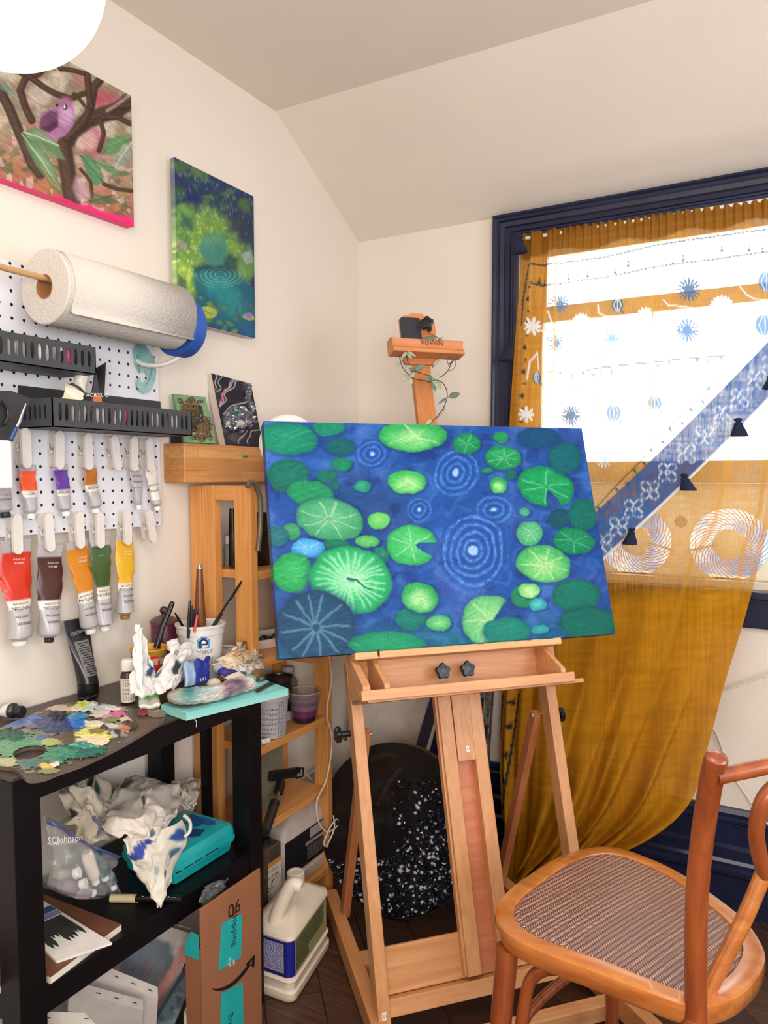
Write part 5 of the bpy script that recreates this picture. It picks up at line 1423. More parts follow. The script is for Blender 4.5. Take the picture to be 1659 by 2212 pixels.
    for di in (0, 1):
        for dj in (0, 1): use[di:X.shape[0] - 1 + di, dj:X.shape[1] - 1 + dj] |= quad
    ids = np.argwhere(use); idx[use] = np.arange(len(ids))
    b.v = [V(P[i, j]) for i, j in ids]; b.c = [tuple(col[i, j]) for i, j in ids]
    b.f = [[idx[i, j], idx[i, j + 1], idx[i + 1, j + 1], idx[i + 1, j]] for i, j in np.argwhere(quad)]
    return b


palette_paint().build('paint', painted('wet_oil_paint', 0.28, 0.3, 220, spec=0.6), pal, smooth=180)

# ---- tubes and bottle by the wall
r = paint_tube('paint_tube', 'white labelled paint tube with a black cap lying at the left end of the table', TT(-60, 1527, 0.016), TT(30, 1536, 0.016), 0.036, 0.0145, [(0, 0.35, (214, 208, 200)), (0.35, 0.95, (220, 214, 206)), (0.95, 1, (40, 38, 40))], 31, cap=(26, 24, 26), capr=0.0115, caplen=0.014, nrm=(0.3, -0.2, 1), texts=[('WINSOR', 0.009, 0.75, 0, 'k')], crush=0.6)
tp, tb_ = PX(163, 1337, 0.018), TT(192, 1500, 0.0)
tb_ = V((0.045, tb_.y, TZ + 0.028)); tb_.y = PX(190, 1480, 0.045).y
bt = thing('paint_tube', 'large black paint tube standing on its cap against the wall', 'paint tube', (tb_.x, tb_.y, TZ))
dz = (tp - tb_); 
N = 24; cs = []; cc = []
for i in range(N):
    t = i / (N - 1); k = sstep(0.0, 0.9, t); w_ = 0.021 * (1 - k) + 0.030 * k; h = 0.0215 * (1 - k) + 0.0015 * k
    c = tb_ + dz * t; cs.append([c + V((h * math.sin(q), w_ * math.cos(q), 0)) for q in (2 * math.pi * j / 28 for j in range(28))])
    cc.append(tuple(lin(np.array((34, 34, 38)))))
MB().ring(cs, 28, None, col=cc).build('tube', painted('black_tube_gloss', 0.28, 0.1), bt, smooth=60)
cz = tb_ - dz.normalized() * 0.026; cz.z = max(cz.z, TZ + 0.0)
MB().lathe(V((tb_.x, tb_.y, TZ)), [(0.0195, 0), (0.021, 0.002), (0.0215, 0.026), (0.019, 0.028)], 28).build('cap', M_BLACK, bt, smooth=40)
fnr = V((1, 0, 0)); fnr = (fnr - dz.normalized() * fnr.dot(dz.normalized())).normalized(); sl = dz.normalized().cross(fnr)
lb = MB(); 
for t0, t1 in ((0.12, 0.66),):
    rows = []
    for t in np.linspace(t0, t1, 10):
        k = sstep(0, 0.9, t); w_ = 0.021 * (1 - k) + 0.030 * k; h = 0.0215 * (1 - k) + 0.0015 * k
        rows.append([tb_ + dz * t + V(((h + 0.0005) * math.sin(q), (w_ + 0.0005) * math.cos(q), 0)) for q in np.linspace(math.radians(52), math.radians(128), 10)])
    lb.grid(np.array([[list(p) for p in r_] for r_ in rows]))
lb.build('label', mat('grey_print_label', (118, 118, 120), 0.5, var=0.1, scale=260), bt, smooth=60)
lt = MB(); lt.text('essentials', 0.013, tb_ + dz * 0.80 + V((0.0085, 0, 0)), V((0, -1, 0)) * -1 if False else V((0, -1, -0.1)), -dz.normalized()); lt.build('lettering', mat('grey_ink', (150, 150, 154), 0.5), bt)
ln = MB()
for i in range(14):
    t = 0.15 + 0.036 * i; k = sstep(0, 0.9, t); h = 0.0215 * (1 - k) + 0.0015 * k; c = tb_ + dz * t + V((h + 0.0011, 0, 0)); w_ = 0.012 if i % 4 else 0.007
    ln.obox(c - V((0, w_, 0)), V((0, 2 * w_, 0)), dz.normalized() * 0.0016, V((0.0003, 0, 0)))
ln.build('small_print', M_INK, bt)
MB().blob(TT(192, 1507, 0.004), (0.011, 0.018, 0.005), 12, 6, 0.2, None, 4).build('paint_blob', mat('black_paint_blob', (14, 14, 18), 0.2), None, smooth=60)
tag(bpy.data.objects['paint_blob'], 'glossy black blob of paint on the table below the black tube', 'paint')

bo = TT(277, 1518); bo.z = TZ
bot = thing('craft_paint_bottle', 'small brown bottle with a white cap and a text label on the table', 'bottle', bo)
MB().lathe(bo, [(0.0125, 0), (0.0140, 0.002), (0.0140, 0.056), (0.0125, 0.062), (0.008, 0.066), (0.008, 0.069)], 24).build('body', mat('brown_bottle_plastic', (58, 36, 30), 0.3), bot, smooth=40)
MB().lathe(bo + V((0, 0, 0.067)), [(0.0125, 0), (0.0130, 0.001), (0.0122, 0.019), (0.0105, 0.021), (0.0100, 0.0225), (0.0, 0.0225)], 24).build('cap', M_WHITE, bot, smooth=35)
b = MB(); b.lathe(bo + V((0, 0, 0.004)), [(0.0142, 0), (0.0142, 0.048)], 40, caps=False); b.build('label', mat('cream_label', (222, 212, 198), 0.6), bot, smooth=60)
vd = (CAM - bo); vd.z = 0; vd.normalize(); sd = V((-vd.y, vd.x, 0)); ln = MB()
for i in range(15):
    if i == 9: continue
    for q0 in np.linspace(-0.75, 0.6, 5): 
        c = bo + (vd * math.cos(q0 + 0.13) + sd * math.sin(q0 + 0.13)) * 0.01445 + V((0, 0, 0.009 + 0.0028 * i)); tdir = (-vd * math.sin(q0 + 0.13) + sd * math.cos(q0 + 0.13))
        ln.obox(c - tdir * 0.0016, tdir * 0.0032, V((0, 0, 0.0009)), (vd * math.cos(q0) + sd * math.sin(q0)) * 0.0001)
ln.build('small_print', M_INK, bot)


# ---- crumpled sheets
def crumple(name, label, cat, pts, edges_up, m, seed=0, fold=0.012, n=46, thick=0.0006, stain=None, col=(226, 223, 218), group=None, freq=9.0, sharp=True):
    """a crumpled sheet: pts is a coarse grid (rows x cols) of points the cloth passes through"""
    R, C = len(pts), len(pts[0]); G_ = np.array([[list(p) for p in r_] for r_ in pts], float)
    u = np.linspace(0, R - 1, n); v = np.linspace(0, C - 1, n)

    def cat1(A, t):
        i = np.clip(np.floor(t).astype(int), 0, A.shape[0] - 2); f = (t - i)[:, None, None]
        g = lambda k: A[np.clip(i + k, 0, A.shape[0] - 1)]
        return 0.5 * (2 * g(0) + (g(1) - g(-1)) * f + (2 * g(-1) - 5 * g(0) + 4 * g(1) - g(2)) * f ** 2 + (3 * g(0) - g(-1) - 3 * g(1) + g(2)) * f ** 3)
    A = cat1(G_, u); A = cat1(A.transpose(1, 0, 2), v).transpose(1, 0, 2)
    uu, vv = np.meshgrid(np.linspace(0, 1, n), np.linspace(0, 1, n), indexing='ij')
    s1 = seed * 7.7

    def rid(x, y): q = fbm(x, y, 2); return (1 - np.abs(2 * q - 1) * 1.6) if sharp else q
    for ax in range(3):
        A[..., ax] += fold * (0.9 if sharp else 0.8) * (rid(uu * freq * 0.42 + s1 + 31 * ax, vv * freq * 0.42 + s1) - 0.5) + fold * 0.22 * (rid(uu * freq * 1.1 + s1 + 11 * ax, vv * freq * 1.1 + 5 + s1) - 0.5)
    if edges_up is not None: A[..., 2] = np.maximum(A[..., 2], edges_up + 0.001)
    c = np.zeros((n, n, 3)); c[:] = col
    tone = fbm(uu * 6 + s1, vv * 6, 3); c *= (0.95 + 0.1 * tone)[..., None]
    if stain:
        for cu, cv, r_, sc_, op in stain:
            d = np.hypot((uu - cu), (vv - cv)) / r_ + 0.9 * (fbm(uu * 9 + cu * 9, vv * 9 + s1, 3) - 0.5)
            m_ = (1 - sstep(0.6, 1.05, d)) * op; c = c * (1 - m_[..., None]) + np.array(sc_, float) * m_[..., None]
    b = MB(); b.grid(A, lin(np.clip(c, 0, 255)))
    o = b.build(name, m, None, smooth=180, solid=thick)
    tag(o, label, cat, group); return o


m_paper = painted('crumpled_paper', 0.85, 0.2, 90, spec=0.2); m_cloth = painted('cotton_cloth', 0.95, 0.5, 420, spec=0.1)
K = lambda u, v, h: PZ(u, v, TZ + h)


def at_x(u, v, x): return PX(u, v, x)


# stiff white towel standing up, with a blue smear, and the rest of it lying across the table
crumple('paper_towel_sheet', 'crumpled white paper towel with a tall pointed corner and blue smears on the table', 'paper towel',
        [[at_x(292, 1352, .235), at_x(300, 1354, .236), at_x(304, 1358, .234), at_x(312, 1372, .23)],
         [at_x(286, 1400, .245), at_x(300, 1405, .255), at_x(312, 1412, .24), at_x(322, 1424, .23)],
         [at_x(284, 1450, .25), at_x(302, 1455, .27), at_x(322, 1455, .25), at_x(336, 1462, .24)],
         [at_x(283, 1500, .255), at_x(304, 1506, .275), at_x(330, 1500, .265), at_x(352, 1496, .25)]], TZ, m_paper, 3, 0.008, 44, stain=[(0.55, 0.75, 0.16, (28, 74, 120), 0.95), (0.66, 0.62, 0.08, (24, 50, 80), 0.8)])
crumple('paper_towel_sheet', 'crumpled white paper towel lying in front of the red car cup on the table', 'paper towel',
        [[at_x(360, 1392, .20), at_x(376, 1386, .19), at_x(400, 1392, .18), at_x(432, 1398, .18), at_x(462, 1402, .18)],
         [at_x(360, 1412, .22), at_x(378, 1404, .22), at_x(402, 1406, .21), at_x(434, 1412, .20), at_x(458, 1416, .20)],
         [at_x(342, 1446, .24), at_x(368, 1428, .24), at_x(390, 1426, .235), at_x(398, 1438, .22), at_x(404, 1444, .22)],
         [at_x(326, 1470, .25), at_x(352, 1462, .26), at_x(376, 1462, .255), at_x(388, 1462, .24), at_x(396, 1466, .23)],
         [at_x(330, 1496, .26), at_x(350, 1494, .27), at_x(366, 1490, .27), at_x(382, 1480, .25), at_x(392, 1474, .24)]], TZ, m_paper, 5, 0.013, 50, stain=[(0.62, 0.45, 0.10, (40, 48, 54), 0.9), (0.7, 0.15, 0.10, (30, 62, 90), 0.7), (0.35, 0.3, 0.06, (90, 110, 106), 0.6)])

# ---- yellow-rimmed cup with the red toy car, brush in it
cu = TT(322, 1470); cu = V((0.125, PX(322, 1440, 0.125).y, TZ))
cup = thing('paper_cup', 'yellow-rimmed cup with a red car picture holding a black brush', 'cup', cu)
rtop = (PX(363, 1385, 0.125).y - PX(280, 1385, 0.125).y) / 2 * 0.72
MB().lathe(cu, [(rtop * 0.66, 0), (rtop * 0.70, 0.002), (rtop * 0.98, 0.088), (rtop * 1.03, 0.090), (rtop * 1.03, 0.093), (rtop * 0.97, 0.092), (rtop * 0.68, 0.004), (0, 0.004)], 36, caps=False).build('cup', mat('yellow_cup', (222, 168, 62), 0.4), cup, smooth=40)
b = MB(); b.lathe(cu + V((0, 0, 0.035)), [(rtop * 0.835, 0), (rtop * 0.965, 0.038)], 40, caps=False); b.build('picture_band', mat('pale_blue_print', (196, 204, 200), 0.45), cup, smooth=60)
cd_ = V((0.78, -0.42, 0)).normalized()


def cyl_patch(o, d, r0, r1, z0, z1, q0, q1, n=14):
    s = V((-d.y, d.x, 0)); P = np.zeros((2, n, 3))
    for i in range(n):
        q = q0 + (q1 - q0) * i / (n - 1); k = d * math.cos(q) + s * math.sin(q)
        P[0, i] = o + k * r0 + V((0, 0, z0)); P[1, i] = o + k * r1 + V((0, 0, z1))
    return P


b = MB()
for z0, z1, qa, qb in ((0.030, 0.046, -0.75, 0.80), (0.046, 0.060, -0.62, 0.62), (0.060, 0.072, -0.42, 0.42), (0.072, 0.080, -0.25, 0.25)):
    rr_ = lambda z: rtop * (0.70 + 0.28 * z / 0.088) + 0.0012
    b.grid(cyl_patch(cu, cd_, rr_(z0), rr_(z1), z0, z1, qa, qb))
b.build('car_picture', mat('red_print', (216, 62, 44), 0.3), cup, smooth=60)
b = MB(); b.grid(cyl_patch(cu, cd_, rr_(.060) + .0004, rr_(.074) + .0004, .060, .074, -0.12, 0.26)); b.build('car_window', mat('cream_print', (236, 190, 160), 0.4), cup, smooth=60)
b = MB(); k_ = cd_ * math.cos(-0.30) + V((-cd_.y, cd_.x, 0)) * math.sin(-0.30)
for rad_, off in ((0.012, 0.0), (0.008, 0.0006), (0.005, 0.0012)): pass
wc = cu + k_ * (rr_(.03) + 0.001) + V((0, 0, 0.03))
b.lathe(wc, [(0.0, 0), (0.011, 0), (0.011, 0.0008)], 20, k_); b.build('car_wheel', M_INK, cup)
b = MB(); b.lathe(wc + k_ * 0.001, [(0.0, 0), (0.0065, 0), (0.0065, 0.0006)], 20, k_); b.build('wheel_ring', M_WINK, cup)
r = thing('paintbrush', 'thick black paintbrush leaning in the yellow-rimmed cup', 'brush', PX(345, 1400, 0.13))
MB().tube([PX(338, 1400, 0.118), PX(350, 1355, 0.12), PX(372, 1303, 0.122)], [0.0075, 0.0072, 0.0058], 14).lathe(PX(372, 1303, 0.122), [(0.0058, 0), (0.0045, 0.003), (0.0, 0.0045)], 14, (0, .4, 1), caps=False).build('handle', mat('black_lacquer', (26, 20, 24), 0.2), r, smooth=50)

# ---- plum coloured lidded jar and the brown lump beside it
jc = V((0.060, PX(356, 1420, 0.060).y, TZ)); jh = PX(356, 1346, 0.06).z - TZ; jr = 0.030
jar = thing('lidded_jar', 'plum lidded jar with a round knob behind the cup and bucket', 'jar', jc)
MB().lathe(jc, [(jr * 0.8, 0), (jr, 0.006), (jr, jh - 0.004), (jr * 0.96, jh)], 32).build('body', mat('plum_glaze', (98, 34, 62), 0.3), jar, smooth=40)
MB().lathe(jc + V((0, 0, jh)), [(jr * 1.04, 0), (jr * 1.08, 0.003), (jr * 1.04, 0.008), (jr * 0.7, 0.015), (0.007, 0.020), (0.006, 0.022)], 32).build('lid', mat('mauve_brown_glaze', (92, 62, 62), 0.35), jar, smooth=40)
MB().blob(jc + V((0, 0, jh + 0.030)), (0.0095, 0.0095, 0.010), 16, 10).build('knob', mat('dark_brown_knob', (58, 36, 38), 0.3), jar, smooth=180)
o = MB().blob(V((0.105, PX(378, 1388, 0.105).y, TZ + 0.0302)), (0.018, 0.02, 0.031), 20, 12, 0.16, None, 9).build('crumpled_rag', mat('brown_stained_rag', (110, 62, 52), 0.9, bump=0.6), None, smooth=60)
tag(o, 'small brown stained rag bunched behind the cup beside the bucket', 'rag')

# ---- white bucket with brushes
bc = V((0.150, PX(434, 1420, 0.150).y, TZ)); H_ = PX(434, 1342, 0.150).z - TZ; r1 = 0.053
buck = thing('paint_bucket', 'white plastic bucket with a blue house logo holding brushes', 'bucket', bc)
MB().lathe(bc, [(r1 * 0.80, 0), (r1 * 0.82, 0.002), (r1 * 0.955, H_ * 0.80), (r1 * 1.0, H_ * 0.81), (r1 * 1.02, H_ * 0.93), (r1 * 1.07, H_ * 0.94), (r1 * 1.07, H_ * 0.975), (r1 * 1.0, H_ * 0.98), (r1 * 0.98, H_ * 0.97), (r1 * 0.80, 0.004), (0, 0.004)], 48, caps=False).build('bucket', mat('translucent_white_bucket', (216, 212, 206), 0.35), buck, smooth=35)
bd = (CAM - bc); bd.z = 0; bd.normalize(); bs = V((-bd.y, bd.x, 0)); fo = bc + bd * (r1 * 0.96) + bs * 0.008


def bp_(x, z, o=0.0):
    q = x / (r1 * 0.93) + 0.12; rad = r1 * (0.82 + 0.14 * z / (H_ * 0.8)) + 0.0006 + o
    return bc + (bd * math.cos(q) + bs * math.sin(q)) * rad + V((0, 0, z))


def curved_poly(b, pts, o, fine=6):
    P = []
    for i in range(len(pts)):
        (x0, z0), (x1, z1) = pts[i], pts[(i + 1) % len(pts)]
        for k in range(fine): P.append(bp_(x0 + (x1 - x0) * k / fine, z0 + (z1 - z0) * k / fine, o))
    tri = tessellate_polygon([P]); b.add(P, [tuple(t) for t in tri])
    return b


zl = H_ * 0.70; hw = 0.0135
house = lambda s: [(-hw * s, zl - hw * s), (hw * s, zl - hw * s), (hw * s, zl + hw * 0.45 * s), (0, zl + hw * 1.15 * s), (-hw * s, zl + hw * 0.45 * s)]
curved_poly(MB(), house(1.0), 0.0).build('logo_outer', mat('sky_blue_print', (70, 140, 200), 0.45), buck)
b = MB(); curved_poly(b, [(-hw * .72, zl - hw), (-hw * .28, zl - hw), (-hw * .28, zl - hw * .45), (hw * .72, zl - hw * .45), (hw * .72, zl + hw * .3), (0, zl + hw * .8), (-hw * .72, zl + hw * .3)], 0.0005)
b.build('logo_inner', mat('navy_print', (24, 42, 84), 0.45), buck)
b = MB(); curved_poly(b, [(-hw * .3, zl - hw * .15), (hw * .34, zl - hw * .15), (hw * .34, zl + hw * .16), (0, zl + hw * .4), (-hw * .3, zl + hw * .16)], 0.001); b.build('logo_window', M_WINK, buck)
for s_, z_, sz in (('PROJECT', H_ * 0.535, 0.0105), ('SOURCE', H_ * 0.425, 0.0105)):
    vs, fs, w_, _, _ = TEXT[s_]; b = MB(); b.add([bp_((x - w_ / 2) * sz * -1 * -1, z_ + (y - 0.35) * sz, 0.0004) for x, y in vs], fs); b.build('lettering', M_INK, buck)


def stick(name, label, cat, pts, rad, m, parts=(), seg=12):
    r = thing(name, label, cat, pts[0]); MB().tube(pts, rad, seg).build('handle', m, r, smooth=50)
    for nm, pp, rd, mm in parts: MB().tube(pp, rd, seg).build(nm, mm, r, smooth=50)
    return r


inb = lambda a_, r_, z: bc + V((r_ * math.cos(a_), r_ * math.sin(a_), z))
stick('wooden_pestle', 'tall tapered brown wooden handle standing in the bucket', 'pestle', [bc + V((0.0, 0.0, 0.006)), PX(432, 1340, .150), PX(431, 1228, .150)], [0.0145, 0.0138, 0.0068], wood('walnut_brown_handle', (92, 48, 22), (128, 72, 36), axis=2, rough=0.25), [('tip', [PX(431, 1229, .150), PX(431, 1222, .150), PX(431, 1218, .150)], [0.0068, 0.0062, 0.003], M_CHROME)])
mb_ = mat('black_lacquer', (26, 20, 24), 0.2)
for (u, v), (u2, v2), rd, lb in (((408, 1345), (410, 1297), 0.0042, 'tallest of the thin black brush handles beside the brown pestle'), ((414, 1345), (415, 1308), 0.0032, 'second thin black brush handle left of the brown pestle'), ((418, 1345), (418, 1316), 0.003, 'short thin black brush handle left of the brown pestle'), ((422, 1345), (426, 1315), 0.0042, 'black brush handle touching the brown pestle')):
    p1 = PX(u2, v2, .165); p0 = PX(u, v, .165); stick('paintbrush', lb + ' in the bucket', 'brush', [p0 + (p0 - p1) * 0.7, p0, p1], [rd * 0.8, rd, rd * 0.6], mb_)
p0, p1 = PX(470, 1338, .165), PX(532, 1240, .170); stick('paintbrush', 'long black brush slanting right out of the bucket', 'brush', [p0 + (p0 - p1) * 0.35, p0, p1], [0.0046, 0.0046, 0.0022], mb_, [('ferrule', [p0 + (p1 - p0) * 0.12 + V((0.004, 0, 0)), p0 + (p1 - p0) * 0.42 + V((0.004, 0, 0))], [0.001, 0.001], M_CHROME)])
p0, p1 = PX(385, 1336, .135), PX(378, 1324, .135); stick('paintbrush', 'black brush tip just showing over the left rim of the bucket', 'brush', [p0 + (p0 - p1) * 1.5, p0, p1], [0.003, 0.003, 0.0016], mb_)
p0, p1 = PX(423, 1346, .182), PX(426, 1329, .182); stick('pencil', 'red tipped stick in front of the brown pestle in the bucket', 'pencil', [p0 + (p0 - p1) * 1.2, p0, p1], [0.003, 0.003, 0.0026], mat('red_lacquer', (206, 70, 70), 0.4))

# ---- teal canvas board across the corner of the table
TB = 0.016
c4 = [TT(348, 1522, TB), TT(402, 1540, TB), TT(622, 1487, TB), TT(536, 1455, TB)]
tb0 = thing('canvas_board', 'small teal painted canvas lying over the far corner of the table', 'canvas', c4[1] - V((0, 0, TB)))
n_ = 60; aa = np.linspace(0, 1, n_)
P = np.array([[list((c4[0] * (1 - u) + c4[3] * u) * (1 - v) + (c4[1] * (1 - u) + c4[2] * u) * v) for u in aa] for v in aa])
UU, VV = sketch(P); ar = Art(UU, VV); ar.c[:] = (126, 202, 198)
ar.mix(sstep(0.5, 0.75, fbm(UU / 30, VV / 8, 3)) * 0.5, (160, 222, 216)); ar.mix(sstep(0.5, 0.7, fbm(UU / 40 + 8, VV / 10, 3)) * 0.5, (96, 180, 184))
ar.ell(395, 1508, 50, 22, 5, (116, 124, 112), 0.3, 0.9, 0.3); ar.line([(556, 1492), (575, 1482), (590, 1474)], 5, (44, 46, 48), 0.95); ar.streak(0.08, -12, 20, 2)
b = MB(); b.grid(P, ar.out()); b.build('painted_face', M_PAINT, tb0, smooth=180)
e = MB(); cA, cB = tuple(lin(np.array((120, 196, 192)))), tuple(lin(np.array((150, 206, 198))))
for i in range(4):
    p, q = c4[i], c4[(i + 1) % 4]; e.add([p, q, q - V((0, 0, TB - .001)), p - V((0, 0, TB - .001))], [(0, 1, 2, 3)], [cA, cA, cB, cB])
e.add([p - V((0, 0, TB - .001)) for p in c4], [(0, 1, 2, 3)], [cB] * 4); e.build('canvas_edge', M_PAINT, tb0)
MB().tube(spline([c4[1] + (c4[2] - c4[1]) * 0.06 + V((0.002, 0, -0.013)), c4[1] + (c4[2] - c4[1]) * 0.075 + V((0.004, 0, -0.020)), c4[1] + (c4[2] - c4[1]) * 0.07 + V((0.005, 0, -0.030))], 4), 0.0006, 5).build('loose_thread', M_WHITE, tb0)
KB = lambda u, v, h: PZ(u, v, TZ + TB + h)
# fluffy stained rag rolled up
p_rag = spline([KB(372, 1500, .014), KB(392, 1506, .017), KB(430, 1502, .018), (KB(480, 1492, .018)), KB(520, 1480, .017), KB(548, 1476, .014)], 8)
N = len(p_rag); seg = 40; cs = []; cc = []; rs = random.Random(8)
for i, p in enumerate(p_rag):
    t = i / (N - 1); rr0 = 0.0155 * min(1, 0.5 + 4 * t, 0.5 + 5 * (1 - t)); d = (p_rag[min(i + 1, N - 1)] - p_rag[max(i - 1, 0)]).normalized(); s = d.cross(V((0, 0, 1))).normalized(); u_ = s.cross(d)
    ring = []; 
    for j in range(seg):
        q = 2 * math.pi * j / seg; k = rr0 * (1 + 0.24 * (rs.random() - 0.5) + 0.12 * math.sin(3 * q + 9 * t)); ring.append(p + s * k * math.cos(q) * 1.15 + u_ * k * math.sin(q) * 0.95)
    cs.append(ring)
def ragc(t, q):
    c = np.array((214, 206, 196.)); n1 = rs.random()
    for t0, w_, q0, cc_ in ((0.30, 0.10, 1.3, (40, 110, 112)), (0.45, 0.07, 2.2, (120, 160, 160)), (0.72, 0.09, 1.0, (92, 66, 92)), (0.08, 0.08, 1.5, (110, 92, 76)), (0.62, 0.05, 0.2, (130, 96, 120))):
        k = math.exp(-((t - t0) / w_) ** 2) * (0.5 + 0.5 * math.cos(q - q0)); c = c * (1 - 0.85 * k) + np.array(cc_) * 0.85 * k
    return tuple(lin(np.clip(c * (0.86 + 0.2 * n1), 0, 255)))
b = MB(); vs = [v for r_ in cs for v in r_]; fs = []
for k in range(N - 1):
    for j in range(seg): fs.append((k * seg + j, k * seg + (j + 1) % seg, (k + 1) * seg + (j + 1) % seg, (k + 1) * seg + j))
fs += [tuple(range(seg - 1, -1, -1)), tuple((N - 1) * seg + j for j in range(seg))]
b.add(vs, fs, [ragc(k / (N - 1), 2 * math.pi * j / seg) for k in range(N) for j in range(seg)])
o = b.build('fluffy_rag', painted('terry_cloth', 1.0, 0.9, 600, spec=0.05), None, smooth=180); tag(o, 'rolled fluffy white rag with teal and purple stains on the teal canvas', 'rag')
tex = bpy.data.textures.new('tuft', 'CLOUDS'); tex.noise_scale = 0.003
md = o.modifiers.new('sub', 'SUBSURF'); md.levels = 1; md.render_levels = 1
md = o.modifiers.new('tufts', 'DISPLACE'); md.texture = tex; md.strength = 0.006; md.mid_level = 0.5
# flattened blue tube standing at the back of the rag
BLU = (34, 48, 140)
q = [KB(398, 1482, .004), KB(452, 1474, .004), KB(450, 1424, .03), KB(400, 1432, .03)]
q = [PX(400, 1484, .27), PX(452, 1472, .262), PX(450, 1420, .250), PX(398, 1434, .256)]
rt = thing('flattened_paint_tube', 'flattened blue and silver paint tube standing behind the fluffy rag', 'paint tube', q[0])
n_ = 24; aa = np.linspace(0, 1, n_); fnv = (q[1] - q[0]).cross(q[3] - q[0]).normalized(); fnv = fnv if fnv.x > 0 else -fnv
P = np.array([[list((q[0] * (1 - u) + q[1] * u) * (1 - v) + (q[3] * (1 - u) + q[2] * u) * v + fnv * 0.007 * (fbm(np.array(u * 5.), np.array(v * 4.), 2) - 0.5) + V((0, 0, 0.004 * math.sin(u * 15) * v))) for u in aa] for v in aa])
cc = np.zeros((n_, n_, 3)); cc[:] = BLU; cc[:, aa < 0.38] = (150, 176, 206); b = MB(); b.grid(P, lin(cc)); b.build('tube', M_TUBE, rt, smooth=60, solid=0.006)
b = MB()
for k in range(4):
    for h_ in range(3 - (k == 2)): 
        c = q[0] + (q[1] - q[0]) * (0.50 + 0.11 * h_) + (q[3] - q[0]) * (0.10 + 0.035 * k) + fnv * 0.007; b.obox(c, (q[1] - q[0]).normalized() * 0.0035, (q[3] - q[0]).normalized() * 0.0009, fnv * 0.0002)
b.build('small_print', M_WINK, rt)
paint_tube('paint_tube', 'small blue and silver paint tube lying on the teal canvas behind the fluffy rag', KB(515, 1464, .026), KB(470, 1444, .030), 0.036, 0.0115, [(0, 0.30, (216, 210, 204)), (0.30, 0.36, (40, 40, 60)), (0.36, 0.78, BLU), (0.78, 1, SIL)], 41, cap=None, nrm=(0.3, -0.3, 1), crush=0.7)
o = MB().blob(KB(462, 1476, .012), (0.016, 0.014, 0.010), 18, 10, 0.1, None, 4).build('crumpled_tissue', mat('pinkish_tissue', (222, 202, 190), 0.9, bump=0.4), None, smooth=60); tag(o, 'small ball of pale tissue beside the small blue tube', 'tissue')
# crumpled stained paper at the back
crumple('crumpled_paper', 'crumpled cream paper with brown edges on the far end of the table', 'paper',
        [[at_x(486, 1424, .20), at_x(510, 1396, .19), at_x(530, 1402, .18), at_x(545, 1402, .18)], [at_x(470, 1436, .22), at_x(502, 1418, .225), at_x(530, 1412, .21), at_x(556, 1420, .20)],
         [at_x(472, 1444, .23), at_x(500, 1438, .24), at_x(532, 1438, .23), at_x(560, 1436, .21)], [at_x(476, 1450, .24), at_x(506, 1450, .25), at_x(532, 1452, .24), at_x(552, 1446, .22)]], None, m_paper, 9, 0.024, 44, stain=[(0.05, 0.5, 0.12, (96, 66, 48), 0.9), (0.35, 0.45, 0.3, (222, 186, 142), 0.8), (0.55, 0.8, 0.2, (120, 106, 92), 0.6), (0.8, 0.3, 0.25, (214, 190, 160), 0.6)], col=(226, 212, 194))
crumple('paper_towel_sheet', 'folded white paper towel under the cream paper behind the small blue tube', 'paper towel',
        [[at_x(480, 1444, .235), at_x(505, 1438, .24), at_x(530, 1440, .235), at_x(548, 1440, .22)], [at_x(492, 1448, .26), at_x(515, 1446, .265), at_x(535, 1448, .26), at_x(546, 1452, .25)], [at_x(500, 1456, .275), at_x(516, 1460, .28), at_x(530, 1460, .275), at_x(538, 1460, .26)]], None, m_paper, 12, 0.010, 30, stain=[(0.9, 0.5, 0.2, (60, 62, 64), 0.8)])
# green and white tube end in front of the board
q = [TT(302, 1526, .012), TT(345, 1523, .012), TT(338, 1500, .014), TT(302, 1506, .014)]
gt = thing('paint_tube', 'bright green and white paint tube lying between the palette and the teal canvas', 'paint tube', q[0] - V((0, 0, .012)))
n_ = 18; aa = np.linspace(0, 1, n_)
P = np.array([[list((q[0] * (1 - u) + q[1] * u) * (1 - v) + (q[3] * (1 - u) + q[2] * u) * v + V((0, 0, 0.006 * math.sin(v * 2.2) - 0.003 + 0.002 * math.sin(u * 9)))) for u in aa] for v in aa])
cc = np.zeros((n_, n_, 3)); cc[:] = (112, 214, 110); cc[aa < 0.30] = (232, 230, 222); cc[(aa > 0.30) & (aa < 0.42)] = (150, 226, 140); b = MB(); b.grid(P, lin(cc)); b.build('tube', M_TUBE, gt, smooth=60, solid=0.009)
# dark lens cap on the teal board
o = MB().lathe(KB(563, 1470, .0005), [(0.010, 0), (0.0105, 0.002), (0.009, 0.008), (0.004, 0.010), (0, 0.010)], 20).build('bottle_cap', mat('smoky_clear_cap', (70, 68, 68), 0.15), None, smooth=40); tag(o, 'smoky grey cap on the far end of the teal canvas', 'cap')
# ================================================================== on the table's middle shelf
SX = lambda u, v, h=0.0: PZ(u, v, MZ + h)
m_teal = mat('teal_translucent_plastic', (16, 150, 156), 0.3, c2=(30, 172, 172), scale=9)
# teal storage box: survey of its lid
bx0 = PX(519, 1772, 0.285); by1 = min(bx0.y, -.981)
zl1 = MZ + 0.112; zlid = PX(519, 1772, 0.285).z
BXL, BYN, BYF = 0.13, -1.17, by1
tbx = thing('storage_box', 'teal plastic storage box with blue paint stains on the middle shelf', 'box', ((BXL + .285) / 2, (BYN + BYF) / 2, MZ))
zt_b = zlid


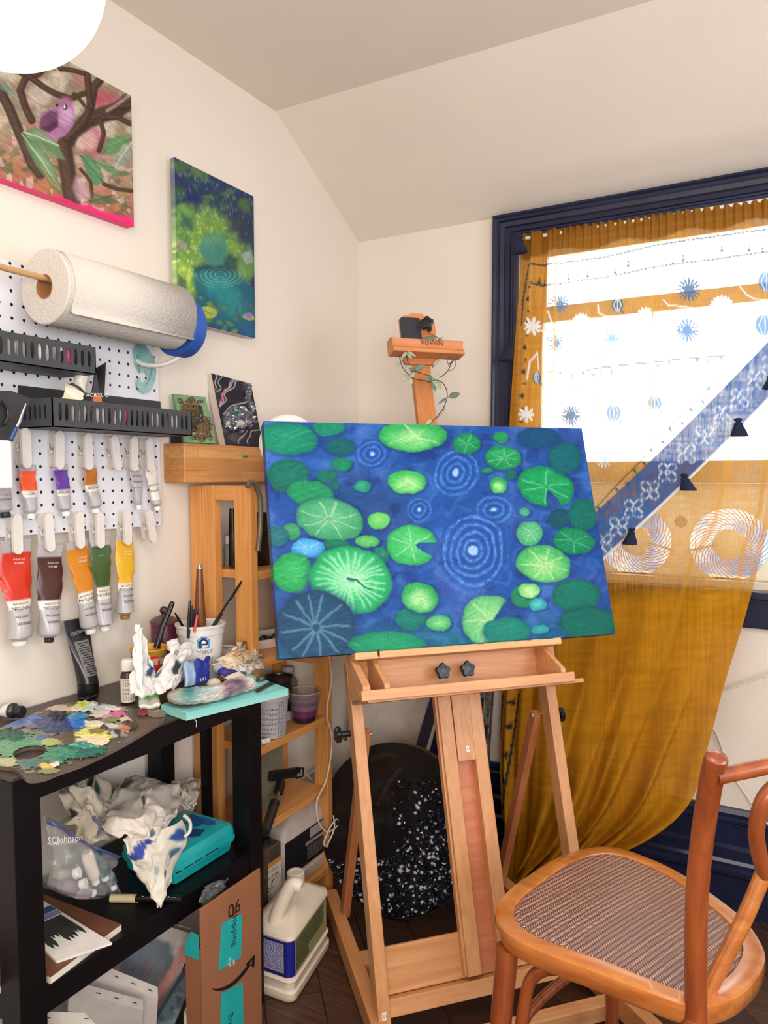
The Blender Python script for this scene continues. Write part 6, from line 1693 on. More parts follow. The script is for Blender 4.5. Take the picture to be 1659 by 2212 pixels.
def rbox(x0, x1, y0, y1, z0, z1, r, ins=0.0, n=6):
    out = []
    for z, k in ((z0, 0), (z1, 0)):
        ring = []
        for cx, cy, a0 in ((x1 - r, y1 - r, 0), (x0 + r, y1 - r, 90), (x0 + r, y0 + r, 180), (x1 - r, y0 + r, 270)):
            for i in range(n + 1): q = math.radians(a0 + 90 * i / n); ring.append(V((cx + r * math.cos(q), cy + r * math.sin(q), z)))
        out.append(ring)
    return out


def loft(b, rings): return b.ring(rings, len(rings[0]), None)


R_ = lambda k, z: rbox(BXL + k, .285 - k, BYN + k, BYF - k, z, z, 0.018 - min(k, .012))[0]
loft(MB(), [R_(.014, MZ + 0.001), R_(.010, MZ + .004), R_(.005, zt_b - .040), R_(.001, zt_b - .038), R_(.001, zt_b - .034)]).build('box', m_teal, tbx, smooth=35)
lid = loft(MB(), [R_(.000, zt_b - .034), R_(-.002, zt_b - .032), R_(-.002, zt_b - .026), R_(.001, zt_b - .025), R_(.001, zt_b - .012), R_(.008, zt_b - .001), R_(.012, zt_b), R_(.03, zt_b)])
lid.build('lid', m_teal, tbx, smooth=35)
# blue stains on the lid
ys = np.linspace(BYN + .02, BYF - .02, 90); xs = np.linspace(BXL + .02, .265, 70); Yg, Xg = np.meshgrid(ys, xs, indexing='ij')
b = MB(); P = np.stack([Xg, Yg, np.full_like(Xg, zt_b + .0006)], -1); U_, V_ = sketch(P); mk = np.zeros(U_.shape); cc = np.zeros(U_.shape + (3,)); cc[:] = (24, 60, 120)
for cx, cy, A, B, rot, c in ((462, 1757, 22, 13, 30, (22, 40, 92)), (440, 1770, 34, 12, 20, (40, 90, 150)), (418, 1775, 22, 14, 10, (20, 80, 140)), (415, 1800, 30, 10, -10, (16, 60, 120))):
    q = math.radians(rot); dx, dy = U_ - cx, V_ - cy; r = np.hypot((dx * math.cos(q) + dy * math.sin(q)) / A, (-dx * math.sin(q) + dy * math.cos(q)) / B) + 0.6 * (fbm(U_ / 9 + cx, V_ / 9, 3) - 0.5)
    m_ = r < 0.9; mk[m_] = 1; cc[m_] = c
quad = (mk[:-1, :-1] * mk[1:, :-1] * mk[:-1, 1:] * mk[1:, 1:]) > 0.5
b.grid(P, lin(cc)); C_ = P.shape[1]; b.f = [[i * C_ + j, i * C_ + j + 1, (i + 1) * C_ + j + 1, (i + 1) * C_ + j] for i, j in np.argwhere(quad)]
b.build('paint_stains', M_PAINT, tbx)
ln = MB()
for y0, y1 in ((-1.165, -1.15), (-1.145, -1.12), (-1.115, -1.095), (-1.085, -1.045)):
    ln.obox(V((.2845, y0, zt_b - .031)), V((0, y1 - y0, 0)), V((0, 0, .002)), V((.003, 0, 0)))
ln.build('small_print', M_INK, tbx)

# rags heaped on the box
S2 = lambda u, v, x: PX(u, v, x)
crumple('cotton_rag', 'dirty grey-white rag heaped at the left of the rags under the table', 'rag',
        [[S2(150, 1690, .10), S2(185, 1672, .09), S2(225, 1676, .08), S2(262, 1700, .08)], [S2(132, 1715, .14), S2(180, 1700, .16), S2(225, 1705, .15), S2(268, 1722, .13)],
         [S2(136, 1745, .17), S2(180, 1735, .20), S2(222, 1740, .20), S2(262, 1750, .17)], [S2(142, 1768, .18), S2(180, 1772, .22), S2(220, 1770, .23), S2(255, 1768, .2)], [S2(160, 1790, .19), S2(190, 1800, .22), S2(225, 1802, .23), S2(250, 1795, .21)]],
        None, m_cloth, 21, 0.065, 64, stain=[(0.35, 0.1, 0.1, (70, 58, 44), 0.8), (0.3, 0.62, 0.05, (20, 60, 54), 0.9), (0.8, 0.5, 0.12, (60, 72, 110), 0.7), (0.15, 0.5, 0.15, (120, 104, 76), 0.5), (0.6, 0.1, 0.06, (50, 44, 34), 0.8)], col=(196, 186, 168), freq=13, sharp=False)
crumple('cotton_rag', 'large pale rag draped over the left end of the teal box', 'rag',
        [[S2(262, 1712, .12), S2(300, 1688, .11), S2(345, 1690, .10), S2(378, 1700, .12)], [S2(245, 1740, .19), S2(290, 1718, .19), S2(340, 1712, .18), S2(388, 1722, .17)],
         [S2(240, 1770, .25), S2(285, 1755, .26), S2(335, 1750, .26), S2(384, 1752, .24)], [S2(248, 1790, .28), S2(285, 1788, .30), S2(330, 1785, .30), S2(372, 1778, .28)], [S2(262, 1800, .28), S2(290, 1808, .295), S2(320, 1808, .30), S2(350, 1795, .29)]],
        None, m_cloth, 22, 0.050, 64, stain=[(0.05, 0.25, 0.1, (80, 84, 70), 0.7), (0.42, 0.45, 0.05, (70, 74, 70), 0.8), (0.92, 0.6, 0.12, (60, 96, 120), 0.7), (0.1, 0.7, 0.08, (70, 76, 110), 0.6)], col=(216, 207, 196), freq=11, sharp=False)
crumple('cotton_rag', 'striped blue edged rag bunched at the right of the heap on the teal box', 'rag',
        [[S2(375, 1690, .10), S2(400, 1682, .10), S2(432, 1686, .10)], [S2(380, 1706, .14), S2(405, 1700, .15), S2(434, 1704, .13)], [S2(385, 1728, .17), S2(405, 1728, .19), S2(424, 1720, .17)], [S2(392, 1745, .19), S2(408, 1748, .20), S2(420, 1738, .18)]],
        None, m_cloth, 23, 0.035, 44, stain=[(0.15, 0.1, 0.08, (36, 44, 100), 0.9), (0.5, 0.05, 0.1, (40, 50, 110), 0.9), (0.9, 0.5, 0.1, (60, 90, 70), 0.7)], col=(204, 196, 182), freq=11, sharp=False)
crumple('dish_towel', 'white dish towel with blue stripes hanging down the front of the teal box', 'towel',
        [[S2(264, 1812, .292), S2(300, 1805, .30), S2(345, 1800, .305), S2(400, 1770, .30)], [S2(278, 1840, .298), S2(310, 1832, .312), S2(352, 1822, .318), S2(408, 1800, .30)], [S2(288, 1865, .30), S2(318, 1866, .318), S2(356, 1856, .326), S2(396, 1830, .312)],
         [S2(300, 1890, .304), S2(326, 1905, .325), S2(352, 1896, .332), S2(376, 1880, .318)], [S2(322, 1910, .31), S2(334, 1932, .33), S2(346, 1930, .336), S2(362, 1912, .322)], [S2(328, 1930, .318), S2(334, 1958, .334), S2(340, 1958, .338), S2(348, 1940, .328)]],
        None, m_cloth, 24, 0.022, 64, stain=[*[(0.27 - .03 * k, .04 + .085 * k, .065, (52, 66, 150), .9) for k in range(7)], (0.2, 0.85, 0.12, (28, 70, 140), 0.9), (0.4, 0.8, 0.08, (50, 90, 130), 0.8), (0.6, 0.72, 0.05, (30, 50, 96), 0.8), (0.5, 0.5, 0.06, (120, 150, 170), 0.6)], col=(216, 210, 196), freq=10, sharp=False)
MB().tube(spline([S2(398, 1762, .312), S2(410, 1775, .315), S2(410, 1795, .316), S2(398, 1808, .314)], 6), 0.0035, 8).build('towel_loop', mat('white_cord', (214, 210, 200), 0.8), None, smooth=60)
tag(bpy.data.objects['towel_loop'], 'rolled white hem of a rag curling over the teal box lid', 'cloth')

# clear zip bag with tubes and bottles
m_film = mat('clear_plastic_film', (205, 208, 210), 0.06, alpha=0.26, spec=1.0, var=0.02)
bag = thing('zip_bag', 'clear plastic zip bag of paint tubes with a blue seal on the middle shelf', 'bag', SX(180, 1940))
n_ = 40
rows = [[S2(97, 1764, .24), S2(130, 1780, .25), S2(170, 1810, .26), S2(215, 1832, .27), S2(262, 1850, .275)], [S2(104, 1790, .25), S2(135, 1800, .265), S2(175, 1825, .275), S2(215, 1845, .28), S2(256, 1860, .28)],
        [S2(112, 1830, .26), S2(140, 1840, .285), S2(180, 1850, .295), S2(215, 1865, .295), S2(244, 1880, .285)], [S2(115, 1870, .265), S2(140, 1880, .295), S2(180, 1890, .305), S2(220, 1900, .30), S2(252, 1905, .285)], [S2(102, 1912, .265), S2(140, 1925, .295), S2(180, 1935, .305), S2(225, 1935, .30), S2(262, 1925, .285)], [S2(110, 1922, .25), S2(140, 1936, .27), S2(180, 1942, .28), S2(225, 1940, .275), S2(262, 1930, .265)]]
G_ = np.array([[list(p) for p in r_] for r_ in rows]); A = []
for cset in (G_,):
    A_ = np.zeros((n_, n_, 3))
    for i in range(n_):
        for j in range(n_):
            u, v = i / (n_ - 1) * 5, j / (n_ - 1) * 4; i0, j0 = min(int(u), 4), min(int(v), 3); fu, fv = u - i0, v - j0
            A_[i, j] = (G_[i0, j0] * (1 - fu) + G_[i0 + 1, j0] * fu) * (1 - fv) + (G_[i0, j0 + 1] * (1 - fu) + G_[i0 + 1, j0 + 1] * fu) * fv
uu, vv = np.meshgrid(np.linspace(0, 1, n_), np.linspace(0, 1, n_), indexing='ij')
A_[..., 0] += 0.010 * (fbm(uu * 7, vv * 9, 3) - 0.5) * 2
A_[..., 2] = np.maximum(A_[..., 2], MZ + 0.002)
MB().grid(A_).build('film', m_film, bag, smooth=180)
Bk = A_.copy(); Bk[..., 0] -= 0.055 * np.sin(np.clip(uu, 0.02, 1) * 2.2) + 0.004; Bk[..., 2] = np.maximum(Bk[..., 2], MZ + 0.002); MB().grid(Bk).build('film', m_film, bag, smooth=180)
sl = A_[0:6].copy(); sl[..., 0] += 0.0015; MB().grid(sl[::1]).build('blue_seal', mat('blue_violet_film', (74, 84, 140), 0.3, alpha=0.75), bag, smooth=180)
MB().text('SCJohnson', 0.016, S2(141, 1812, .277), (0.05, 1, -0.32), (0, 0.1, 1)).text('A FAMILY COMPANY', 0.0058, S2(138, 1821, .279), (0.05, 1, -0.32), (0, 0.1, 1)).build('lettering', M_WINK, bag)
m_mauve = mat('mauve_grey_plastic', (150, 136, 138), 0.4)
for i, (u, v, x, du, dv, r, c, lb) in enumerate(((138, 1890, .25, 34, 8, .011, (170, 158, 150), 'uppermost grey tube inside the zip bag'), (150, 1915, .262, 36, 12, .013, (132, 118, 126), 'middle mauve tube inside the zip bag'), (178, 1928, .27, 34, 2, .011, (150, 140, 150), 'lowest ribbed mauve tube inside the zip bag'), (196, 1870, .272, 18, 60, .011, (222, 212, 198), 'cream tube slanting down inside the zip bag'), (214, 1866, .268, 22, 52, .011, (10, 84, 76), 'dark green tube slanting down inside the zip bag'), (240, 1900, .262, 8, 24, .009, (70, 96, 106), 'small blue grey tube at the right inside the zip bag'))):
    p0, p1 = S2(u - du * .5, v - dv * .5, x), S2(u + du * .5, v + dv * .5, x + 0.006)
    p0.z = max(p0.z, MZ + r + .002); p1.z = max(p1.z, MZ + r + .002)
    r_ = thing('bagged_paint_tube', lb, 'paint tube', (p0 + p1) / 2, 0, 'paint tubes in the zip bag'); d_ = p1 - p0
    MB().tube([p0, p0 + d_ * .2, p0 + d_ * .85, p1], [r * .8, r, r, r * .6], 14).build('tube', mat('bag_tube_%d' % i, c, 0.35), r_, smooth=50)
    MB().cyl(p1, p1 + d_.normalized() * .008, r * .62, seg=14).build('cap', M_WHITE, r_, smooth=40)
for u, v, x in ((160, 1888, .274), (174, 1912, .286)):
    p = S2(u, v, x); o = MB().lathe(p, [(.0085, 0), (.009, .002), (.009, .010), (0, .010)], 18, (0.7, 0.5, 0.25)).build('bottle_cap', M_WHITE, None, smooth=40); tag(o, 'white bottle cap inside the zip bag, %s' % ('the upper of two' if v < 1900 else 'the lower of two'), 'cap')

# acrylic marker
p0, p1 = SX(239, 1940, .007), SX(392, 1942, .007)
mk_ = thing('acrylic_marker', 'cream capped acrylic marker lying on the middle shelf edge', 'marker', p0); d_ = (p1 - p0)
MB().tube([p0, p0 + d_ * .36], [.0075, .0078], 18).build('cap', mat('cream_plastic', (216, 200, 160), 0.4), mk_, smooth=40)
MB().obox(p0 + d_ * .04 + V((0.004, 0, -.006)), d_ * .31, V((0.004, 0, 0)), V((0, 0, .003))).build('clip', mat('cream_plastic', (216, 200, 160), 0.4), mk_)
MB().tube([p0 + d_ * .36, p0 + d_ * .40, p1], [.0065, .0065, .0065], 18).build('barrel', mat('black_barrel', (20, 16, 18), 0.3), mk_, smooth=40)
MB().text('Acrylic', .0105, p0 + d_ * .53 + V((.0050, -.002, .0046)), d_, (-.6, -.15, .75)).text('Marker', .0105, p0 + d_ * .80 + V((.0050, -.002, .0046)), d_, (-.6, -.15, .75)).build('lettering', M_WINK, mk_)

# sketch pads and printed sheet at the near end
def slab(name, label, cat, q, t, mt_top, mt_side, group=None, rc=None):
    r = thing(name, label, cat, q[0] - V((0, 0, t)), 0, group)
    b = MB(); b.prism([p - V((0, 0, t)) for p in q], (0, 0, 1), t * 0.93); b.build('pages', mt_side, r)
    MB().prism([p - V((0, 0, t * .07)) for p in q], (0, 0, 1), t * .07).build('cover', mt_top, r)
    return r


m_pages = mat('white_page_edges', (226, 218, 206), 0.8); m_brown = mat('brown_card_cover', (112, 68, 46), 0.55)
q = [SX(-60, 2050, .012), SX(118, 2106, .012), SX(262, 1996, .012), SX(95, 1932, .012)]
q = [V((.266, -1.62, q[0].z)), V((.266, -1.478, q[0].z)), V((.316, -1.474, q[0].z)), q[2], q[3], V((.10, -1.62, q[0].z))]
pad = slab('sketch_pad', 'brown covered sketch pad lying at the near end of the middle shelf', 'sketchbook', q, .012, m_brown, m_pages)
q2 = [SX(-40, 1992, .0165), SX(20, 1975, .0165), SX(85, 1940, .0165), SX(242, 2036, .0165), SX(128, 2092, .0165), SX(60, 2060, .0165)]
q2 = [q2[1], V((q2[4].x - .02, q2[4].y + .01, q2[4].z)), q2[3], q2[2]]
sh = thing('marker_pad', 'white marker pad in a plastic sleeve with black pen swatches on the brown sketch pad', 'sketchbook', q2[0] - V((0, 0, .004)))
MB().prism([p - V((0, 0, .0040)) for p in q2], (0, 0, 1), .004).build('pages', mat('white_paper', (230, 226, 220), 0.5), sh)
sw = MB(); bl = MB()
L_ = lambda u, v, z=.0002: (q2[0] * (1 - u) + q2[1] * u) * (1 - v) + (q2[3] * (1 - u) + q2[2] * u) * v + V((0, 0, z))
rs = random.Random(2)
for i in range(9):
    v0 = .10 + .09 * i; e0 = 0.66 + .16 * rs.random(); u0 = .36
    sw.prism([L_(u0, v0), L_(u0, v0 + .095), L_(e0 - .08, v0 + .095), L_(e0, v0 + .05), L_(e0 - .08, v0)], (0, 0, 1), .0003)
sw.build('pen_swatches', mat('charcoal_swatches', (44, 44, 44), 0.5, var=0.3, scale=40), sh)
bl.prism([L_(.17, .02), L_(.17, .98), L_(.26, .98), L_(.26, .02)], (0, 0, 1), .0003); bl.build('title_band', mat('blue_print', (40, 70, 130), 0.45), sh)
MB().prism([L_(.27, .02), L_(.27, .98), L_(.345, .98), L_(.345, .02)], (0, 0, 1), .0003).build('picture_band', mat('pale_blue_print2', (120, 134, 170), 0.45), sh)

# ================================================================== canvases stacked at the bottom of the table
m_cw = mat('white_primed_canvas', (216, 208, 196), 0.85, bump=0.2, scale=300); m_raw = wood('pine_stretcher', (180, 136, 92), (204, 164, 116), axis=1)


def stretched(name, label, q, nrm, t, face_mat, group=None, staples=True, back=False, col=None, draw=None):
    """small stretched canvas from its four face corners"""
    r = thing(name, label, 'canvas', q[0], 0, group); n = (q[1] - q[0]).cross(q[3] - q[0]).normalized(); n = n if n.dot(CAM - q[0]) > 0 else -n
    if draw:
        d0 = q[2] - CAM; n0 = (q[1] - q[0]).cross(q[3] - q[0]); q[2] = CAM + d0 * ((q[0] - CAM).dot(n0) / d0.dot(n0))
        nn_ = 70; aa = np.linspace(0, 1, nn_); P = np.array([[list((q[0] * (1 - u) + q[1] * u) * (1 - v) + (q[3] * (1 - u) + q[2] * u) * v + n * .0004) for u in aa] for v in aa]); X, Y = sketch(P); a = Art(X, Y); draw(a)
        MB().grid(P, a.out()).build('painted_face', M_PAINT, r, smooth=180)
    b = MB(); b.prism([p - n * t for p in q], n, t); b.build('canvas', face_mat, r, bevel=.0015)
    return r, n


def draw_abstract(a):
    a.c[:] = (206, 198, 192); n1 = fbm(a.X / 30, a.Y / 30, 3)
    a.mix(sstep(330, 250, a.X + 0.5 * (a.Y - 2050) + 30 * (n1 - .5)) * .8, (150, 92, 110)); a.ell(318, 2078, 60, 52, -40, (110, 124, 134), .15, .95, .1); a.ell(300, 2110, 50, 40, -20, (116, 120, 130), .2, .9, .1); a.ell(335, 2110, 26, 40, 10, (150, 128, 122), .4, .6)
    a.line([(395, 2050), (385, 2080), (368, 2110), (350, 2140), (330, 2180)], 9, (222, 150, 146), .8); a.line([(310, 2150), (330, 2110), (352, 2080)], 6, (110, 150, 172), .6); a.ell(290, 2170, 40, 40, 0, (110, 140, 168), .4, .7); a.streak(.1, -50, 16, 2)


qa = [PX(228, 2088, .20), PX(345, 2225, .22), PX(420, 2018, .30), PX(340, 1996, .24)]
stretched('abstract_canvas', 'white canvas with a grey and pink abstract swirl under the table', qa, (1, -.3, .75), .02, m_cw, draw=draw_abstract)
# canvases lying on the lower shelf, edges with staples towards the room
def edge_canvas(label, pa, pb, h0, dep, ti, col_top, staples):
    """pa, pb: lower front corners of the visible edge; h0: its height; dep: vector going back under the table"""
    r = thing('stacked_canvas', label, 'canvas', pa, 0, 'blank canvases under the table')
    pa, pb, dep = V(pa), V(pb), V(dep); up_ = V((0, 0, h0)); dep = V((dep.x * .5, dep.y * .3, .004 - pa.z))
    MB().obox(pa, pb - pa, dep, up_).build('canvas', col_top, r, bevel=.0012)
    nrm_ = (pb - pa).cross(up_).normalized(); nrm_ = nrm_ if nrm_.dot(CAM - pa) > 0 else -nrm_
    b = MB()
    for k in range(staples):
        c = pa + (pb - pa) * ((k + .5) / staples) + up_ * .45 + nrm_ * .0004; e = (pb - pa).normalized(); MB_ = MB()
        s_ = MB().obox(c - e * .0045, e * .009, up_.normalized() * .0014, nrm_ * .0008); s_.build('staple', M_INK, r)
    return r


edge_canvas('lowest blank canvas leaning out under the table with pine bars showing', PX(60, 2210, .258), PX(300, 2215, .30), .022, (-.14, .02, .0), 0, m_cw, 3)
edge_canvas('middle blank canvas of the stapled stack under the table', PX(150, 2140, .275), PX(310, 2182, .325), .020, (-.12, .05, .02), 0, mat('grey_primed_canvas', (176, 170, 164), .85), 4)
edge_canvas('topmost blank canvas of the stapled stack under the table', PX(195, 2100, .262), PX(342, 2158, .318), .024, (-.10, .06, .03), 0, mat('pale_grey_canvas', (190, 182, 176), .85), 4)
def draw_grey(a): a.c[:] = (70, 84, 92); a.mix(sstep(.5, .7, fbm(a.X / 20, a.Y / 14, 3)) * .7, (110, 122, 124)); a.mix(sstep(.55, .7, fbm(a.X / 12 + 9, a.Y / 20, 3)) * .6, (40, 48, 56))
stretched('dark_grey_canvas', 'dark grey painted canvas tucked between the abstract canvas and the cardboard box', [PX(330, 2220, .285), PX(372, 2222, .30), PX(424, 2098, .31), PX(410, 2088, .28)], (.9, -.4, .2), .016, mat('dark_grey_edge', (62, 74, 82), .6), draw=draw_grey)
stretched('white_board', 'white board leaning at the foot of the cardboard box', [PX(400, 2280, .33), PX(455, 2250, .355), PX(412, 2158, .33), PX(400, 2190, .31)], (.8, -.5, .3), .006, mat('white_board_face', (206, 200, 196), .6))

# ================================================================== cardboard box with the smile arrow
XB = 0.362
m_card = mat('brown_corrugated_card', (150, 98, 66), .85, var=.04, scale=20); m_tape = mat('teal_packing_tape', (34, 176, 178), .35)
yl_, yr_ = PX(436, 2080, XB).y, PX(564, 2020, XB).y
ztop = PX(559, 1960, XB).z
bxc = thing('cardboard_box', 'brown cardboard box with teal tape and a black smile arrow beside the white jug', 'box', (XB - .02, (yl_ + yr_) / 2, 0))
MB().box((XB - .005, yl_, 0), (XB, yr_, ztop)).build('front_wall', m_card, bxc, bevel=.001)
MB().box((XB - .005, yl_ - .0, ztop + .001), (XB, yr_, PX(500, 1919, XB).z)).build('front_flap', m_card, bxc, bevel=.001)
MB().box((XB - .043, yl_, 0), (XB - .0055, yl_ + .005, ztop + .0)).build('side_wall', m_card, bxc)
MB().box((XB - .043, yr_ - .005, 0), (XB - .0055, yr_, ztop)).build('side_wall', m_card, bxc)
MB().box((XB - .043, yl_ + .0052, 0), (XB - .038, yr_ - .0052, ztop)).build('back_wall', m_card, bxc)
MB().box((XB - .038, yl_ + .0052, 0), (XB - .0055, yr_ - .0052, .005)).build('bottom', m_card, bxc)
MB().prism([PX(u, v, XB + .0004) for u, v in ((478, 2000), (482, 1994), (492, 1988), (508, 1980), (523, 1974), (520, 2068), (472, 2097))], (1, 0, 0), .0006).build('tape', m_tape, bxc)
MB().prism([PX(u, v, XB + .0004) for u, v in ((478, 2146), (524, 2122), (526, 2260), (474, 2270))], (1, 0, 0), .0006).build('tape', m_tape, bxc)
MB().prism([V((XB - .006 - d_, yl_ - .0008, z_)) for d_, z_ in ((0, ztop - .02), (0, ztop + .03), (.02, ztop + .032), (.036, ztop + .0), (.036, ztop - .02))], (0, -1, 0), .0006).build('tape', m_tape, bxc)
MB().text('06', .040, PX(506, 1962, XB + .0012), (0, 1, .0), (0, 0, 1)).build('lettering', M_INK, bxc)
MB().text('shipping', .022, PX(508, 2005, XB + .0012), (0, 0, -1), (0, 1, 0)).build('lettering', M_INK, bxc)
MB().text('Buy', .022, PX(499, 2205, XB + .0012), (0, 0, -1), (0, 1, 0)).build('lettering', M_INK, bxc)
MB().text('pha', .013, PX(495, 2080, XB + .0012), (0, 0, 1), (0, -1, 0)).text('an', .013, PX(504, 2080, XB + .0012), (0, 0, 1), (0, -1, 0)).build('lettering', M_WINK, bxc)
sm = [(458, 2136, 1.5), (470, 2138, 2.5), (485, 2135, 3.0), (500, 2127, 3.2), (515, 2114, 3.2), (528, 2099, 3.0), (540, 2082, 2.6)]
up_, dn = [], []
for i, (u, v, w_) in enumerate(sm): up_.append(PX(u - w_ * .6, v - w_, XB + .0006)); dn.append(PX(u + w_ * .6, v + w_, XB + .0006))
b = MB(); b.grid(np.array([[list(p) for p in spline(up_, 5)], [list(p) for p in spline(dn, 5)]]))
b.add([PX(u, v, XB + .0006) for u, v in ((531, 2083), (549, 2063), (551, 2064), (549, 2090), (543, 2088), (545, 2073), (535, 2087))], [(0, 1, 2, 3, 4, 5, 6)]); b.build('smile_arrow', M_INK, bxc, solid=.0004)
o = crumple('plastic_wrap', 'crumpled clear plastic wrap standing up inside the cardboard box', 'packaging', [[PX(u, v, .330) for u, v in ((440, 1920), (465, 1905), (488, 1898))], [PX(u, v, .335) for u, v in ((430, 1945), (460, 1935), (490, 1925))], [PX(u, v, .342) for u, v in ((432, 1975), (465, 1960), (492, 1945))]], None, mat('grey_clear_wrap', (110, 112, 112), .2, alpha=.6), 33, .010, 24)

# ================================================================== big white jug on the floor
m_jug = mat('cream_white_hdpe', (226, 214, 196), .4, var=.03, scale=8)
jF = PZ(634, 2176, 0); j1 = V((-.10, .995, 0)).normalized(); j2 = V((-.98, -.02, 0)).normalized()
JW, JL = .125, .0
j1 = (PZ(716, 2045, 0) - jF); JL = j1.length; j1.normalize(); j2 = V((-j1.y, j1.x, 0)); j2 = (j2 * .97 + V((0, .16, 0))).normalized()
zS = PX(634, 2035, jF.x).z; zTop = zS + .0


def JP(a, b_, z): return jF + j1 * a + j2 * b_ + V((0, 0, z))


jug = thing('plastic_jug', 'large cream white jug with blue and green text labels on the floor', 'jug', JP(JL / 2, JW / 2, 0))


def jr_(k, z, r=.02, n=5):
    out = []; L0, L1, W0, W1 = k, JL - k, k, JW - k
    for ca, cb, a0 in ((L1 - r, W1 - r, 0), (L0 + r, W1 - r, 90), (L0 + r, W0 + r, 180), (L1 - r, W0 + r, 270)):
        for i in range(n + 1): q = math.radians(a0 + 90 * i / n); out.append(JP(ca + r * math.cos(q), cb + r * math.sin(q), z))
    return out


zb_ = .115 if zS > .2 else .09
hS = zS - .0; hT = PZ(0, 0, 0)
capc = (JL * .62, JW * .5); zc_ = 0
# height of the cap from the survey at the jug's middle line
mid_ = JP(capc[0], capc[1], 0); tcap = PP(655, 1880, mid_, (_f.x, _f.y, 0)); zcap = tcap.z
zSh = zS
rings = [jr_(.006, 0), jr_(.002, .004), jr_(.0, .012), jr_(.0, .024), jr_(.004, .028), jr_(.004, .046), jr_(.001, .050), jr_(.006, .054), jr_(.006, zSh - .01), jr_(.002, zSh - .004), jr_(.004, zSh + .004)]
hh = zcap - .034 - zSh
for t, kx, in ((.25, .16), (.5, .36), (.75, .58), (.9, .74), (1.0, .80)):
    z = zSh + hh * t; cenr = JP(capc[0], capc[1], z); base = jr_(.004, z)
    rings.append([cenr * kx + p * (1 - kx) for p in base])
loft(MB(), rings).build('body', m_jug, jug, smooth=40)
MB().lathe(JP(capc[0], capc[1], zcap - .036), [(.0175, 0), (.0175, .008), (.0215, .008), (.0215, .010)], 28).build('neck', m_jug, jug, smooth=40)
cb_ = MB(); n_ = 72; cs = []
for r0, z in ((.021, 0), (.021, .021), (.019, .0235), (.013, .0238), (.012, .0225), (0, .0225)):
    cs.append([JP(capc[0], capc[1], zcap - .026 + z) + V((math.cos(2 * math.pi * j / n_), math.sin(2 * math.pi * j / n_), 0)) * r0 * (1 + (.02 if (j % 3 == 0 and r0 > .02) else 0)) for j in range(n_)])
cb_.ring(cs, n_, None); cb_.build('cap', mat('ivory_cap', (222, 214, 200), .4), jug, smooth=30)
# handle towards the near-left
hp = [PP(u, v, JP(capc[0] * .35, JW * .36, 0), (_f.x, _f.y, 0)) for u, v in ((592, 2028), (594, 1990), (612, 1945), (632, 1912), (648, 1915))]
MB().tube(spline(hp, 8), [.0165] * 33, 16).build('handle', m_jug, jug, smooth=60)
lab = MB(); z0, z1 = .058, zSh - .010
lab.obox(JP(.0050, .020, z0), j2 * (JW - .04), V((0, 0, z1 - z0)), -j1 * -.0006); lab = MB().add([JP(.0052, .022, z0), JP(.0052, JW - .022, z0), JP(.0052, JW - .022, z1), JP(.0052, .022, z1)], [(0, 1, 2, 3)])
lab.build('blue_label', mat('deep_blue_label', (36, 36, 110), .4), jug)
MB().add([JP(.022, .0052, z0), JP(JL - .022, .0052, z0), JP(JL - .022, .0052, z1), JP(.022, .0052, z1)], [(0, 1, 2, 3)]).build('green_label', mat('olive_label', (150, 158, 112), .45), jug)
qn = [p for p in jr_(.0056, z0)]; qn = qn[12:18]; crn = np.array([[list(p) for p in qn], [list(p + V((0, 0, z1 - z0))) for p in qn]]); MB().grid(crn).build('label_corner', mat('bright_blue_label', (24, 30, 140), .4), jug, smooth=60)
ln = MB(); rs = random.Random(4)
for i in range(26):
    z = z1 - .008 - (z1 - z0 - .014) * i / 26; x = .028
    while x < JW - .028:
        w_ = .003 + .006 * rs.random(); ln.obox(JP(.0050, x, z), j2 * min(w_, JW - .026 - x), V((0, 0, .0017)), j1 * -.0002); x += w_ + .0016
ln.build('small_print', mat('pale_print', (190, 186, 214), .6), jug)
ln = MB()
for i in range(22):
    z = z1 - .007 - (z1 - z0 - .012) * i / 22; x = .026; lim = JL * (.9 if i < 15 else .5)
    while x < lim - .02:
        w_ = .004 + .009 * rs.random(); ln.obox(JP(x, .0050, z), j1 * min(w_, lim - .016 - x), V((0, 0, .0019)), j2 * -.0002); x += w_ + .0016
ln.build('small_print', mat('dark_green_print', (44, 52, 40), .6), jug)

# ================================================================== narrow wooden shelf unit in the corner
PI1, PI2 = (206, 136, 70), (226, 164, 96)
pv = wood('golden_pine_upright', PI1, PI2, axis=2, c3=(216, 150, 82)); ph = wood('golden_pine_shelf', PI1, (228, 168, 100), axis=1, c3=(216, 150, 82)); pc = wood('golden_pine_cross', PI1, PI2, axis=0)
FX, FY0, FY1, FZ = 0.20, -.82, -.475, 1.160
unit = thing('shelf_unit', 'narrow golden pine shelf unit standing between the table and the easel', 'shelf', (FX / 2, (FY0 + FY1) / 2, 0))
for x0, x1 in ((.008, .046), (.047, .088), (.150, FX)): MB().box((x0, FY0, 0), (x1, FY0 + .026, FZ)).build('post', pv, unit, bevel=.002)
MB().box((.0885, FY0 + .001, FZ - .036), (.1495, FY0 + .025, FZ)).build('top_rail', pc, unit, bevel=.0015)
for x0, x1 in ((.008, .045), (.155, FX)): MB().box((x0, FY1 - .024, 0), (x1, FY1, .90 if x0 > .1 else .9)).build('post', pv, unit, bevel=.002)
MB().box((.046, FY1 - .022, .66), (.154, FY1 - .004, .70)).build('end_rail', pc, unit, bevel=.001)
SZ = [.953, .735, .519, .319, .085]
for z in SZ: MB().box((.010, FY0 + .0265, z - .020), (FX - .003, FY1 - .0245, z)).build('shelf', ph, unit, bevel=.0015)
MB().box((.092, FY0 + .10, .3195), (.112, FY0 + .13, .4985)).build('divider', pv, unit)
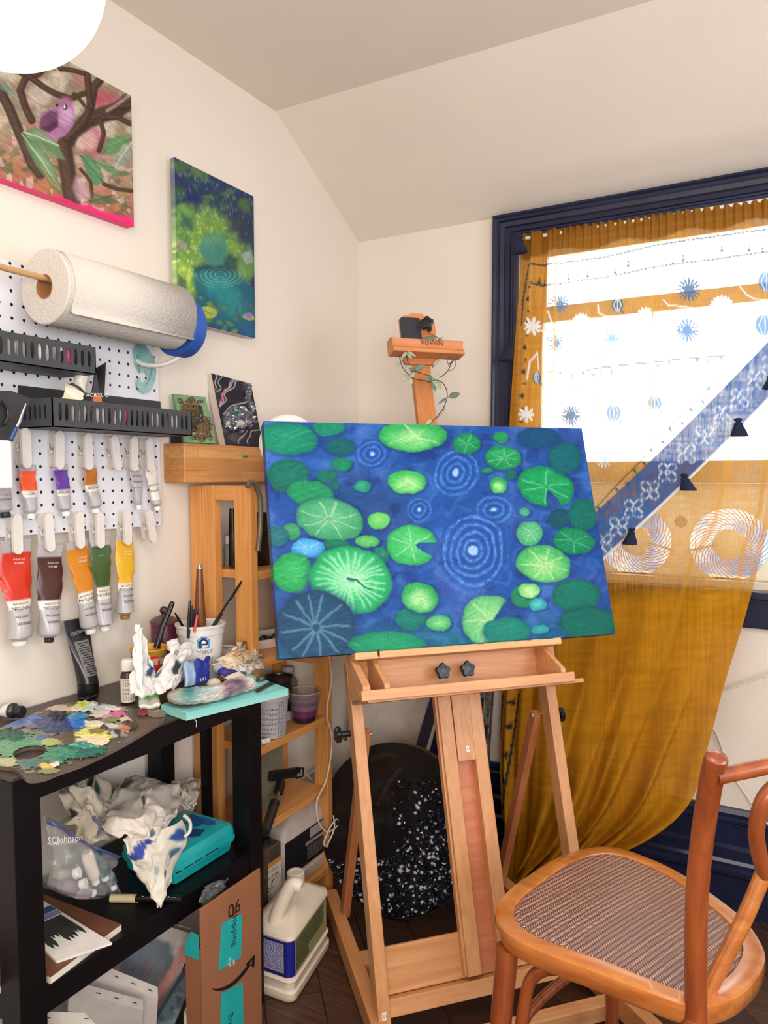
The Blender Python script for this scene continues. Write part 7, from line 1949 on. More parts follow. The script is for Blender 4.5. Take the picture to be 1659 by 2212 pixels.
# wooden ledge above
ledge = thing('wall_shelf', 'thick golden wood ledge fixed to the left wall above the shelf unit', 'shelf', (.05, -.75, 1.167))
zt_l, zb_l = PX(397, 957, .068).z, 1.1665
yl_l = -.897


def blocks_mat():
    m, n, l, p = nt('finger_jointed_wood')
    t = n.new('ShaderNodeTexCoord'); mp = n.new('ShaderNodeMapping'); mp.inputs['Rotation'].default_value = (0, math.radians(90), math.radians(90)); l.new(t.outputs['Object'], mp.inputs['Vector'])
    b = n.new('ShaderNodeTexBrick'); b.inputs['Scale'].default_value = 1; b.inputs['Brick Width'].default_value = .16; b.inputs['Row Height'].default_value = .029; b.inputs['Mortar Size'].default_value = .0004; b.offset = .37
    b.inputs['Color1'].default_value = rgba((204, 140, 78)); b.inputs['Color2'].default_value = rgba((226, 170, 106)); b.inputs['Mortar'].default_value = rgba((160, 100, 54)); l.new(mp.outputs['Vector'], b.inputs['Vector'])
    mp2 = n.new('ShaderNodeMapping'); mp2.inputs['Scale'].default_value = (90, 6, 90); l.new(t.outputs['Object'], mp2.inputs['Vector']); z = n.new('ShaderNodeTexNoise'); z.inputs['Detail'].default_value = 5; z.inputs['Scale'].default_value = 1; l.new(mp2.outputs['Vector'], z.inputs['Vector'])
    r = n.new('ShaderNodeValToRGB'); r.color_ramp.elements[0].position = .3; r.color_ramp.elements[0].color = (.78, .74, .7, 1); r.color_ramp.elements[1].position = .6; r.color_ramp.elements[1].color = (1, 1, 1, 1); l.new(z.outputs['Fac'], r.inputs['Fac'])
    mx = n.new('ShaderNodeMix'); mx.data_type = 'RGBA'; mx.blend_type = 'MULTIPLY'; mx.inputs[0].default_value = 1; l.new(b.outputs['Color'], mx.inputs[6]); l.new(r.outputs['Color'], mx.inputs[7]); l.new(mx.outputs[2], p.inputs['Base Color']); p.inputs['Roughness'].default_value = .4
    return m


MB().box((.001, yl_l, zb_l), (.068, -.50, zt_l)).build('board', blocks_mat(), ledge, bevel=.003)
MB().blob(PX(530, 986, .0686), (.0012, .012, .004), 10, 6, .15, None, 3).build('paint_mark', mat('green_paint_mark', (60, 140, 80), .5), ledge, smooth=60)

ZL = zt_l
# small black box and ornate frame on the ledge
o = thing('small_black_box', 'small black box behind the basket end on the ledge', 'box', (.05, PX(386, 945, .06).y, ZL))
MB().box((.006, PX(384, 945, .03).y, ZL), (.040, PX(404, 945, .03).y, ZL + .042)).build('body', M_BLACK, o, bevel=.001)
m_br = mat('antique_brass_filigree', (150, 122, 86), .35, .75, var=.4, scale=220, bump=.9, c2=(70, 56, 40)); m_gr = mat('verdigris_green', (110, 150, 112), .5, var=.1)
q = [PX(395, 956, .045), PX(462, 958, .066), PX(441, 860, .030), PX(371, 853, .012)]
for p in q[:2]: p.z = ZL + .001
fr = thing('ornate_frame', 'small ornate brass and green picture frame leaning on the ledge', 'picture frame', (q[0] + q[1]) / 2)
F2 = lambda u, v, o=0.0: (q[0] * (1 - u) + q[1] * u) * (1 - v) + (q[3] * (1 - u) + q[2] * u) * v + fn2 * o
fn2 = (q[1] - q[0]).cross(q[3] - q[0]).normalized(); fn2 = fn2 if fn2.x > 0 else -fn2
MB().prism([F2(0, 0), F2(1, 0), F2(1, 1), F2(0, 1)], fn2, .006, [[F2(.28, .2), F2(.82, .2), F2(.82, .82), F2(.28, .82)]]).build('frame', m_gr, fr, bevel=.001)
for cs_, in (([(0, 1), (0, .45), (.3, .78), (.62, 1)],), ([(1, 0), (1, .48), (.82, .2), (.45, 0)],)):
    b = MB(); rs = random.Random(len(cs_)); 
    c0 = cs_[0]
    for k in range(150):
        w = [rs.random() for _ in range(4)]; s = sum(w); u = sum(wi * c[0] for wi, c in zip(w, cs_)) / s; v = sum(wi * c[1] for wi, c in zip(w, cs_)) / s
        u = c0[0] + (u - c0[0]) * 1.6; v = c0[1] + (v - c0[1]) * 1.6; u, v = min(max(u, .0), 1.0), min(max(v, 0.02), 1.0)
        c = F2(u, v, .0075); e1 = (q[1] - q[0]).normalized(); e2 = (q[3] - q[0]).normalized(); rad = .0026 + .003 * rs.random()
        b.tube([c + e1 * rad * math.cos(t) + e2 * rad * math.sin(t) for t in np.linspace(0, 6.28, 9)[:-1]], .0010, 5, closed=True)
    b.build('filigree_corner', m_br, fr, smooth=60)
b = MB(); rs = random.Random(77)
b.prism([F2(.28, .2, .0005), F2(.82, .2, .0005), F2(.82, .82, .0005), F2(.28, .82, .0005)], fn2, .001)
b.build('backing', mat('dark_picture', (60, 52, 44), .6), fr)
b = MB()
for k in range(70): b.blob(F2(.32 + .46 * rs.random(), .24 + .5 * rs.random(), .002), (.0028, .0028, .0028), 7, 5, .2, None, k)
b.build('pebbles', mat('grey_brown_pebbles', (132, 120, 98), .45, c2=(70, 60, 48), scale=160), fr, smooth=60)
MB().prism([F2(.25, .17, .006), F2(.85, .17, .006), F2(.85, .85, .006), F2(.25, .85, .006)], fn2, .002, [[F2(.285, .21, .006), F2(.815, .21, .006), F2(.815, .81, .006), F2(.285, .81, .006)]]).build('inner_trim', mat('pale_silver', (176, 176, 164), .3, .7), fr)


# black agate canvas with crystals
def draw_geode(a):
    k = 340 / 1659.0; X, Y = (a.X - 340) / k, (a.Y - 780) / k
    n1 = fbm(X / 160, Y / 200, 4); w = fbm(X / 130 + 5, Y / 130 + 2, 3)
    a.c[:] = (40, 38, 50); a.mix(sstep(.45, .7, n1) * .8, (96, 92, 96)); a.mix(sstep(.55, .4, fbm(X / 140 + 9, Y / 90, 3)) * .6, (26, 24, 40))
    for pts in ([(600, 130), (620, 200), (600, 300)], [(670, 140), (650, 230), (655, 300), (625, 320)], [(840, 180), (780, 250), (700, 330), (680, 430), (665, 470)], [(860, 190), (800, 270), (720, 340), (710, 420), (670, 480)], [(970, 200), (945, 300), (945, 420), (870, 450), (800, 470), (720, 520), (690, 560)], [(1160, 500), (1120, 600), (1010, 650), (960, 730), (880, 800), (860, 870)], [(1180, 560), (1130, 660), (1100, 720), (1000, 740), (960, 800), (960, 870)], [(810, 180), (770, 240), (720, 300)]):
        pp = [(x + 14 * math.sin(y / 20), y) for x, y in [(p.x, p.y) for p in spline([(x, y, 0) for x, y in pts], 5)]]
        a.line([(340 + x * k, 780 + y * k) for x, y in pp], 5 * k, (206, 198, 192), .85)
    a.line([(340 + x * k, 780 + y * k) for x, y in [(715, 295), (695, 330), (680, 390), (660, 440)]], 8 * k, (226, 96, 130), .9); a.streak(.2, 70, 14, 3)


q = [PX(487, 963, .056), PX(569, 963, .067), PX(568, 824, .045), PX(456, 806, .014)]
for p in q[:2]: p.z = ZL + .001
q[2] = q[1] + (q[3] - q[0]) * 0.93
gO, gU, gV = q[3], (q[2] - q[3]), (q[0] - q[3])
gN = gV.cross(gU).normalized(); gN = gN if gN.x > 0 else -gN
gc = canvas('geode_canvas', 'black agate canvas with glued crystals leaning on the ledge', gO + gN * .0, gU, gV, gN, 90, 110, .022, draw_geode, side={'l': (212, 200, 186), 't': (40, 36, 40), 'b': (206, 196, 184)})
m_cr = mat('dark_crystal', (58, 64, 78), .15, var=.5, scale=90, c2=(120, 124, 130), spec=.8); m_cl = mat('pale_crystal', (206, 198, 190), .2, c2=(170, 160, 160), scale=60, spec=.8); m_em = mat('emerald_crystal', (10, 130, 100), .12, spec=.8); m_am = mat('amethyst_crystal', (74, 58, 108), .15, c2=(44, 36, 66), scale=60, spec=.8)
GP = lambda u, v, o=0.0: PP(u, v, gO + gN * o, gN)


def crystal(b, c, r, nrm, seed):
    rs = random.Random(seed); nrm = (V(nrm) + V((rs.random() - .5, rs.random() - .5, rs.random() - .5)) * .9).normalized(); a = nrm.orthogonal().normalized(); e = nrm.cross(a); L = r * (1.0 + rs.random())
    vs = [c + (a * math.cos(q_) + e * math.sin(q_)) * r * (.7 + .3 * rs.random()) for q_ in (math.pi / 3 * i for i in range(6))] + [c + nrm * L * .6 + (a * math.cos(q_) + e * math.sin(q_)) * r * .7 for q_ in (math.pi / 3 * i for i in range(6))] + [c + nrm * L * 1.15]
    b.add(vs, [tuple(range(5, -1, -1))] + [(i, (i + 1) % 6, 6 + (i + 1) % 6, 6 + i) for i in range(6)] + [(6 + i, 6 + (i + 1) % 6, 12) for i in range(6)])


k = 340 / 1659.0; rs = random.Random(10); b = MB(); b2 = MB(); b3 = MB()
for i in range(230):
    while 1:
        x, y = 560 + 600 * rs.random(), 180 + 700 * rs.random()
        r1 = (1060 - 40 * (y < 400) - x) ** 2 / 95 ** 2 + ((y - 430) / 250) ** 2 < 1; r2 = ((x - 850) / 150) ** 2 + ((y - 620) / 130) ** 2 < 1
        cq = GP(340 + x * k, 780 + y * k) - gO; iu = cq.dot(gU) / gU.length_squared; iv = cq.dot(gV) / gV.length_squared
        if (r1 or r2) and .03 < iu < .96 and .02 < iv < .97: break
    c = GP(340 + x * k, 780 + y * k, .001); t = rs.random(); crystal(b3 if (y > 700 and t < .7) else (b2 if t < .13 else b), c, .0045 + .0045 * rs.random(), gN, i)
b.build('dark_crystals', m_cr, gc); b2.build('pale_crystals', m_cl, gc); b3.build('amethyst_crystals', m_am, gc)
b = MB(); crystal(b, GP(340 + 855 * k, 780 + 580 * k, .004), .006, gN * .3 + V((0, 0, 1)), 3); crystal(b, GP(340 + 850 * k, 780 + 540 * k, .006), .005, gN * .3 + V((0, 0, 1)), 5); b.build('emerald_crystal', m_em, gc)
MB().blob(GP(340 + 865 * k, 780 + 665 * k, .006), (.012, .016, .011), 9, 6, .18, None, 6).build('white_stone', m_cl, gc)

# white round lamp head standing behind the canvas, its cord running down the unit
lc = PX(623, 958, .215); ln_ = (CAM - lc); ln_.z = 0.1; ln_.normalize()
lampb = thing('round_lamp', 'white round lamp head behind the top left corner of the lily pond canvas', 'lamp', (lc.x, lc.y, lc.z - .07))
MB().lathe(lc - ln_ * .012, [(0, 0), (.066, 0), (.072, .004), (.072, .012), (.067, .016), (.0, .018)], 48, ln_).build('head', mat('white_lamp_plastic', (232, 226, 224), .35), lampb, smooth=35)
MB().tube(spline([lc - ln_ * .011, lc - ln_ * .05 + V((0, 0, -.01)), V((.11, -.535, 1.20)), V((.082, -.53, 1.205))], 6), .006, 12).build('neck', M_WHITE, lampb, smooth=40)
MB().box((.0685, -.55, 1.15), (.086, -.51, zt_l + .004)).build('clamp', M_WHITE, lampb, bevel=.003)
m_cord = mat('white_cord_rubber', (222, 214, 200), .5)
cdp = [PX(u, v, x) for u, v, x in ((700, 1300, .19), (712, 1420, .206), (716, 1470, .207), (706, 1540, .207), (717, 1600, .207), (706, 1680, .207), (685, 1730, .21), (688, 1775, .214), (708, 1797, .218), (732, 1780, .218), (726, 1770, .22), (712, 1790, .22), (700, 1820, .22), (706, 1826, .22), (722, 1790, .22), (720, 1762, .22))]
MB().tube(spline(cdp, 8), .0023, 8).build('cord', m_cord, lampb, smooth=60)
MB().tube(spline([PX(u, v, .10) for u, v in ((648, 1655), (662, 1672), (674, 1690), (674, 1715), (668, 1745))], 6), .0022, 8).build('cord', m_cord, lampb, smooth=60)

# watering can
m_tin = mat('aged_zinc', (74, 72, 66), .35, .7, c2=(40, 40, 38), scale=14, bump=.15, var=.3)
wcx = PX(553, 1160, .09); wc_ = thing('watering_can', 'aged dark zinc watering can on the upper shelf of the pine unit', 'watering can', (.085, wcx.y, SZ[0]))
wo_ = V((.085, wcx.y, SZ[0] + .0005)); hgt = PX(553, 1108, .085).z - SZ[0]
MB().lathe(wo_, [(.046, 0), (.048, .003), (.0475, hgt * .60), (.050, hgt * .62), (.047, hgt * .64), (.050, hgt * .67), (.047, hgt * .69), (.0455, hgt - .003), (.047, hgt), (.043, hgt), (.044, .01), (0, .01)], 36, caps=False).build('body', m_tin, wc_, smooth=35)
sp_ = [PX(505, 1236, .11), PX(500, 1180, .10), PX(497, 1110, .09)]
MB().tube([wo_ + V((.015, -.035, .012)), PX(506, 1215, .10), PX(503, 1150, .10), PX(502, 1098, .10)], [.019, .016, .0105, .0075], 16).build('spout', m_tin, wc_, smooth=50)
MB().tube(spline([PX(u, v, .208) for u, v in ((534, 1052), (541, 1042), (552, 1048), (562, 1080), (562, 1140), (557, 1190))], 8), .0062, 12).build('handle', mat('grey_brown_handle', (110, 98, 82), .4, .3), wc_, smooth=50)
bb = PX(494, 1180, .045); o = thing('small_bottle', 'small white capped bottle half hidden behind the watering can spout', 'bottle', (.045, bb.y, SZ[0]))
MB().lathe((.045, bb.y, SZ[0] + .0005), [(.012, 0), (.0125, .045), (.008, .055)], 16).build('body', mat('clear_grey_bottle', (150, 146, 140), .3), o, smooth=40); MB().lathe((.045, bb.y, SZ[0] + .056), [(.009, 0), (.009, .02), (0, .02)], 16).build('cap', M_WHITE, o, smooth=40)
# white mixing trays with paint
for (u0, u1, vy, x, cset, lb) in ((481, 520, 1388, .13, ((120, 20, 40), (200, 190, 170)), 'white paint mixing tray with crimson paint left of the pine post'), (548, 640, 1380, .125, ((20, 26, 26), (30, 80, 76)), 'white paint mixing tray with black and teal paint right of the pine post')):
    c = (PX(u0, vy, x) + PX(u1, vy, x)) / 2; ry_ = (PX(u1, vy, x) - PX(u0, vy, x)).length / 2; t = thing('mixing_tray', lb, 'palette', (x - .03, c.y, SZ[1]))
    rx = .05; b = MB(); n_ = 40; cs = []
    for f, z in ((.86, 0), (.95, .006), (1.0, .020), (1.04, .023), (1.04, .0255), (.98, .0255), (.92, .016), (.0, .012)):
        cs.append([V((x - .03 + rx * f * math.cos(2 * math.pi * j / n_), c.y + ry_ * f * math.sin(2 * math.pi * j / n_), SZ[1] + .0008 + z)) for j in range(n_)])
    b.ring(cs, n_, None); b.build('tray', M_WHITE, t, smooth=40)
    for i, cc_ in enumerate(cset):
        b = MB(); rs = random.Random(i + int(u0))
        for k_ in range(7): b.blob(V((x - .03 + rx * (.5 * rs.random() - .05), c.y + ry_ * (1.3 * rs.random() - .7) * .8, SZ[1] + .0165 + .006 * rs.random())), (.010, .014, .007), 10, 6, .25, None, k_)
        b.build('paint', mat('tray_paint_%d_%d' % (u0, i), cc_, .3), t, smooth=60)
    MB().box((x - .10, c.y - ry_ * .8, SZ[1] + .0262), (x - .02, c.y + ry_ * .8, SZ[1] + .029)).build('card', M_WHITE, t) if u0 < 0 else None

# third shelf: measuring tub, dark can, white bottle, stained glass, two caps
ty = PX(588, 1520, .165); tub = thing('measuring_tub', 'translucent measuring tub printed with black scales on the pine shelf', 'container', (.158, ty.y, SZ[2]))
ht = PX(588, 1492, .158).z - SZ[2]; to_ = V((.158, ty.y, SZ[2] + .0008)); R0, R1 = .040, .047
MB().lathe(to_, [(R0 - .002, 0), (R0, .002), (R1, ht * .86), (R1 + .003, ht * .865), (R1 + .003, ht), (R1, ht), (R0 - .001, .004), (0, .004)], 40, caps=False).build('tub', mat('frosted_plastic', (186, 188, 194), .35), tub, smooth=35)
td = (CAM - to_); td.z = 0; td.normalize(); ts = V((-td.y, td.x, 0))


def tp_(x, z, o=.0006):
    rad = R0 + (R1 - R0) * z / (ht * .86) + o; q_ = x / R0; return to_ + (td * math.cos(q_) + ts * math.sin(q_)) * rad + V((0, 0, z))


b = MB()
for s_, x, z in (('1/2 ltr', -.012, .80), ('650 ml', -.012, .70), ('1/2 ltr', -.012, .55), ('350 ml', -.012, .40), ('1/4 ltr', -.012, .28), ('150 ml', -.012, .16), ('50 ml', -.012, .06), ('24 oz', .008, .80), ('20 oz', .008, .68), ('16 oz', .008, .54), ('12 oz', .008, .42), ('8 oz', .008, .28), ('4 oz', .008, .15)):
    vs, fs, w_, _, _ = TEXT[s_]; sz = .0075; b.add([tp_(x + (q_ - w_ / 2) * sz, z * ht * .86 + (y - .35) * sz) for q_, y in vs], fs)
for x in (-.0005, .020, .026, .032):
    for k_ in range(10): b.add([tp_(x, ht * .86 * (.06 + .09 * k_)), tp_(x + .0007, ht * .86 * (.06 + .09 * k_)), tp_(x + .0007, ht * .86 * (.06 + .09 * (k_ + .95))), tp_(x, ht * .86 * (.06 + .09 * (k_ + .95)))], [(0, 1, 2, 3)])
for k_ in range(11): z = ht * .86 * (.06 + .09 * k_); b.add([tp_(.020, z), tp_(.032, z), tp_(.032, z + .0008), tp_(.020, z + .0008)], [(0, 1, 2, 3)])
b.build('scale_print', M_INK, tub)
cy_ = PX(604, 1500, .115); c_ = thing('black_can', 'dark round can behind the measuring tub', 'can', (.10, cy_.y + .02, SZ[2])); co = V((.095, cy_.y + .025, SZ[2] + .0008)); hc = PX(604, 1462, .095).z - SZ[2]
MB().lathe(co, [(.036, 0), (.036, hc * .22)], 36).build('base', mat('grey_white_can_base', (190, 184, 176), .4), c_, smooth=40); MB().lathe(co + V((0, 0, hc * .22)), [(.036, 0), (.036, hc * .76), (.039, hc * .77), (.039, hc * .80), (.034, hc * .80), (.033, hc * .76), (0, hc * .76)], 36).build('body', mat('black_can_body', (32, 28, 32), .35), c_, smooth=35)
by_ = PX(629, 1490, .085); o = thing('tall_bottle', 'grey tall bottle with a white cap behind the purple stained glass', 'bottle', (.075, by_.y, SZ[2])); bo_ = V((.075, by_.y, SZ[2] + .0008)); hb = PX(629, 1437, .075).z - SZ[2]
MB().lathe(bo_, [(.026, 0), (.027, .003), (.027, hb * .66), (.022, hb * .74), (.013, hb * .79), (.013, hb * .83)], 28).build('body', mat('greyish_bottle', (126, 112, 118), .4), o, smooth=45); MB().lathe(bo_ + V((0, 0, hb * .80)), [(.017, 0), (.0175, .002), (.0175, hb * .18), (.015, hb * .2), (0, hb * .2)], 28).build('cap', mat('greyish_cap', (176, 166, 168), .4), o, smooth=40)
gy_ = PX(657, 1530, .165); g_ = thing('stained_glass_cup', 'small drinking glass stained with purple paint on the pine shelf', 'glass', (.165, gy_.y, SZ[2])); go = V((.165, gy_.y, SZ[2] + .0008)); hg = PX(657, 1493, .165).z - SZ[2]; rg = (PX(686, 1500, .165).y - PX(632, 1500, .165).y) / 2 * .76
zz = np.linspace(0, 1, 14); prof = [(rg * (.68 + .32 * z), hg * z) for z in zz]; colp = [tuple(lin(np.array((46, 26, 56) if z < .22 else ((112, 52, 92) if z < .45 else ((140, 108, 132) if z < .7 else (160, 144, 150)))))) + ((.97 if z < .3 else (.85 if z < .55 else (.5 if z < .8 else .28))),) for z in zz]
b = MB(); b.lathe(go, prof, 40, caps=False, col=colp); b.add([go + V((rg * .68 * math.cos(q_), rg * .68 * math.sin(q_), 0)) for q_ in (2 * math.pi * j / 40 for j in range(40))], [tuple(range(39, -1, -1))], colp[0])
b.build('glass', painted('paint_stained_glass', .08, .1, 40, alpha_from=True, spec=.7), g_, smooth=60, solid=.0018)
MB().tube([go + V((rg * math.cos(q_), rg * math.sin(q_), hg)) for q_ in (2 * math.pi * j / 40 for j in range(40))], .0014, 8, closed=True).build('rim', mat('glass_rim', (190, 180, 176), .1, spec=.8), g_, smooth=60)
for u, v, x, lb in ((576, 1609, .190, 'right'), (566, 1612, .186, 'left')):
    p = PX(u, v, x); p.z = SZ[2] + .0078; o = MB().lathe(p - V((0, .006, 0)), [(.0068, 0), (.0072, .001), (.0066, .012), (.005, .0125), (.005, .006), (0, .006)], 20, (.35, .9, .0)).build('tube_cap', M_WHITE, None, smooth=35); tag(o, f'small white tube cap on the pine shelf edge, the {lb} one of two', 'cap')
# folders standing behind the table's end
fo_ = thing('grey_folder', 'grey green folder standing on end behind the table leg', 'folder', (.14, -.745, .3195))
MB().box((.125, -.752, .3195), (.150, -.640, .3195 + .174)).build('cover', mat('grey_green_card', (120, 118, 98), .7), fo_, bevel=.001)
# fourth shelf: folded phone grip
tr_ = thing('phone_tripod', 'black folding phone tripod lying across the pine shelf', 'tripod', PX(600, 1740, .20)); m_blk2 = mat('satin_black', (24, 23, 25), .4)
pA, pB = PX(582, 1677, .155), PX(646, 1667, .165)
MB().bar(pA, pB, .026, .016, (0, 0, 1)).build('clamp', m_blk2, tr_, bevel=.004); MB().tube([pA + (pB - pA) * .80 + V((.012, 0, -.012)), pA + (pB - pA) * 1.02 + V((.012, 0, -.010)), pA + (pB - pA) * 1.02 + V((.012, 0, .012)), pA + (pB - pA) * .80 + V((.012, 0, .014))], .003, 8).build('grip', M_BLACK, tr_, smooth=60)
MB().bar(pA + (pB - pA) * .84 + V((.009, 0, -.009)), pA + (pB - pA) * 1.0 + V((.009, 0, -.009)), .014, .004, (0, 0, 1)).build('screen', mat('grey_lens', (130, 130, 128), .3), tr_)
MB().tube([PX(607, 1690, .165), PX(602, 1712, .178)], [.012, .013], 14).build('joint', m_blk2, tr_, smooth=50); MB().tube([PX(602, 1710, .182), PX(593, 1735, .205)], .005, 12).build('rod', M_CHROME, tr_, smooth=50)
MB().tube([PX(594, 1732, .206), PX(590, 1745, .212)], [.0125, .0125], 16).build('collar', m_blk2, tr_, smooth=50); MB().tube([PX(591, 1744, .214), PX(572, 1798, .245)], [.0115, .0125], 16).build('handle', mat('dark_brown_rubber', (44, 34, 32), .5), tr_, smooth=50)
# bottom shelf: tin of walnut oil and white jug
Zb = SZ[4]
q0 = PX(562, 1948, .225); tinx = .215; ya, yb_ = -.789, PX(608, 1900, tinx).y
Zt = PX(590, 1828, tinx).z
tin_ = thing('oil_tin', 'tin of walnut oil with a cream label beside the cardboard box', 'tin', (tinx - .03, (ya + yb_) / 2, Zb))
MB().box((tinx - .055, ya, Zb + .0008), (tinx, yb_, Zt)).build('tin', mat('dull_tin', (120, 112, 100), .35, .7, var=.2), tin_, bevel=.003); MB().lathe((tinx - .028, (ya + yb_) / 2, Zt), [(.014, 0), (.014, .012), (.01, .014)], 20).build('cap', M_BLACK, tin_, smooth=40)
zl0, zl1 = PX(606, 1935, tinx).z, PX(606, 1858, tinx).z; xo = tinx + .0006
MB().box((tinx, ya + .002, zl1), (xo, yb_ - .002, zl1 + .012)).build('label_band', mat('ochre_band', (196, 132, 60), .5), tin_); MB().box((tinx, ya + .002, zl0), (xo, yb_ - .002, zl1 - .0006)).build('label', mat('cream_tin_label', (206, 200, 188), .5), tin_)
yc = PX(582, 1880, tinx).y
b = MB().text('ARTISTS OIL MEDIUM', .0062, V((xo + .0004, yc, zl1 - .008)), (0, 1, 0), (0, 0, 1)).text('WALNUT OIL', .0125, V((xo + .0004, yc, zl1 - .026)), (0, 1, 0), (0, 0, 1))
for zz_ in (.014, .037): b.box((xo, ya + .004, zl1 - zz_), (xo + .0004, yb_ - .004, zl1 - zz_ + .0006))
b.tube(spline([V((xo + .0008, yc + y, zl1 - .052 + z)) for y, z in ((-.016, -.01), (-.010, .008), (-.012, -.004), (-.004, .004), (0, -.002), (.008, .012), (.016, .020), (.004, .004), (-.006, -.008), (.010, -.002), (.014, -.004))], 5), .0005, 5)
for k_ in range(5): b.box((xo, yc - .010 + .002 * (k_ % 2), zl1 - .068 - .005 * k_), (xo + .0004, yc + .010 - .002 * (k_ % 2), zl1 - .0668 - .005 * k_))
b.build('lettering', M_INK, tin_)
jx, jy0, jy1 = .185, PX(612, 1850, .185).y, PX(699, 1850, .150).y
j2_ = thing('cleaner_jug', 'white jug with a black label standing on the bottom pine shelf', 'jug', (jx - .05, (jy0 + jy1) / 2, Zb)); zsh = PX(650, 1760, jx).z; ztp = PX(660, 1745, jx).z
zsh = .232; zap = .276


def j2r(k_, z, r=.018):
    return rbox(jx - .085 + k_, jx - k_, jy0 + k_, jy1 - k_, z, z, max(r - k_ * .3, .004))[0]


ap = V((jx - .045, jy0 + (jy1 - jy0) * .52, zap)); rg_ = [j2r(.003, Zb + .0008), j2r(0, Zb + .006), j2r(0, Zb + .03), j2r(.003, Zb + .033), j2r(.002, zsh - .003), j2r(.004, zsh)]
for t, kx in ((.35, .12), (.7, .32), (.9, .5), (1, .66)): rg_.append([V((p.x + (ap.x - p.x) * kx, p.y + (ap.y - p.y) * kx, zsh + (zap - zsh) * t)) for p in j2r(.004, 0)])
m_j2 = mat('greyed_white_hdpe', (196, 184, 174), .45); loft(MB(), rg_).build('body', m_j2, j2_, smooth=40)
MB().tube(spline([V((jx - .03, jy0 + (jy1 - jy0) * f_, z)) for f_, z in ((.55, zap - .004), (.72, zap + .006), (.86, zap - .012), (.90, zsh + .012), (.86, zsh - .008))], 6), .011, 14).build('handle', m_j2, j2_, smooth=60)
lz0, lz1 = Zb + .042, zsh - .008; MB().box((jx - .002, jy0 + .010, lz0), (jx - .0012, jy1 - .022, lz1)).build('label', mat('black_label', (26, 28, 30), .4), j2_)
ym = jy0 + (jy1 - jy0) * .5; MB().box((jx - .0012, ym + .004, lz1 - .03), (jx - .0008, jy1 - .024, lz1 - .004)).box((jx - .0012, ym - .018, lz0 + .052), (jx - .0008, jy1 - .026, lz0 + .060)).build('label_panels', mat('pale_panel', (176, 168, 160), .5), j2_)
b = MB().text('& CONDITIONER', .0052, V((jx - .0004, ym + .006, lz0 + .056)), (0, 1, 0), (0, 0, 1)); b.build('lettering', M_INK, j2_)
b = MB().text('CLEANER', .0085, V((jx - .0004, ym - .002, lz1 - .036)), (0, 1, 0), (0, 0, 1))
for k_ in range(7): b.box((jx - .0010, ym - .012 + .002 * (k_ % 3), lz0 + .044 - .0052 * k_), (jx - .0006, jy1 - .03 - .002 * (k_ % 2), lz0 + .0452 - .0052 * k_))
b.build('small_print', mat('grey_label_ink', (150, 146, 140), .5), j2_)
# white cord-like knob of the tin jug: dark folder behind the shelf unit
# ================================================================== things leaning in the corner behind the easel
wbq = [PY(726, 1720, -.17), PY(905, 1720, -.17), PY(950, 1440, -.06), PY(728, 1450, -.06)]
wbd = thing('foam_board', 'large blank white board leaning in the corner behind the easel', 'board', (wbq[0] + wbq[1]) / 2)
wbn = (wbq[1] - wbq[0]).cross(wbq[3] - wbq[0]).normalized(); wbn = wbn if wbn.y < 0 else -wbn
lowz = 0.302
b0, b1 = V((.03, -.205, .0)), V((.34, -.205, .0)); t0_, t1_ = V((.03, -.055, .62)), V((.34, -.055, .58))
MB().prism([b0, b1, t1_, t0_], V((0, 1, .2)), .008).build('sheet', mat('white_foam_board', (222, 212, 200), .7), wbd)
o = thing('folded_card', 'narrow white card propped along the wall beside the pine unit', 'card', (.06, -.21, 0))
MB().prism([V((.02, -.225, .0)), V((.13, -.225, .0)), V((.13, -.215, .33)), V((.02, -.215, .35))], (0, 1, 0), .004).build('sheet', mat('white_foam_board', (222, 212, 200), .7), o)
# navy plank with a pale edge
p0, p1 = PY(897, 1660, -.215), PY(948, 1490, -.115)
dd = (p1 - p0); p0 = p0 - dd * (p0.z / dd.z); p1 = p1 + dd * .35
pl_ = thing('navy_plank', 'navy painted plank with a pale edge leaning behind the round crystal canvas', 'plank', p0)
MB().bar(p0, p1, .036, .012, (1, .1, 0)).build('plank', mat('dark_navy_board', (26, 32, 52), .5), pl_, bevel=.001)
MB().bar(p0 + V((.0225, .0, 0)), p1 + V((.0225, .0, 0)), .008, .012, (1, .1, 0)).build('pale_edge', mat('pale_edge_wood', (186, 176, 164), .6), pl_)


def draw_purple(a): a.c[:] = (20, 18, 44); a.mix(sstep(.5, .75, fbm(a.X / 26, a.Y / 50, 3)) * .8, (64, 42, 84)); a.mix(sstep(.55, .75, fbm(a.X / 16 + 9, a.Y / 40, 3)) * .5, (22, 24, 90))


q = [PY(935, 1548, -.10), PY(1010, 1556, -.10), PY(1000, 1860, -.19), PY(880, 1860, -.19)]
pb = q[3] + (q[3] - q[0]) * (q[3].z / max(q[0].z - q[3].z, .01)) * .9
cU = V((.17, .0, 0)); cO = PY(937, 1548, -.155); cV = V((-.0, -.11, -cO.z + .001))
canvas('purple_canvas', 'dark purple and navy canvas leaning behind the easel mast', cO, cU, cV, cV.cross(cU) if cV.cross(cU).y < 0 else cU.cross(cV), 40, 70, .016, draw_purple, side={'t': (40, 40, 44), 'l': (26, 24, 40), 'r': (26, 24, 40)})
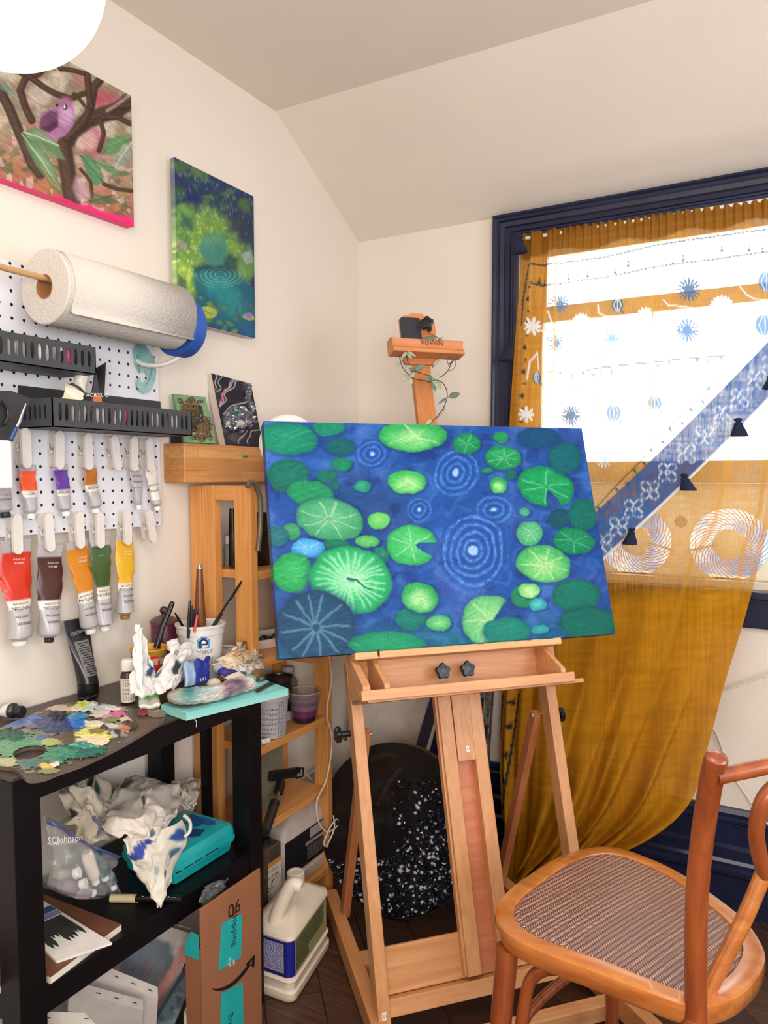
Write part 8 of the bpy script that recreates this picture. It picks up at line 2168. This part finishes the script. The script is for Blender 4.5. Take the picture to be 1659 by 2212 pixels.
# silver beaded frame
fT, fB = PY(1067, 1492, -.105), PY(1036, 1790, -.17)
sf = thing('silver_frame', 'empty silver beaded picture frame leaning behind the easel mast by the curtain', 'picture frame', (fB.x, -.17, 0))
fx1 = fT.x; fx0 = fx1 - .15; ftop = fT.z; dvec = V((0, -.085, -ftop + .001)); dl = dvec.length; du = dvec.normalized(); fN = V((1, 0, 0)).cross(du).normalized(); fN = fN if fN.y < 0 else -fN
FP = lambda x, t, o=0: V((fx1, -.105, ftop)) + V((-x, 0, 0)) + du * t + fN * o
m_sil = mat('dark_silver', (92, 88, 84), .35, .7, var=.4, scale=90, c2=(150, 146, 140))
MB().prism([FP(0, 0), FP(.15, 0), FP(.15, dl), FP(0, dl)], fN, .014, [[FP(.026, .026), FP(.124, .026), FP(.124, dl - .026), FP(.026, dl - .026)]]).build('moulding', m_sil, sf, bevel=.004)
MB().prism([FP(.02, .02, .002), FP(.13, .02, .002), FP(.13, dl - .02, .002), FP(.02, dl - .02, .002)], fN, .002).build('backing', mat('black_backing', (22, 20, 22), .6), sf)
for off, nm in ((.003, 'outer_beading'), (.023, 'inner_beading')):
    b = MB(); n_ = int(dl / .0062)
    for k in range(n_): b.blob(FP(off, .004 + .0062 * k, .015), (.0024, .0024, .0024), 6, 4)
    for k in range(20): b.blob(FP(off + .0062 * k, off, .015), (.0024, .0024, .0024), 6, 4)
    b.build(nm, mat('bright_silver', (176, 172, 164), .3, .8), sf, smooth=60)

# round canvas covered in dark crystals
RB = V((PZ(835, 1984, 0).x, PZ(835, 1984, 0).y, 0.0)); DIA = .455; ra = math.radians(14)
rU = V((.985, .10, 0)).normalized(); rH = V((rU.y, -rU.x, 0)); rV = V((0, 0, math.cos(ra))) - rH * math.sin(ra); rN = rH * math.cos(ra) + V((0, 0, math.sin(ra)))
rC = RB + rV * (DIA / 2) + V((0, 0, .004))
rt_ = thing('round_crystal_canvas', 'large round black canvas encrusted with crystals on the floor behind the easel', 'canvas', RB)
n1_, n2_ = 60, 120; P = np.zeros((n1_, n2_, 3))
for i in range(n1_):
    for j in range(n2_):
        r_, t = DIA / 2 * i / (n1_ - 1), 2 * math.pi * j / n2_; P[i, j] = rC + rU * r_ * math.cos(t) + rV * r_ * math.sin(t) + rN * .0003
X, Y = sketch(P); a = Art(X, Y); a.c[:] = (20, 17, 20)
a.mix(sstep(1800, 1650, Y + .3 * (X - 830) + 60 * (fbm(X / 40, Y / 40, 3) - .5)) * .8, (58, 44, 36)); a.mix(sstep(.5, .75, fbm(X / 30 + 8, Y / 50, 4)) * .5, (84, 72, 64)); a.mix(sstep(790, 730, X + 40 * (fbm(X / 30, Y / 30, 3) - .5)) * sstep(1700, 1800, Y) * .7, (56, 24, 32)); a.mix(sstep(.5, .62, fbm(X / 44 + 3, Y / 30 + 8, 3)) * sstep(1740, 1780, Y) * sstep(1840, 1790, Y) * .4, (90, 92, 100))
a.line([(865, 1660), (840, 1690), (815, 1740)], 2.2, (130, 118, 110), .7); a.line([(800, 1640), (830, 1630), (860, 1632)], 4, (120, 100, 74), .5); a.line([(812, 1735), (830, 1722), (850, 1715)], 4, (90, 26, 40), .7); a.streak(.25, 60, 16, 3); a.c *= .62
MB().grid(P, a.out(), wrap=True).build('painted_face', M_PAINT, rt_, smooth=180)
b = MB(); b.lathe(rC - rN * .022, [(DIA / 2, 0), (DIA / 2, .0222), (DIA / 2 - .0015, .0226)], 120, rN, caps=False); b.lathe(rC - rN * .022, [(0, 0), (DIA / 2, 0)], 120, rN, caps=False); b.build('gilded_rim', mat('worn_gilded_rim', (96, 76, 48), .4, .4, var=.4, scale=60), rt_, smooth=40)
rs = random.Random(6); b = MB(); b2 = MB(); cnt = 0
while cnt < 1900:
    t = rs.random() * 2 * math.pi; r_ = math.sqrt(rs.random()) * (DIA / 2 - .006); x, y = r_ * math.cos(t), r_ * math.sin(t)
    u, v = sketch(np.array([list(rC + rU * x + rV * y)])); u, v = u[0], v[0]
    edge = r_ / (DIA / 2)
    dens = (1 if v > 1855 else .0) + (1 if (u - 830) / 150 + (v - 1700) / 180 > .95 and v > 1660 else 0) + (.25 if u > 850 and v > 1680 else 0)
    if v > 1840 and u < 770: dens *= .8
    if rs.random() > dens: continue
    crystal(b2 if rs.random() < .13 else b, rC + rU * x + rV * y, .0030 + .0034 * rs.random() + (.003 if rs.random() < .06 else 0), rN, cnt); cnt += 1
o = b.build('crystals', mat('black_blue_crystal', (12, 13, 18), .08, var=.6, scale=60, c2=(34, 40, 56), spec=1.0), rt_); o['kind'] = 'stuff'
o = b2.build('glint_crystals', mat('white_glint_crystal', (205, 206, 210), .12, var=.2, scale=60, spec=1.0), rt_); o['kind'] = 'stuff'  # white crystals among the dark ones: sparkle glints put into the colour
# small scraps on the floor behind the easel
o = MB().obox(PZ(944, 1955, .002), (PZ(953, 1900, .002) - PZ(944, 1955, .002)), (PZ(955, 1957, .002) - PZ(944, 1955, .002)), V((0, 0, .008))).build('wood_scrap', mat('white_scrap_wood', (186, 178, 170), .6), None, bevel=.001); tag(o, 'white painted wood scrap on the floor beside the round canvas', 'scrap')

# ================================================================== mustard curtain
def curtain_rows():
    R = [  # (photo row on the left edge, left u, right u, distance from the back wall left / right)
        (505, 1128, 1712, 422, -.050, -.050), (560, 1126, 1712, 500, -.050, -.050), (700, 1114, 1706, 690, -.052, -.052), (920, 1098, 1694, 930, -.055, -.055), (1100, 1092, 1672, 1080, -.058, -.060), (1250, 1088, 1642, 1210, -.064, -.068),
        (1380, 1085, 1606, 1345, -.074, -.085), (1500, 1080, 1566, 1475, -.085, -.105), (1620, 1076, 1530, 1610, -.10, -.12), (1740, 1078, 1490, 1732, -.12, -.14), (1830, 1086, 1400, 1812, -.14, -.17), (1880, 1092, 1285, 1862, -.155, -.21), (1905, 1100, 1235, 1890, -.17, -.25)]
    return [(PY(l, v, y0), PY(r_, v1, y1)) for v, l, r_, v1, y0, y1 in R]


crow = curtain_rows(); NR, NC = 450, 420
vv_ = np.concatenate([np.linspace(0, 5.2, 320), np.linspace(5.2, len(crow) - 1, 131)[1:]]); uu_ = np.linspace(0, 1, NC)
Lp = np.array([[list(a_), list(b_)] for a_, b_ in crow])
i0 = np.clip(np.floor(vv_).astype(int), 0, len(crow) - 2); f_ = (vv_ - i0)[:, None, None]
g_ = lambda k: Lp[np.clip(i0 + k, 0, len(crow) - 1)]
LR = 0.5 * (2 * g_(0) + (g_(1) - g_(-1)) * f_ + (2 * g_(-1) - 5 * g_(0) + 4 * g_(1) - g_(2)) * f_ ** 2 + (3 * g_(0) - g_(-1) - 3 * g_(1) + g_(2)) * f_ ** 3)
CPt = LR[:, None, 0] * (1 - uu_)[None, :, None] + LR[:, None, 1] * uu_[None, :, None]
T_ = (vv_ / (len(crow) - 1))[:, None] * np.ones((1, NC)); U_c = np.ones((NR, 1)) * uu_[None, :]
gat = 1 - sstep(.0, .16, T_)                       # gathered heading
low = sstep(.50, .95, T_)
lf_ = sstep(.30, .0, U_c)                          # tighter folds near the left edge
y = .006 * gat * np.sin(U_c * 2 * math.pi * 31 + 5 * fbm(U_c * 12, T_ * 3, 2)) + .007 * (fbm(U_c * 9, T_ * 1.2, 2) - .5) + .014 * sstep(.02, .3, T_) * (.45 + .9 * low) * np.sin(U_c * 2 * math.pi * 5.5 + 2.2 * T_ + 1.4 * fbm(U_c * 4, T_ * 2, 2)) * (1 - lf_ * .3)
y += .013 * lf_ * np.sin(U_c * 2 * math.pi * 13 + 1.5 * T_) + .045 * low * (fbm(U_c * 5 + T_ * 3.5, T_ * 2.6 - U_c * 3.0, 3) - .5)
# slanting drag folds where the cloth is swept to the left
for c0, c1, w_, amp in ((.62, .28, .03, .05), (.80, .42, .028, .045), (.93, .62, .022, .034), (.45, .16, .03, .035), (.70, .36, .02, .02)):
    cc_ = c0 + (c1 - c0) * np.clip((T_ - .45) / .5, 0, 1) ** 1.3; d_ = U_c - cc_; y -= 1.5 * amp * low * np.exp(-(d_ / np.where(d_ > 0, w_ * .45, w_ * 1.8)) ** 2)
CPt[..., 1] = np.minimum(CPt[..., 1] + y, np.where(CPt[..., 2] < .90, -.048, -.006)); CPt[..., 1] = np.minimum(CPt[..., 1], np.where(CPt[..., 2] < .30, -.052, 0))
CPt[..., 2] += .0015 * gat * np.sin(U_c * 2 * math.pi * 31) * (T_ < .01)
CPt[..., 2] = np.maximum(CPt[..., 2], .004 + .012 * fbm(U_c * 9, T_ * 20, 2))
# where the cloth pools on the floor
Xc, Yc = sketch(np.stack([CPt[..., 0], np.full_like(CPt[..., 0], -.055), CPt[..., 2]], -1))
ct = Art(Xc, Yc); ct.c[:] = (200, 138, 32); dens = np.full(Xc.shape, .51)
n_w = fbm(Xc / 3.0, Yc / 70, 2); n_h = fbm(Xc / 70 + 30, Yc / 3.0, 2)
ct.c *= (1 + .16 * (n_w - .5) + .16 * (n_h - .5))[..., None]
dens = dens + .42 * (n_w - .5) + .42 * (n_h - .5)
head = sstep(-4, 4, (555 - .155 * (Xc - 1130) + 6 * np.sin(Xc / 22)) - Yc)      # doubled rod pocket
ct.mix(head * .85, (136, 88, 34)); dens = np.maximum(dens, head * .97)
sel = sstep(1100 + 75, 1100 + 60, Xc + .055 * (Yc - 900)); dens = np.maximum(dens, sel * .80)


def emb(pts_fn, col, op, dn):
    before = ct.c.copy(); pts_fn(); ch = np.clip(np.abs(ct.c - before).sum(-1) / 120, 0, 1); return ch


def motif(draw, dn):
    """embroidery: draws colour and makes the cloth denser there"""
    global dens
    t = Art(Xc, Yc); draw(t); m_ = np.clip(t.c.max(-1) / 255.0, 0, 1); dens = np.maximum(dens, m_ * dn); return m_


INK, PALE, BLUE = (34, 46, 60), (232, 238, 244), (46, 92, 160)


def put(draw, c, dn, op=.95):
    m_ = motif(draw, dn); ct.mix(m_ * op, c)


W_ = (255, 255, 255)
zk = 599 / 1659.0
ZT = lambda x, y: (1060 + x * zk, 340 + y * zk)
ZB = lambda x, y: (1060 + x * zk, 800 + y * zk)
# scalloped lines and bunting
for pts in ([ZT(230, 640), ZT(340, 640), ZT(650, 600), ZT(1000, 520), ZT(1260, 480), ZT(1659, 425)], [ZT(245, 755), ZT(330, 768), ZT(520, 735), ZT(650, 720), ZT(1000, 650), ZT(1300, 610), ZT(1659, 560)], [ZT(340, 1280), ZT(560, 1280), ZT(660, 1255), ZT(960, 1225), ZT(1300, 1190), ZT(1500, 1180)], [ZT(215, 640), ZT(180, 850), ZT(172, 1000)],
            [ZB(1390, 0), ZB(1250, 170), ZB(1040, 370), ZB(880, 560), ZB(640, 810), ZB(560, 900)], [(1128, 1495), (1117, 1600), (1106, 1720), (1093, 1850)], [(1090, 1495), (1086, 1590), (1078, 1740), (1070, 1800)]):
    put(lambda t, pts=pts: t.line(pts, 1.6, W_), (40, 56, 66), .85)
    for i in range(len(pts) - 1):
        L_ = math.dist(pts[i], pts[i + 1]); n_ = max(1, int(L_ / 9))
        for k in range(n_):
            f = k / n_; x, yy = pts[i][0] + (pts[i + 1][0] - pts[i][0]) * f, pts[i][1] + (pts[i + 1][1] - pts[i][1]) * f
            if yy > 1480 or yy < 660: put(lambda t, x=x, yy=yy: t.ell(x, yy, 3.0, 2.6, 0, W_, .2), (40, 56, 66), .85)
tri_ = lambda x, y, s, up: [(x - s, y), (x + s, y), (x + s * .15, y + (-1.8 if up else 1.8) * s), (x - s * .15, y + (-1.8 if up else 1.8) * s)]
for x, y in [ZT(285, 755), ZT(318, 770), ZT(465, 735), ZT(578, 718), ZT(740, 695), ZT(820, 655), ZT(1088, 640), ZT(1150, 620), ZT(1380, 560), ZT(1545, 560), ZT(1625, 570)]: put(lambda t, x=x, y=y: (t.poly(tri_(x, y, 5, True), W_), t.ell(x, y - 12, 1.8, 2.2, 0, W_)), INK, .9)
for x, y in [ZT(415, 1280), ZT(485, 1292), ZT(555, 1280), ZT(615, 1290), ZT(655, 1262), ZT(720, 1265), ZT(1000, 1235), ZT(1070, 1215), ZT(1235, 1205), ZT(1300, 1200), ZT(1380, 1190)]: put(lambda t, x=x, y=y: (t.poly(tri_(x, y, 5.5, False), W_), t.ell(x, y + 13, 1.8, 2.4, 0, W_)), (70, 110, 150), .85)
for x, y in [ZB(1300, 110), ZB(1265, 190), ZB(1195, 240), ZB(1145, 320), ZB(1075, 360), ZB(1030, 435), ZB(960, 485), ZB(915, 560), ZB(860, 605), ZB(820, 685), ZB(760, 720), ZB(710, 795), ZB(640, 830)]: put(lambda t, x=x, y=y: t.poly([(x - 7, y - 5), (x + 3, y - 6), (x + 6, y + 8)], W_), (46, 84, 84), .9)
for y_ in range(780, 1620, 145): 
    x, y = ZT(225 - (y_ - 780) * .05, y_ + 70); put(lambda t, x=x, y=y: t.poly([(x - 9, y), (x + 3, y - 7), (x + 3, y + 6)], W_), INK, .95); put(lambda t, x=x, y=y: t.ell(x + 4, y - 26, 3, 2.4, 0, W_), INK, .95)
for x, y in ((1112, 1510), (1108, 1560), (1103, 1618), (1100, 1670), (1098, 1730), (1088, 1780)): put(lambda t, x=x, y=y: t.poly([(x + 8, y - 8), (x + 8, y + 8), (x - 7, y)], W_), INK, .95)


def flower(x, y, r, n_, col, half=False, dn=.95):
    def d(t):
        for k in range(n_):
            q_ = (math.pi * (k + .5) / n_ + math.pi) if half else 2 * math.pi * k / n_
            t.ell(x + r * .68 * math.cos(q_), y + r * .68 * math.sin(q_), r * .34, r * (.085 if n_ > 10 else .16), math.degrees(q_), W_, .1)
        if not half: t.ell(x, y, r * .42, r * .42, 0, W_, .1)
        else: t.ell(x, y - r * .18, r * .45, r * .3, 0, W_, .1)
    put(d, col, dn)


for (x, y), r, n_, c, h in ((ZT(410, 875), 22, 14, (84, 130, 176), False), (ZT(1185, 790), 26, 16, (64, 104, 150), False), (ZT(1175, 1035), 26, 16, (80, 132, 190), False), (ZT(390, 1110), 20, 14, (100, 150, 200), False), (ZB(482, 270), 23, 18, (66, 104, 140), False), (ZB(675, 525), 22, 14, (206, 226, 236), False), (ZT(720, 1080), 20, 14, (140, 190, 226), False),
                            (ZT(540, 990), 22, 8, PALE, True), (ZT(928, 950), 21, 7, PALE, True), (ZT(1380, 895), 27, 9, PALE, True), (ZT(250, 1010), 20, 9, PALE, False), (ZB(215, 265), 18, 8, PALE, False)): flower(x, y, r, n_, c, h)
for pts in ([ZT(640, 880), ZT(645, 930), ZT(690, 950), ZT(770, 950), ZT(820, 965)], [ZT(1030, 850), ZT(1065, 885), ZT(1150, 890), ZT(1240, 910), ZT(1180, 920), ZT(1080, 925), ZT(980, 945)], [ZT(1490, 770), ZT(1530, 820), ZT(1580, 845), ZT(1659, 850)], [ZT(1250, 915), ZT(1450, 880), ZT(1659, 870)], [ZT(345, 920), ZT(365, 985), ZT(430, 1000)], [ZT(290, 1030), ZT(320, 1045), ZT(400, 1020), ZT(480, 990)], [ZT(220, 1330), ZT(235, 1220), ZT(275, 1165)], [ZT(275, 1170), ZT(290, 1270)], [ZT(600, 1000), ZT(700, 975), ZT(830, 965)],
            [ZB(675, 480), ZB(600, 410), ZB(540, 340)], [ZB(600, 410), ZB(605, 280), ZB(640, 170)], [ZB(640, 150), ZB(680, 180), ZB(700, 215)], [ZB(500, 400), ZB(560, 425), ZB(600, 410)], [ZT(1020, 1080), ZT(1035, 1010), ZT(1090, 975)], [ZT(640, 1020), ZT(650, 980), ZT(720, 965)]): put(lambda t, pts=pts: t.line(pts, 1.7, W_), PALE, .95)
for (x, y), r, c in ((ZT(278, 1320), 13, (60, 84, 104)), (ZT(755, 880), 15, (74, 108, 130)), (ZT(1640, 1000), 24, (80, 130, 180)), (ZB(735, 255), 19, (84, 128, 170)), (ZB(980, 195), 17, (84, 128, 170)), (ZB(275, 40), 12, (74, 104, 124)), (ZT(1650, 740), 22, (80, 130, 180))):
    put(lambda t, x=x, y=y, r=r: (t.ell(x, y, r * .85, r, -10, W_, .06), t.poly([(x + r * .3, y + r * .8), (x + r * 1.1, y + r * 1.5), (x + r * .9, y + r * .8)], W_)), c, .9)
    for k in (-.35, 0, .35): put(lambda t, x=x, y=y, r=r, k=k: t.line([(x + k * r * .4, y - r * .9), (x + k * r * 1.6, y), (x + k * r * .5, y + r * .9)], 1.0, W_), PALE, .95)
for pts, w_ in (([(1575, 990), (1545, 1130), (1495, 1210), (1468, 1310), (1440, 1420)], 7), ([(1655, 985), (1642, 1100), (1604, 1190), (1590, 1300)], 7), ([(1300, 700), (1292, 900)], 2), ([(1410, 640), (1404, 900), (1400, 1000)], 2), ([(1200, 560), (1196, 740), (1186, 900)], 3)): put(lambda t, pts=pts, w_=w_: t.line(pts, w_, W_), (208, 150, 48), .78)
# hem darker and doubled along the swept edges
dens = np.maximum(dens, sstep(.965, .985, U_c) * .72); dens = np.maximum(dens, sstep(.42, .47, T_) * .95); dens = np.clip(dens, .2, .985)
ccol = ct.out(); C4 = np.concatenate([ccol, dens[..., None]], -1)


def curtain_mat(name, trl=.28):
    m, n, l, p = nt(name); n.remove(p); out = n['Material Output']
    a = n.new('ShaderNodeVertexColor'); a.layer_name = 'Col'
    df = n.new('ShaderNodeBsdfDiffuse'); tl = n.new('ShaderNodeBsdfTranslucent'); tr_n = n.new('ShaderNodeBsdfTransparent'); tr_n.inputs['Color'].default_value = (1.0, .97, .90, 1)
    for q_ in (df, tl): l.new(a.outputs['Color'], q_.inputs['Color'])
    m1 = n.new('ShaderNodeMixShader'); m1.inputs[0].default_value = trl; l.new(df.outputs[0], m1.inputs[1]); l.new(tl.outputs[0], m1.inputs[2])
    m2 = n.new('ShaderNodeMixShader'); l.new(a.outputs['Alpha'], m2.inputs[0]); l.new(tr_n.outputs[0], m2.inputs[1]); l.new(m1.outputs[0], m2.inputs[2]); l.new(m2.outputs[0], out.inputs['Surface'])
    t = n.new('ShaderNodeTexCoord'); mp = n.new('ShaderNodeMapping'); mp.inputs['Scale'].default_value = (900, 20, 60); l.new(t.outputs['Object'], mp.inputs['Vector']); z = n.new('ShaderNodeTexNoise'); z.inputs['Scale'].default_value = 1; l.new(mp.outputs['Vector'], z.inputs['Vector'])
    bm = n.new('ShaderNodeBump'); bm.inputs['Strength'].default_value = .3; bm.inputs['Distance'].default_value = .001; l.new(z.outputs['Fac'], bm.inputs['Height']); l.new(bm.outputs['Normal'], df.inputs['Normal'])
    return m


m_cur = curtain_mat('sheer_mustard_muslin')
cur = thing('window_curtain', 'sheer mustard curtain with embroidered flowers hanging over the window and trailing on the floor', 'curtain', (1.0, -.06, 0))
MB().grid(CPt, C4).build('cloth', m_cur, cur, smooth=180)
# diagonal blue border band with white flowers, sewn on the cloth
BA, BB_ = (1690, 770), (1240, 1208)
nb, nw = 150, 26; P = np.zeros((nb, nw, 3))
for i in range(nb):
    for j in range(nw):
        t = i / (nb - 1); w_ = j / (nw - 1)
        u = BA[0] + (BB_[0] - BA[0]) * t + (w_ - .5) * 62; v = BA[1] + (BB_[1] - BA[1]) * t + (w_ - .5) * 62 + 10 * math.sin(t * 3.1)
        P[i, j] = PY(u, v, -.0745 + .002 * math.sin(t * 40))
X, Y = sketch(P); ba = Art(X, Y); ba.c[:] = BLUE; dn_ = np.full(X.shape, .84); wn_ = fbm(X / 2.5, Y / 40, 2) + fbm(X / 40, Y / 2.5, 2) - 1; dn_ += .35 * wn_; ba.c *= (1 + .3 * wn_)[..., None]
pr_ = Art(X, Y)
for x, y in (ZB(1490, 165), ZB(1388, 268), ZB(1278, 388), ZB(1170, 500), ZB(1058, 610), ZB(952, 718), ZB(855, 828), ZB(765, 935), ZB(670, 1035), ZB(1590, 60), ZB(1680, -30)):
    for q_ in (45, 135, 225, 315):
        cx, cy = x + 13 * math.cos(math.radians(q_)), y + 13 * math.sin(math.radians(q_)); r, t = pr_.polar(cx, cy, 10.5, 8.0, q_); pr_.mix(np.exp(-((r - 1) / .16) ** 2), W_)
    r, t = pr_.polar(x, y, 5, 5); pr_.mix((r < 1.6) * 1.0, (0, 0, 0)); pr_.mix(np.exp(-((r - 1) / .28) ** 2), W_)
m_ = pr_.c.max(-1) / 255; ba.mix(m_, (226, 236, 246)); dn_ = np.maximum(dn_, m_ * .95)
jj = np.linspace(0, 1, nw)[None, :] * np.ones((nb, 1)); ed_ = (jj > .95) * 1.0; ba.mix(ed_, (232, 238, 242)); dn_ = np.maximum(dn_, ed_ * .95)
MB().grid(P, np.concatenate([ba.out(), np.clip(dn_, .3, .97)[..., None]], -1)).build('border_band', m_cur, cur, smooth=180)


def tassel(u, v, y, s, lb, tilt=0.0):
    c = PY(u, v, y); b = MB(); rs = random.Random(int(u)); dn = V((tilt, 0, -1)).normalized()
    prof = [(.10, 0), (.22, .06), (.20, .16), (.12, .22), (.26, .32), (.24, .42), (.30, .55), (.42, .80), (.48, .98), (.40, 1.02), (0, 1.0)]
    n_ = 26; cs = []
    for r0, h in prof: cs.append([c + dn * (h * s) + V((math.cos(2 * math.pi * j / n_), .8 * math.sin(2 * math.pi * j / n_), 0)) * (r0 * s * .95 * (1 + (.14 * (rs.random() - .5) if h > .5 else 0))) for j in range(n_)])
    b.ring(cs, n_, None); return b.build('tassel', mat('navy_cotton_thread', (20, 30, 58), .9, bump=.8, scale=500), cur, smooth=70)


for u, v, t in ((1594, 903, .1), (1477, 1023, .3), (1366, 1140, -.15), (1668, 800, 0)): tassel(u, v, -.086, .046, '', t)
tassel(1123, 508, -.070, .050, ''); tassel(1101, 740, -.075, .052, '', -.25)
rodp0, rodp1 = V((.580, -.040, PY(1130, 516, -.04).z)), V((1.49, -.040, PY(1130, 516, -.04).z))
rod = thing('curtain_rod', 'white tension rod inside the heading of the mustard curtain', 'rod', (1.0, -.04, rodp0.z))
MB().cyl(rodp0, rodp1, .005).build('rod', M_WHITE, rod, smooth=50)

# ================================================================== twin fan standing in the window
def fan_mat():
    m, n, l, p = nt('cream_fan_plastic'); n.remove(p); d = n.new('ShaderNodeBsdfDiffuse'); t = n.new('ShaderNodeBsdfTranslucent'); x = n.new('ShaderNodeMixShader'); x.inputs[0].default_value = .33
    z = n.new('ShaderNodeTexNoise'); z.inputs['Scale'].default_value = 20; r = n.new('ShaderNodeValToRGB'); r.color_ramp.elements[0].color = rgba((226, 218, 200)); r.color_ramp.elements[1].color = rgba((236, 230, 214)); l.new(z.outputs['Fac'], r.inputs['Fac'])
    for q_ in (d, t): l.new(r.outputs['Color'], q_.inputs['Color'])
    l.new(d.outputs[0], x.inputs[1]); l.new(t.outputs[0], x.inputs[2]); l.new(x.outputs[0], n['Material Output'].inputs['Surface']); return m


m_fan = fan_mat()
fan = thing('window_fan', 'white twin window fan with spiral grilles behind the mustard curtain', 'fan', (1.0, .05, WZ0 + .018))
fz0, fz1, fy0, fy1 = WZ0 + .019, 1.163, .022, .088; fx0, fx1 = .70, 1.438
fc = [PY(1370, 1172, .01), PY(1573, 1175, .01)]; FR = .0985
fcz = (fc[0].z + fc[1].z) / 2; cts = [V((fc[0].x, 0, fcz)), V((fc[1].x, 0, fcz))]
outer_ = [V((fx0, fy0, fz0)), V((fx1, fy0, fz0)), V((fx1, fy0, fz1)), V((fx0, fy0, fz1))]
holes_ = [[V((c.x + FR * math.cos(2 * math.pi * k / 48), fy0, c.z + FR * math.sin(2 * math.pi * k / 48))) for k in range(48)] for c in cts]
hb = MB().prism(outer_, (0, 1, 0), .004, holes_); hb.build('front_plate', m_fan, fan)
b = MB(); b.box((fx0, fy0 + .004, fz0), (fx0 + .004, fy1, fz1)).box((fx1 - .004, fy0 + .004, fz0), (fx1, fy1, fz1)).box((fx0 + .004, fy0 + .004, fz0), (fx1 - .004, fy1, fz0 + .004)).box((fx0 + .004, fy0 + .004, fz1 - .004), (fx1 - .004, fy1, fz1)); b.build('housing', m_fan, fan)
MB().box((WX0 + .03, .03, fz0), (fx0 - .001, .05, fz1)).build('side_panel', m_fan, fan)
m_gr2 = mat('grey_blue_grille', (176, 184, 200), .4)
for c in cts:
    b = MB()
    for k in range(36):
        q0 = 2 * math.pi * k / 36; b.tube([V((c.x + r_ * math.cos(q0 + 1.1 * (r_ - .04) / .06), fy0 + .001, c.z + r_ * math.sin(q0 + 1.1 * (r_ - .04) / .06))) for r_ in np.linspace(.040, FR, 9)], .0011, 5)
    for r_ in (.055, .07, .085): b.tube([V((c.x + r_ * math.cos(2 * math.pi * j / 48), fy0 + .002, c.z + r_ * math.sin(2 * math.pi * j / 48))) for j in range(48)], .0008, 5, closed=True)
    b.build('grille', m_gr2, fan, smooth=60)
    MB().lathe(V((c.x, fy0 + .012, c.z)), [(.042, 0), (.042, .008), (.036, .013), (0, .014)], 36, (0, -1, 0)).build('hub', m_fan, fan, smooth=40)
    MB().tube([V((c.x + r_ * (1 if c is cts[0] else -1), fy0 + .006, c.z - .30 * (r_ - .03))) for r_ in (.03, .07, .105)], .004, 8).build('motor_arm', m_fan, fan)
MB().lathe(V(((cts[0].x + cts[1].x) / 2, fy0 + .002, fcz + .06)), [(.016, 0), (.016, .006), (.013, .009), (0, .009)], 24, (0, -1, 0)).build('dial', m_fan, fan, smooth=40)
MB().tube(spline([V((1.43, .03, WZ0 + .03)), V((1.452, -.01, WZ0 + .02)), V((1.455, -.066, WZ0 - .0)), V((1.40, -.06, .75)), PY(1500, 1520, -.03), PY(1545, 1580, -.012), PY(1575, 1660, -.010), PY(1610, 1715, -.022), PY(1640, 1757, -.038), PY(1700, 1830, -.05)], 8), .0026, 8).build('power_cord', m_cord, fan, smooth=60)

# ================================================================== ceiling lamp bowl at the top left
GD = .95
gc_ = CAM + ray(-5, -82) * GD; GR = 221 / FPX * GD
lampg = thing('ceiling_lamp', 'glowing white bowl lamp at the top left corner near the ceiling', 'lamp', (gc_.x, gc_.y, CEIL))
pm, n, l, p = nt('glowing_opal_glass'); p.inputs['Base Color'].default_value = (.95, .9, .85, 1); p.inputs['Emission Color'].default_value = (1.0, .93, .86, 1); p.inputs['Emission Strength'].default_value = 2.6; p.inputs['Roughness'].default_value = .15
prof = [(GR * math.cos(q_), GR * .92 * math.sin(q_)) for q_ in np.linspace(-math.pi / 2 + .01, .9, 24)]
MB().lathe(gc_, [(max(r_, .001), z) for r_, z in prof] + [(.03, GR * .92 * .95)], 56, caps=True).build('bowl', pm, lampg, smooth=60)
MB().cyl((gc_.x, gc_.y, gc_.z + GR * .8), (gc_.x, gc_.y, CEIL), .012).build('stem', M_CHROME, lampg, smooth=50)

# ================================================================== pieces of parts go under their part
NEST = [('woven_seat', ['seat_frame']), ('tray_lip', ['tray']), ('tray_end', ['tray']), ('tray_floor', ['tray']), ('spring', ['hinge']), ('lettering', ['tube', 'label', 'front_wall', 'barrel', 'top_clamp', 'film', 'sleeve', 'bucket', 'template']),
        ('small_print', ['label', 'blue_label', 'tube']), ('leaf', ['stem']), ('paint_stains', ['lid']), ('logo_inner', ['logo_outer']), ('logo_window', ['logo_outer']), ('car_window', ['car_picture']), ('wheel_ring', ['car_wheel']), ('filigree_corner', ['frame']),
        ('inner_trim', ['frame']), ('pebbles', ['backing']), ('tape', ['front_wall']), ('smile_arrow', ['front_wall']), ('label_panels', ['label']), ('staple', ['canvas']), ('scale_print', ['tub']), ('outer_beading', ['moulding']), ('inner_beading', ['moulding']), ('pen_swatches', ['pages']), ('title_band', ['pages']), ('picture_band', ['pages'])]
base = lambda o: o.name.split('.')[0]
KIDS = {}
for o in list(bpy.data.objects):
    if o.parent is not None and o.parent.parent is None: KIDS.setdefault(o.parent.name, []).append(o)
for root, ch in KIDS.items():
    names = {}
    for c in ch: names.setdefault(base(c), c)
    for cn, ps in NEST:
        for c in ch:
            if base(c) == cn and c.parent.name == root and not any(g.parent == c for g in ch):
                for p_n in ps:
                    if p_n in names and names[p_n] is not c and names[p_n].parent.name == root: c.parent = names[p_n]; break
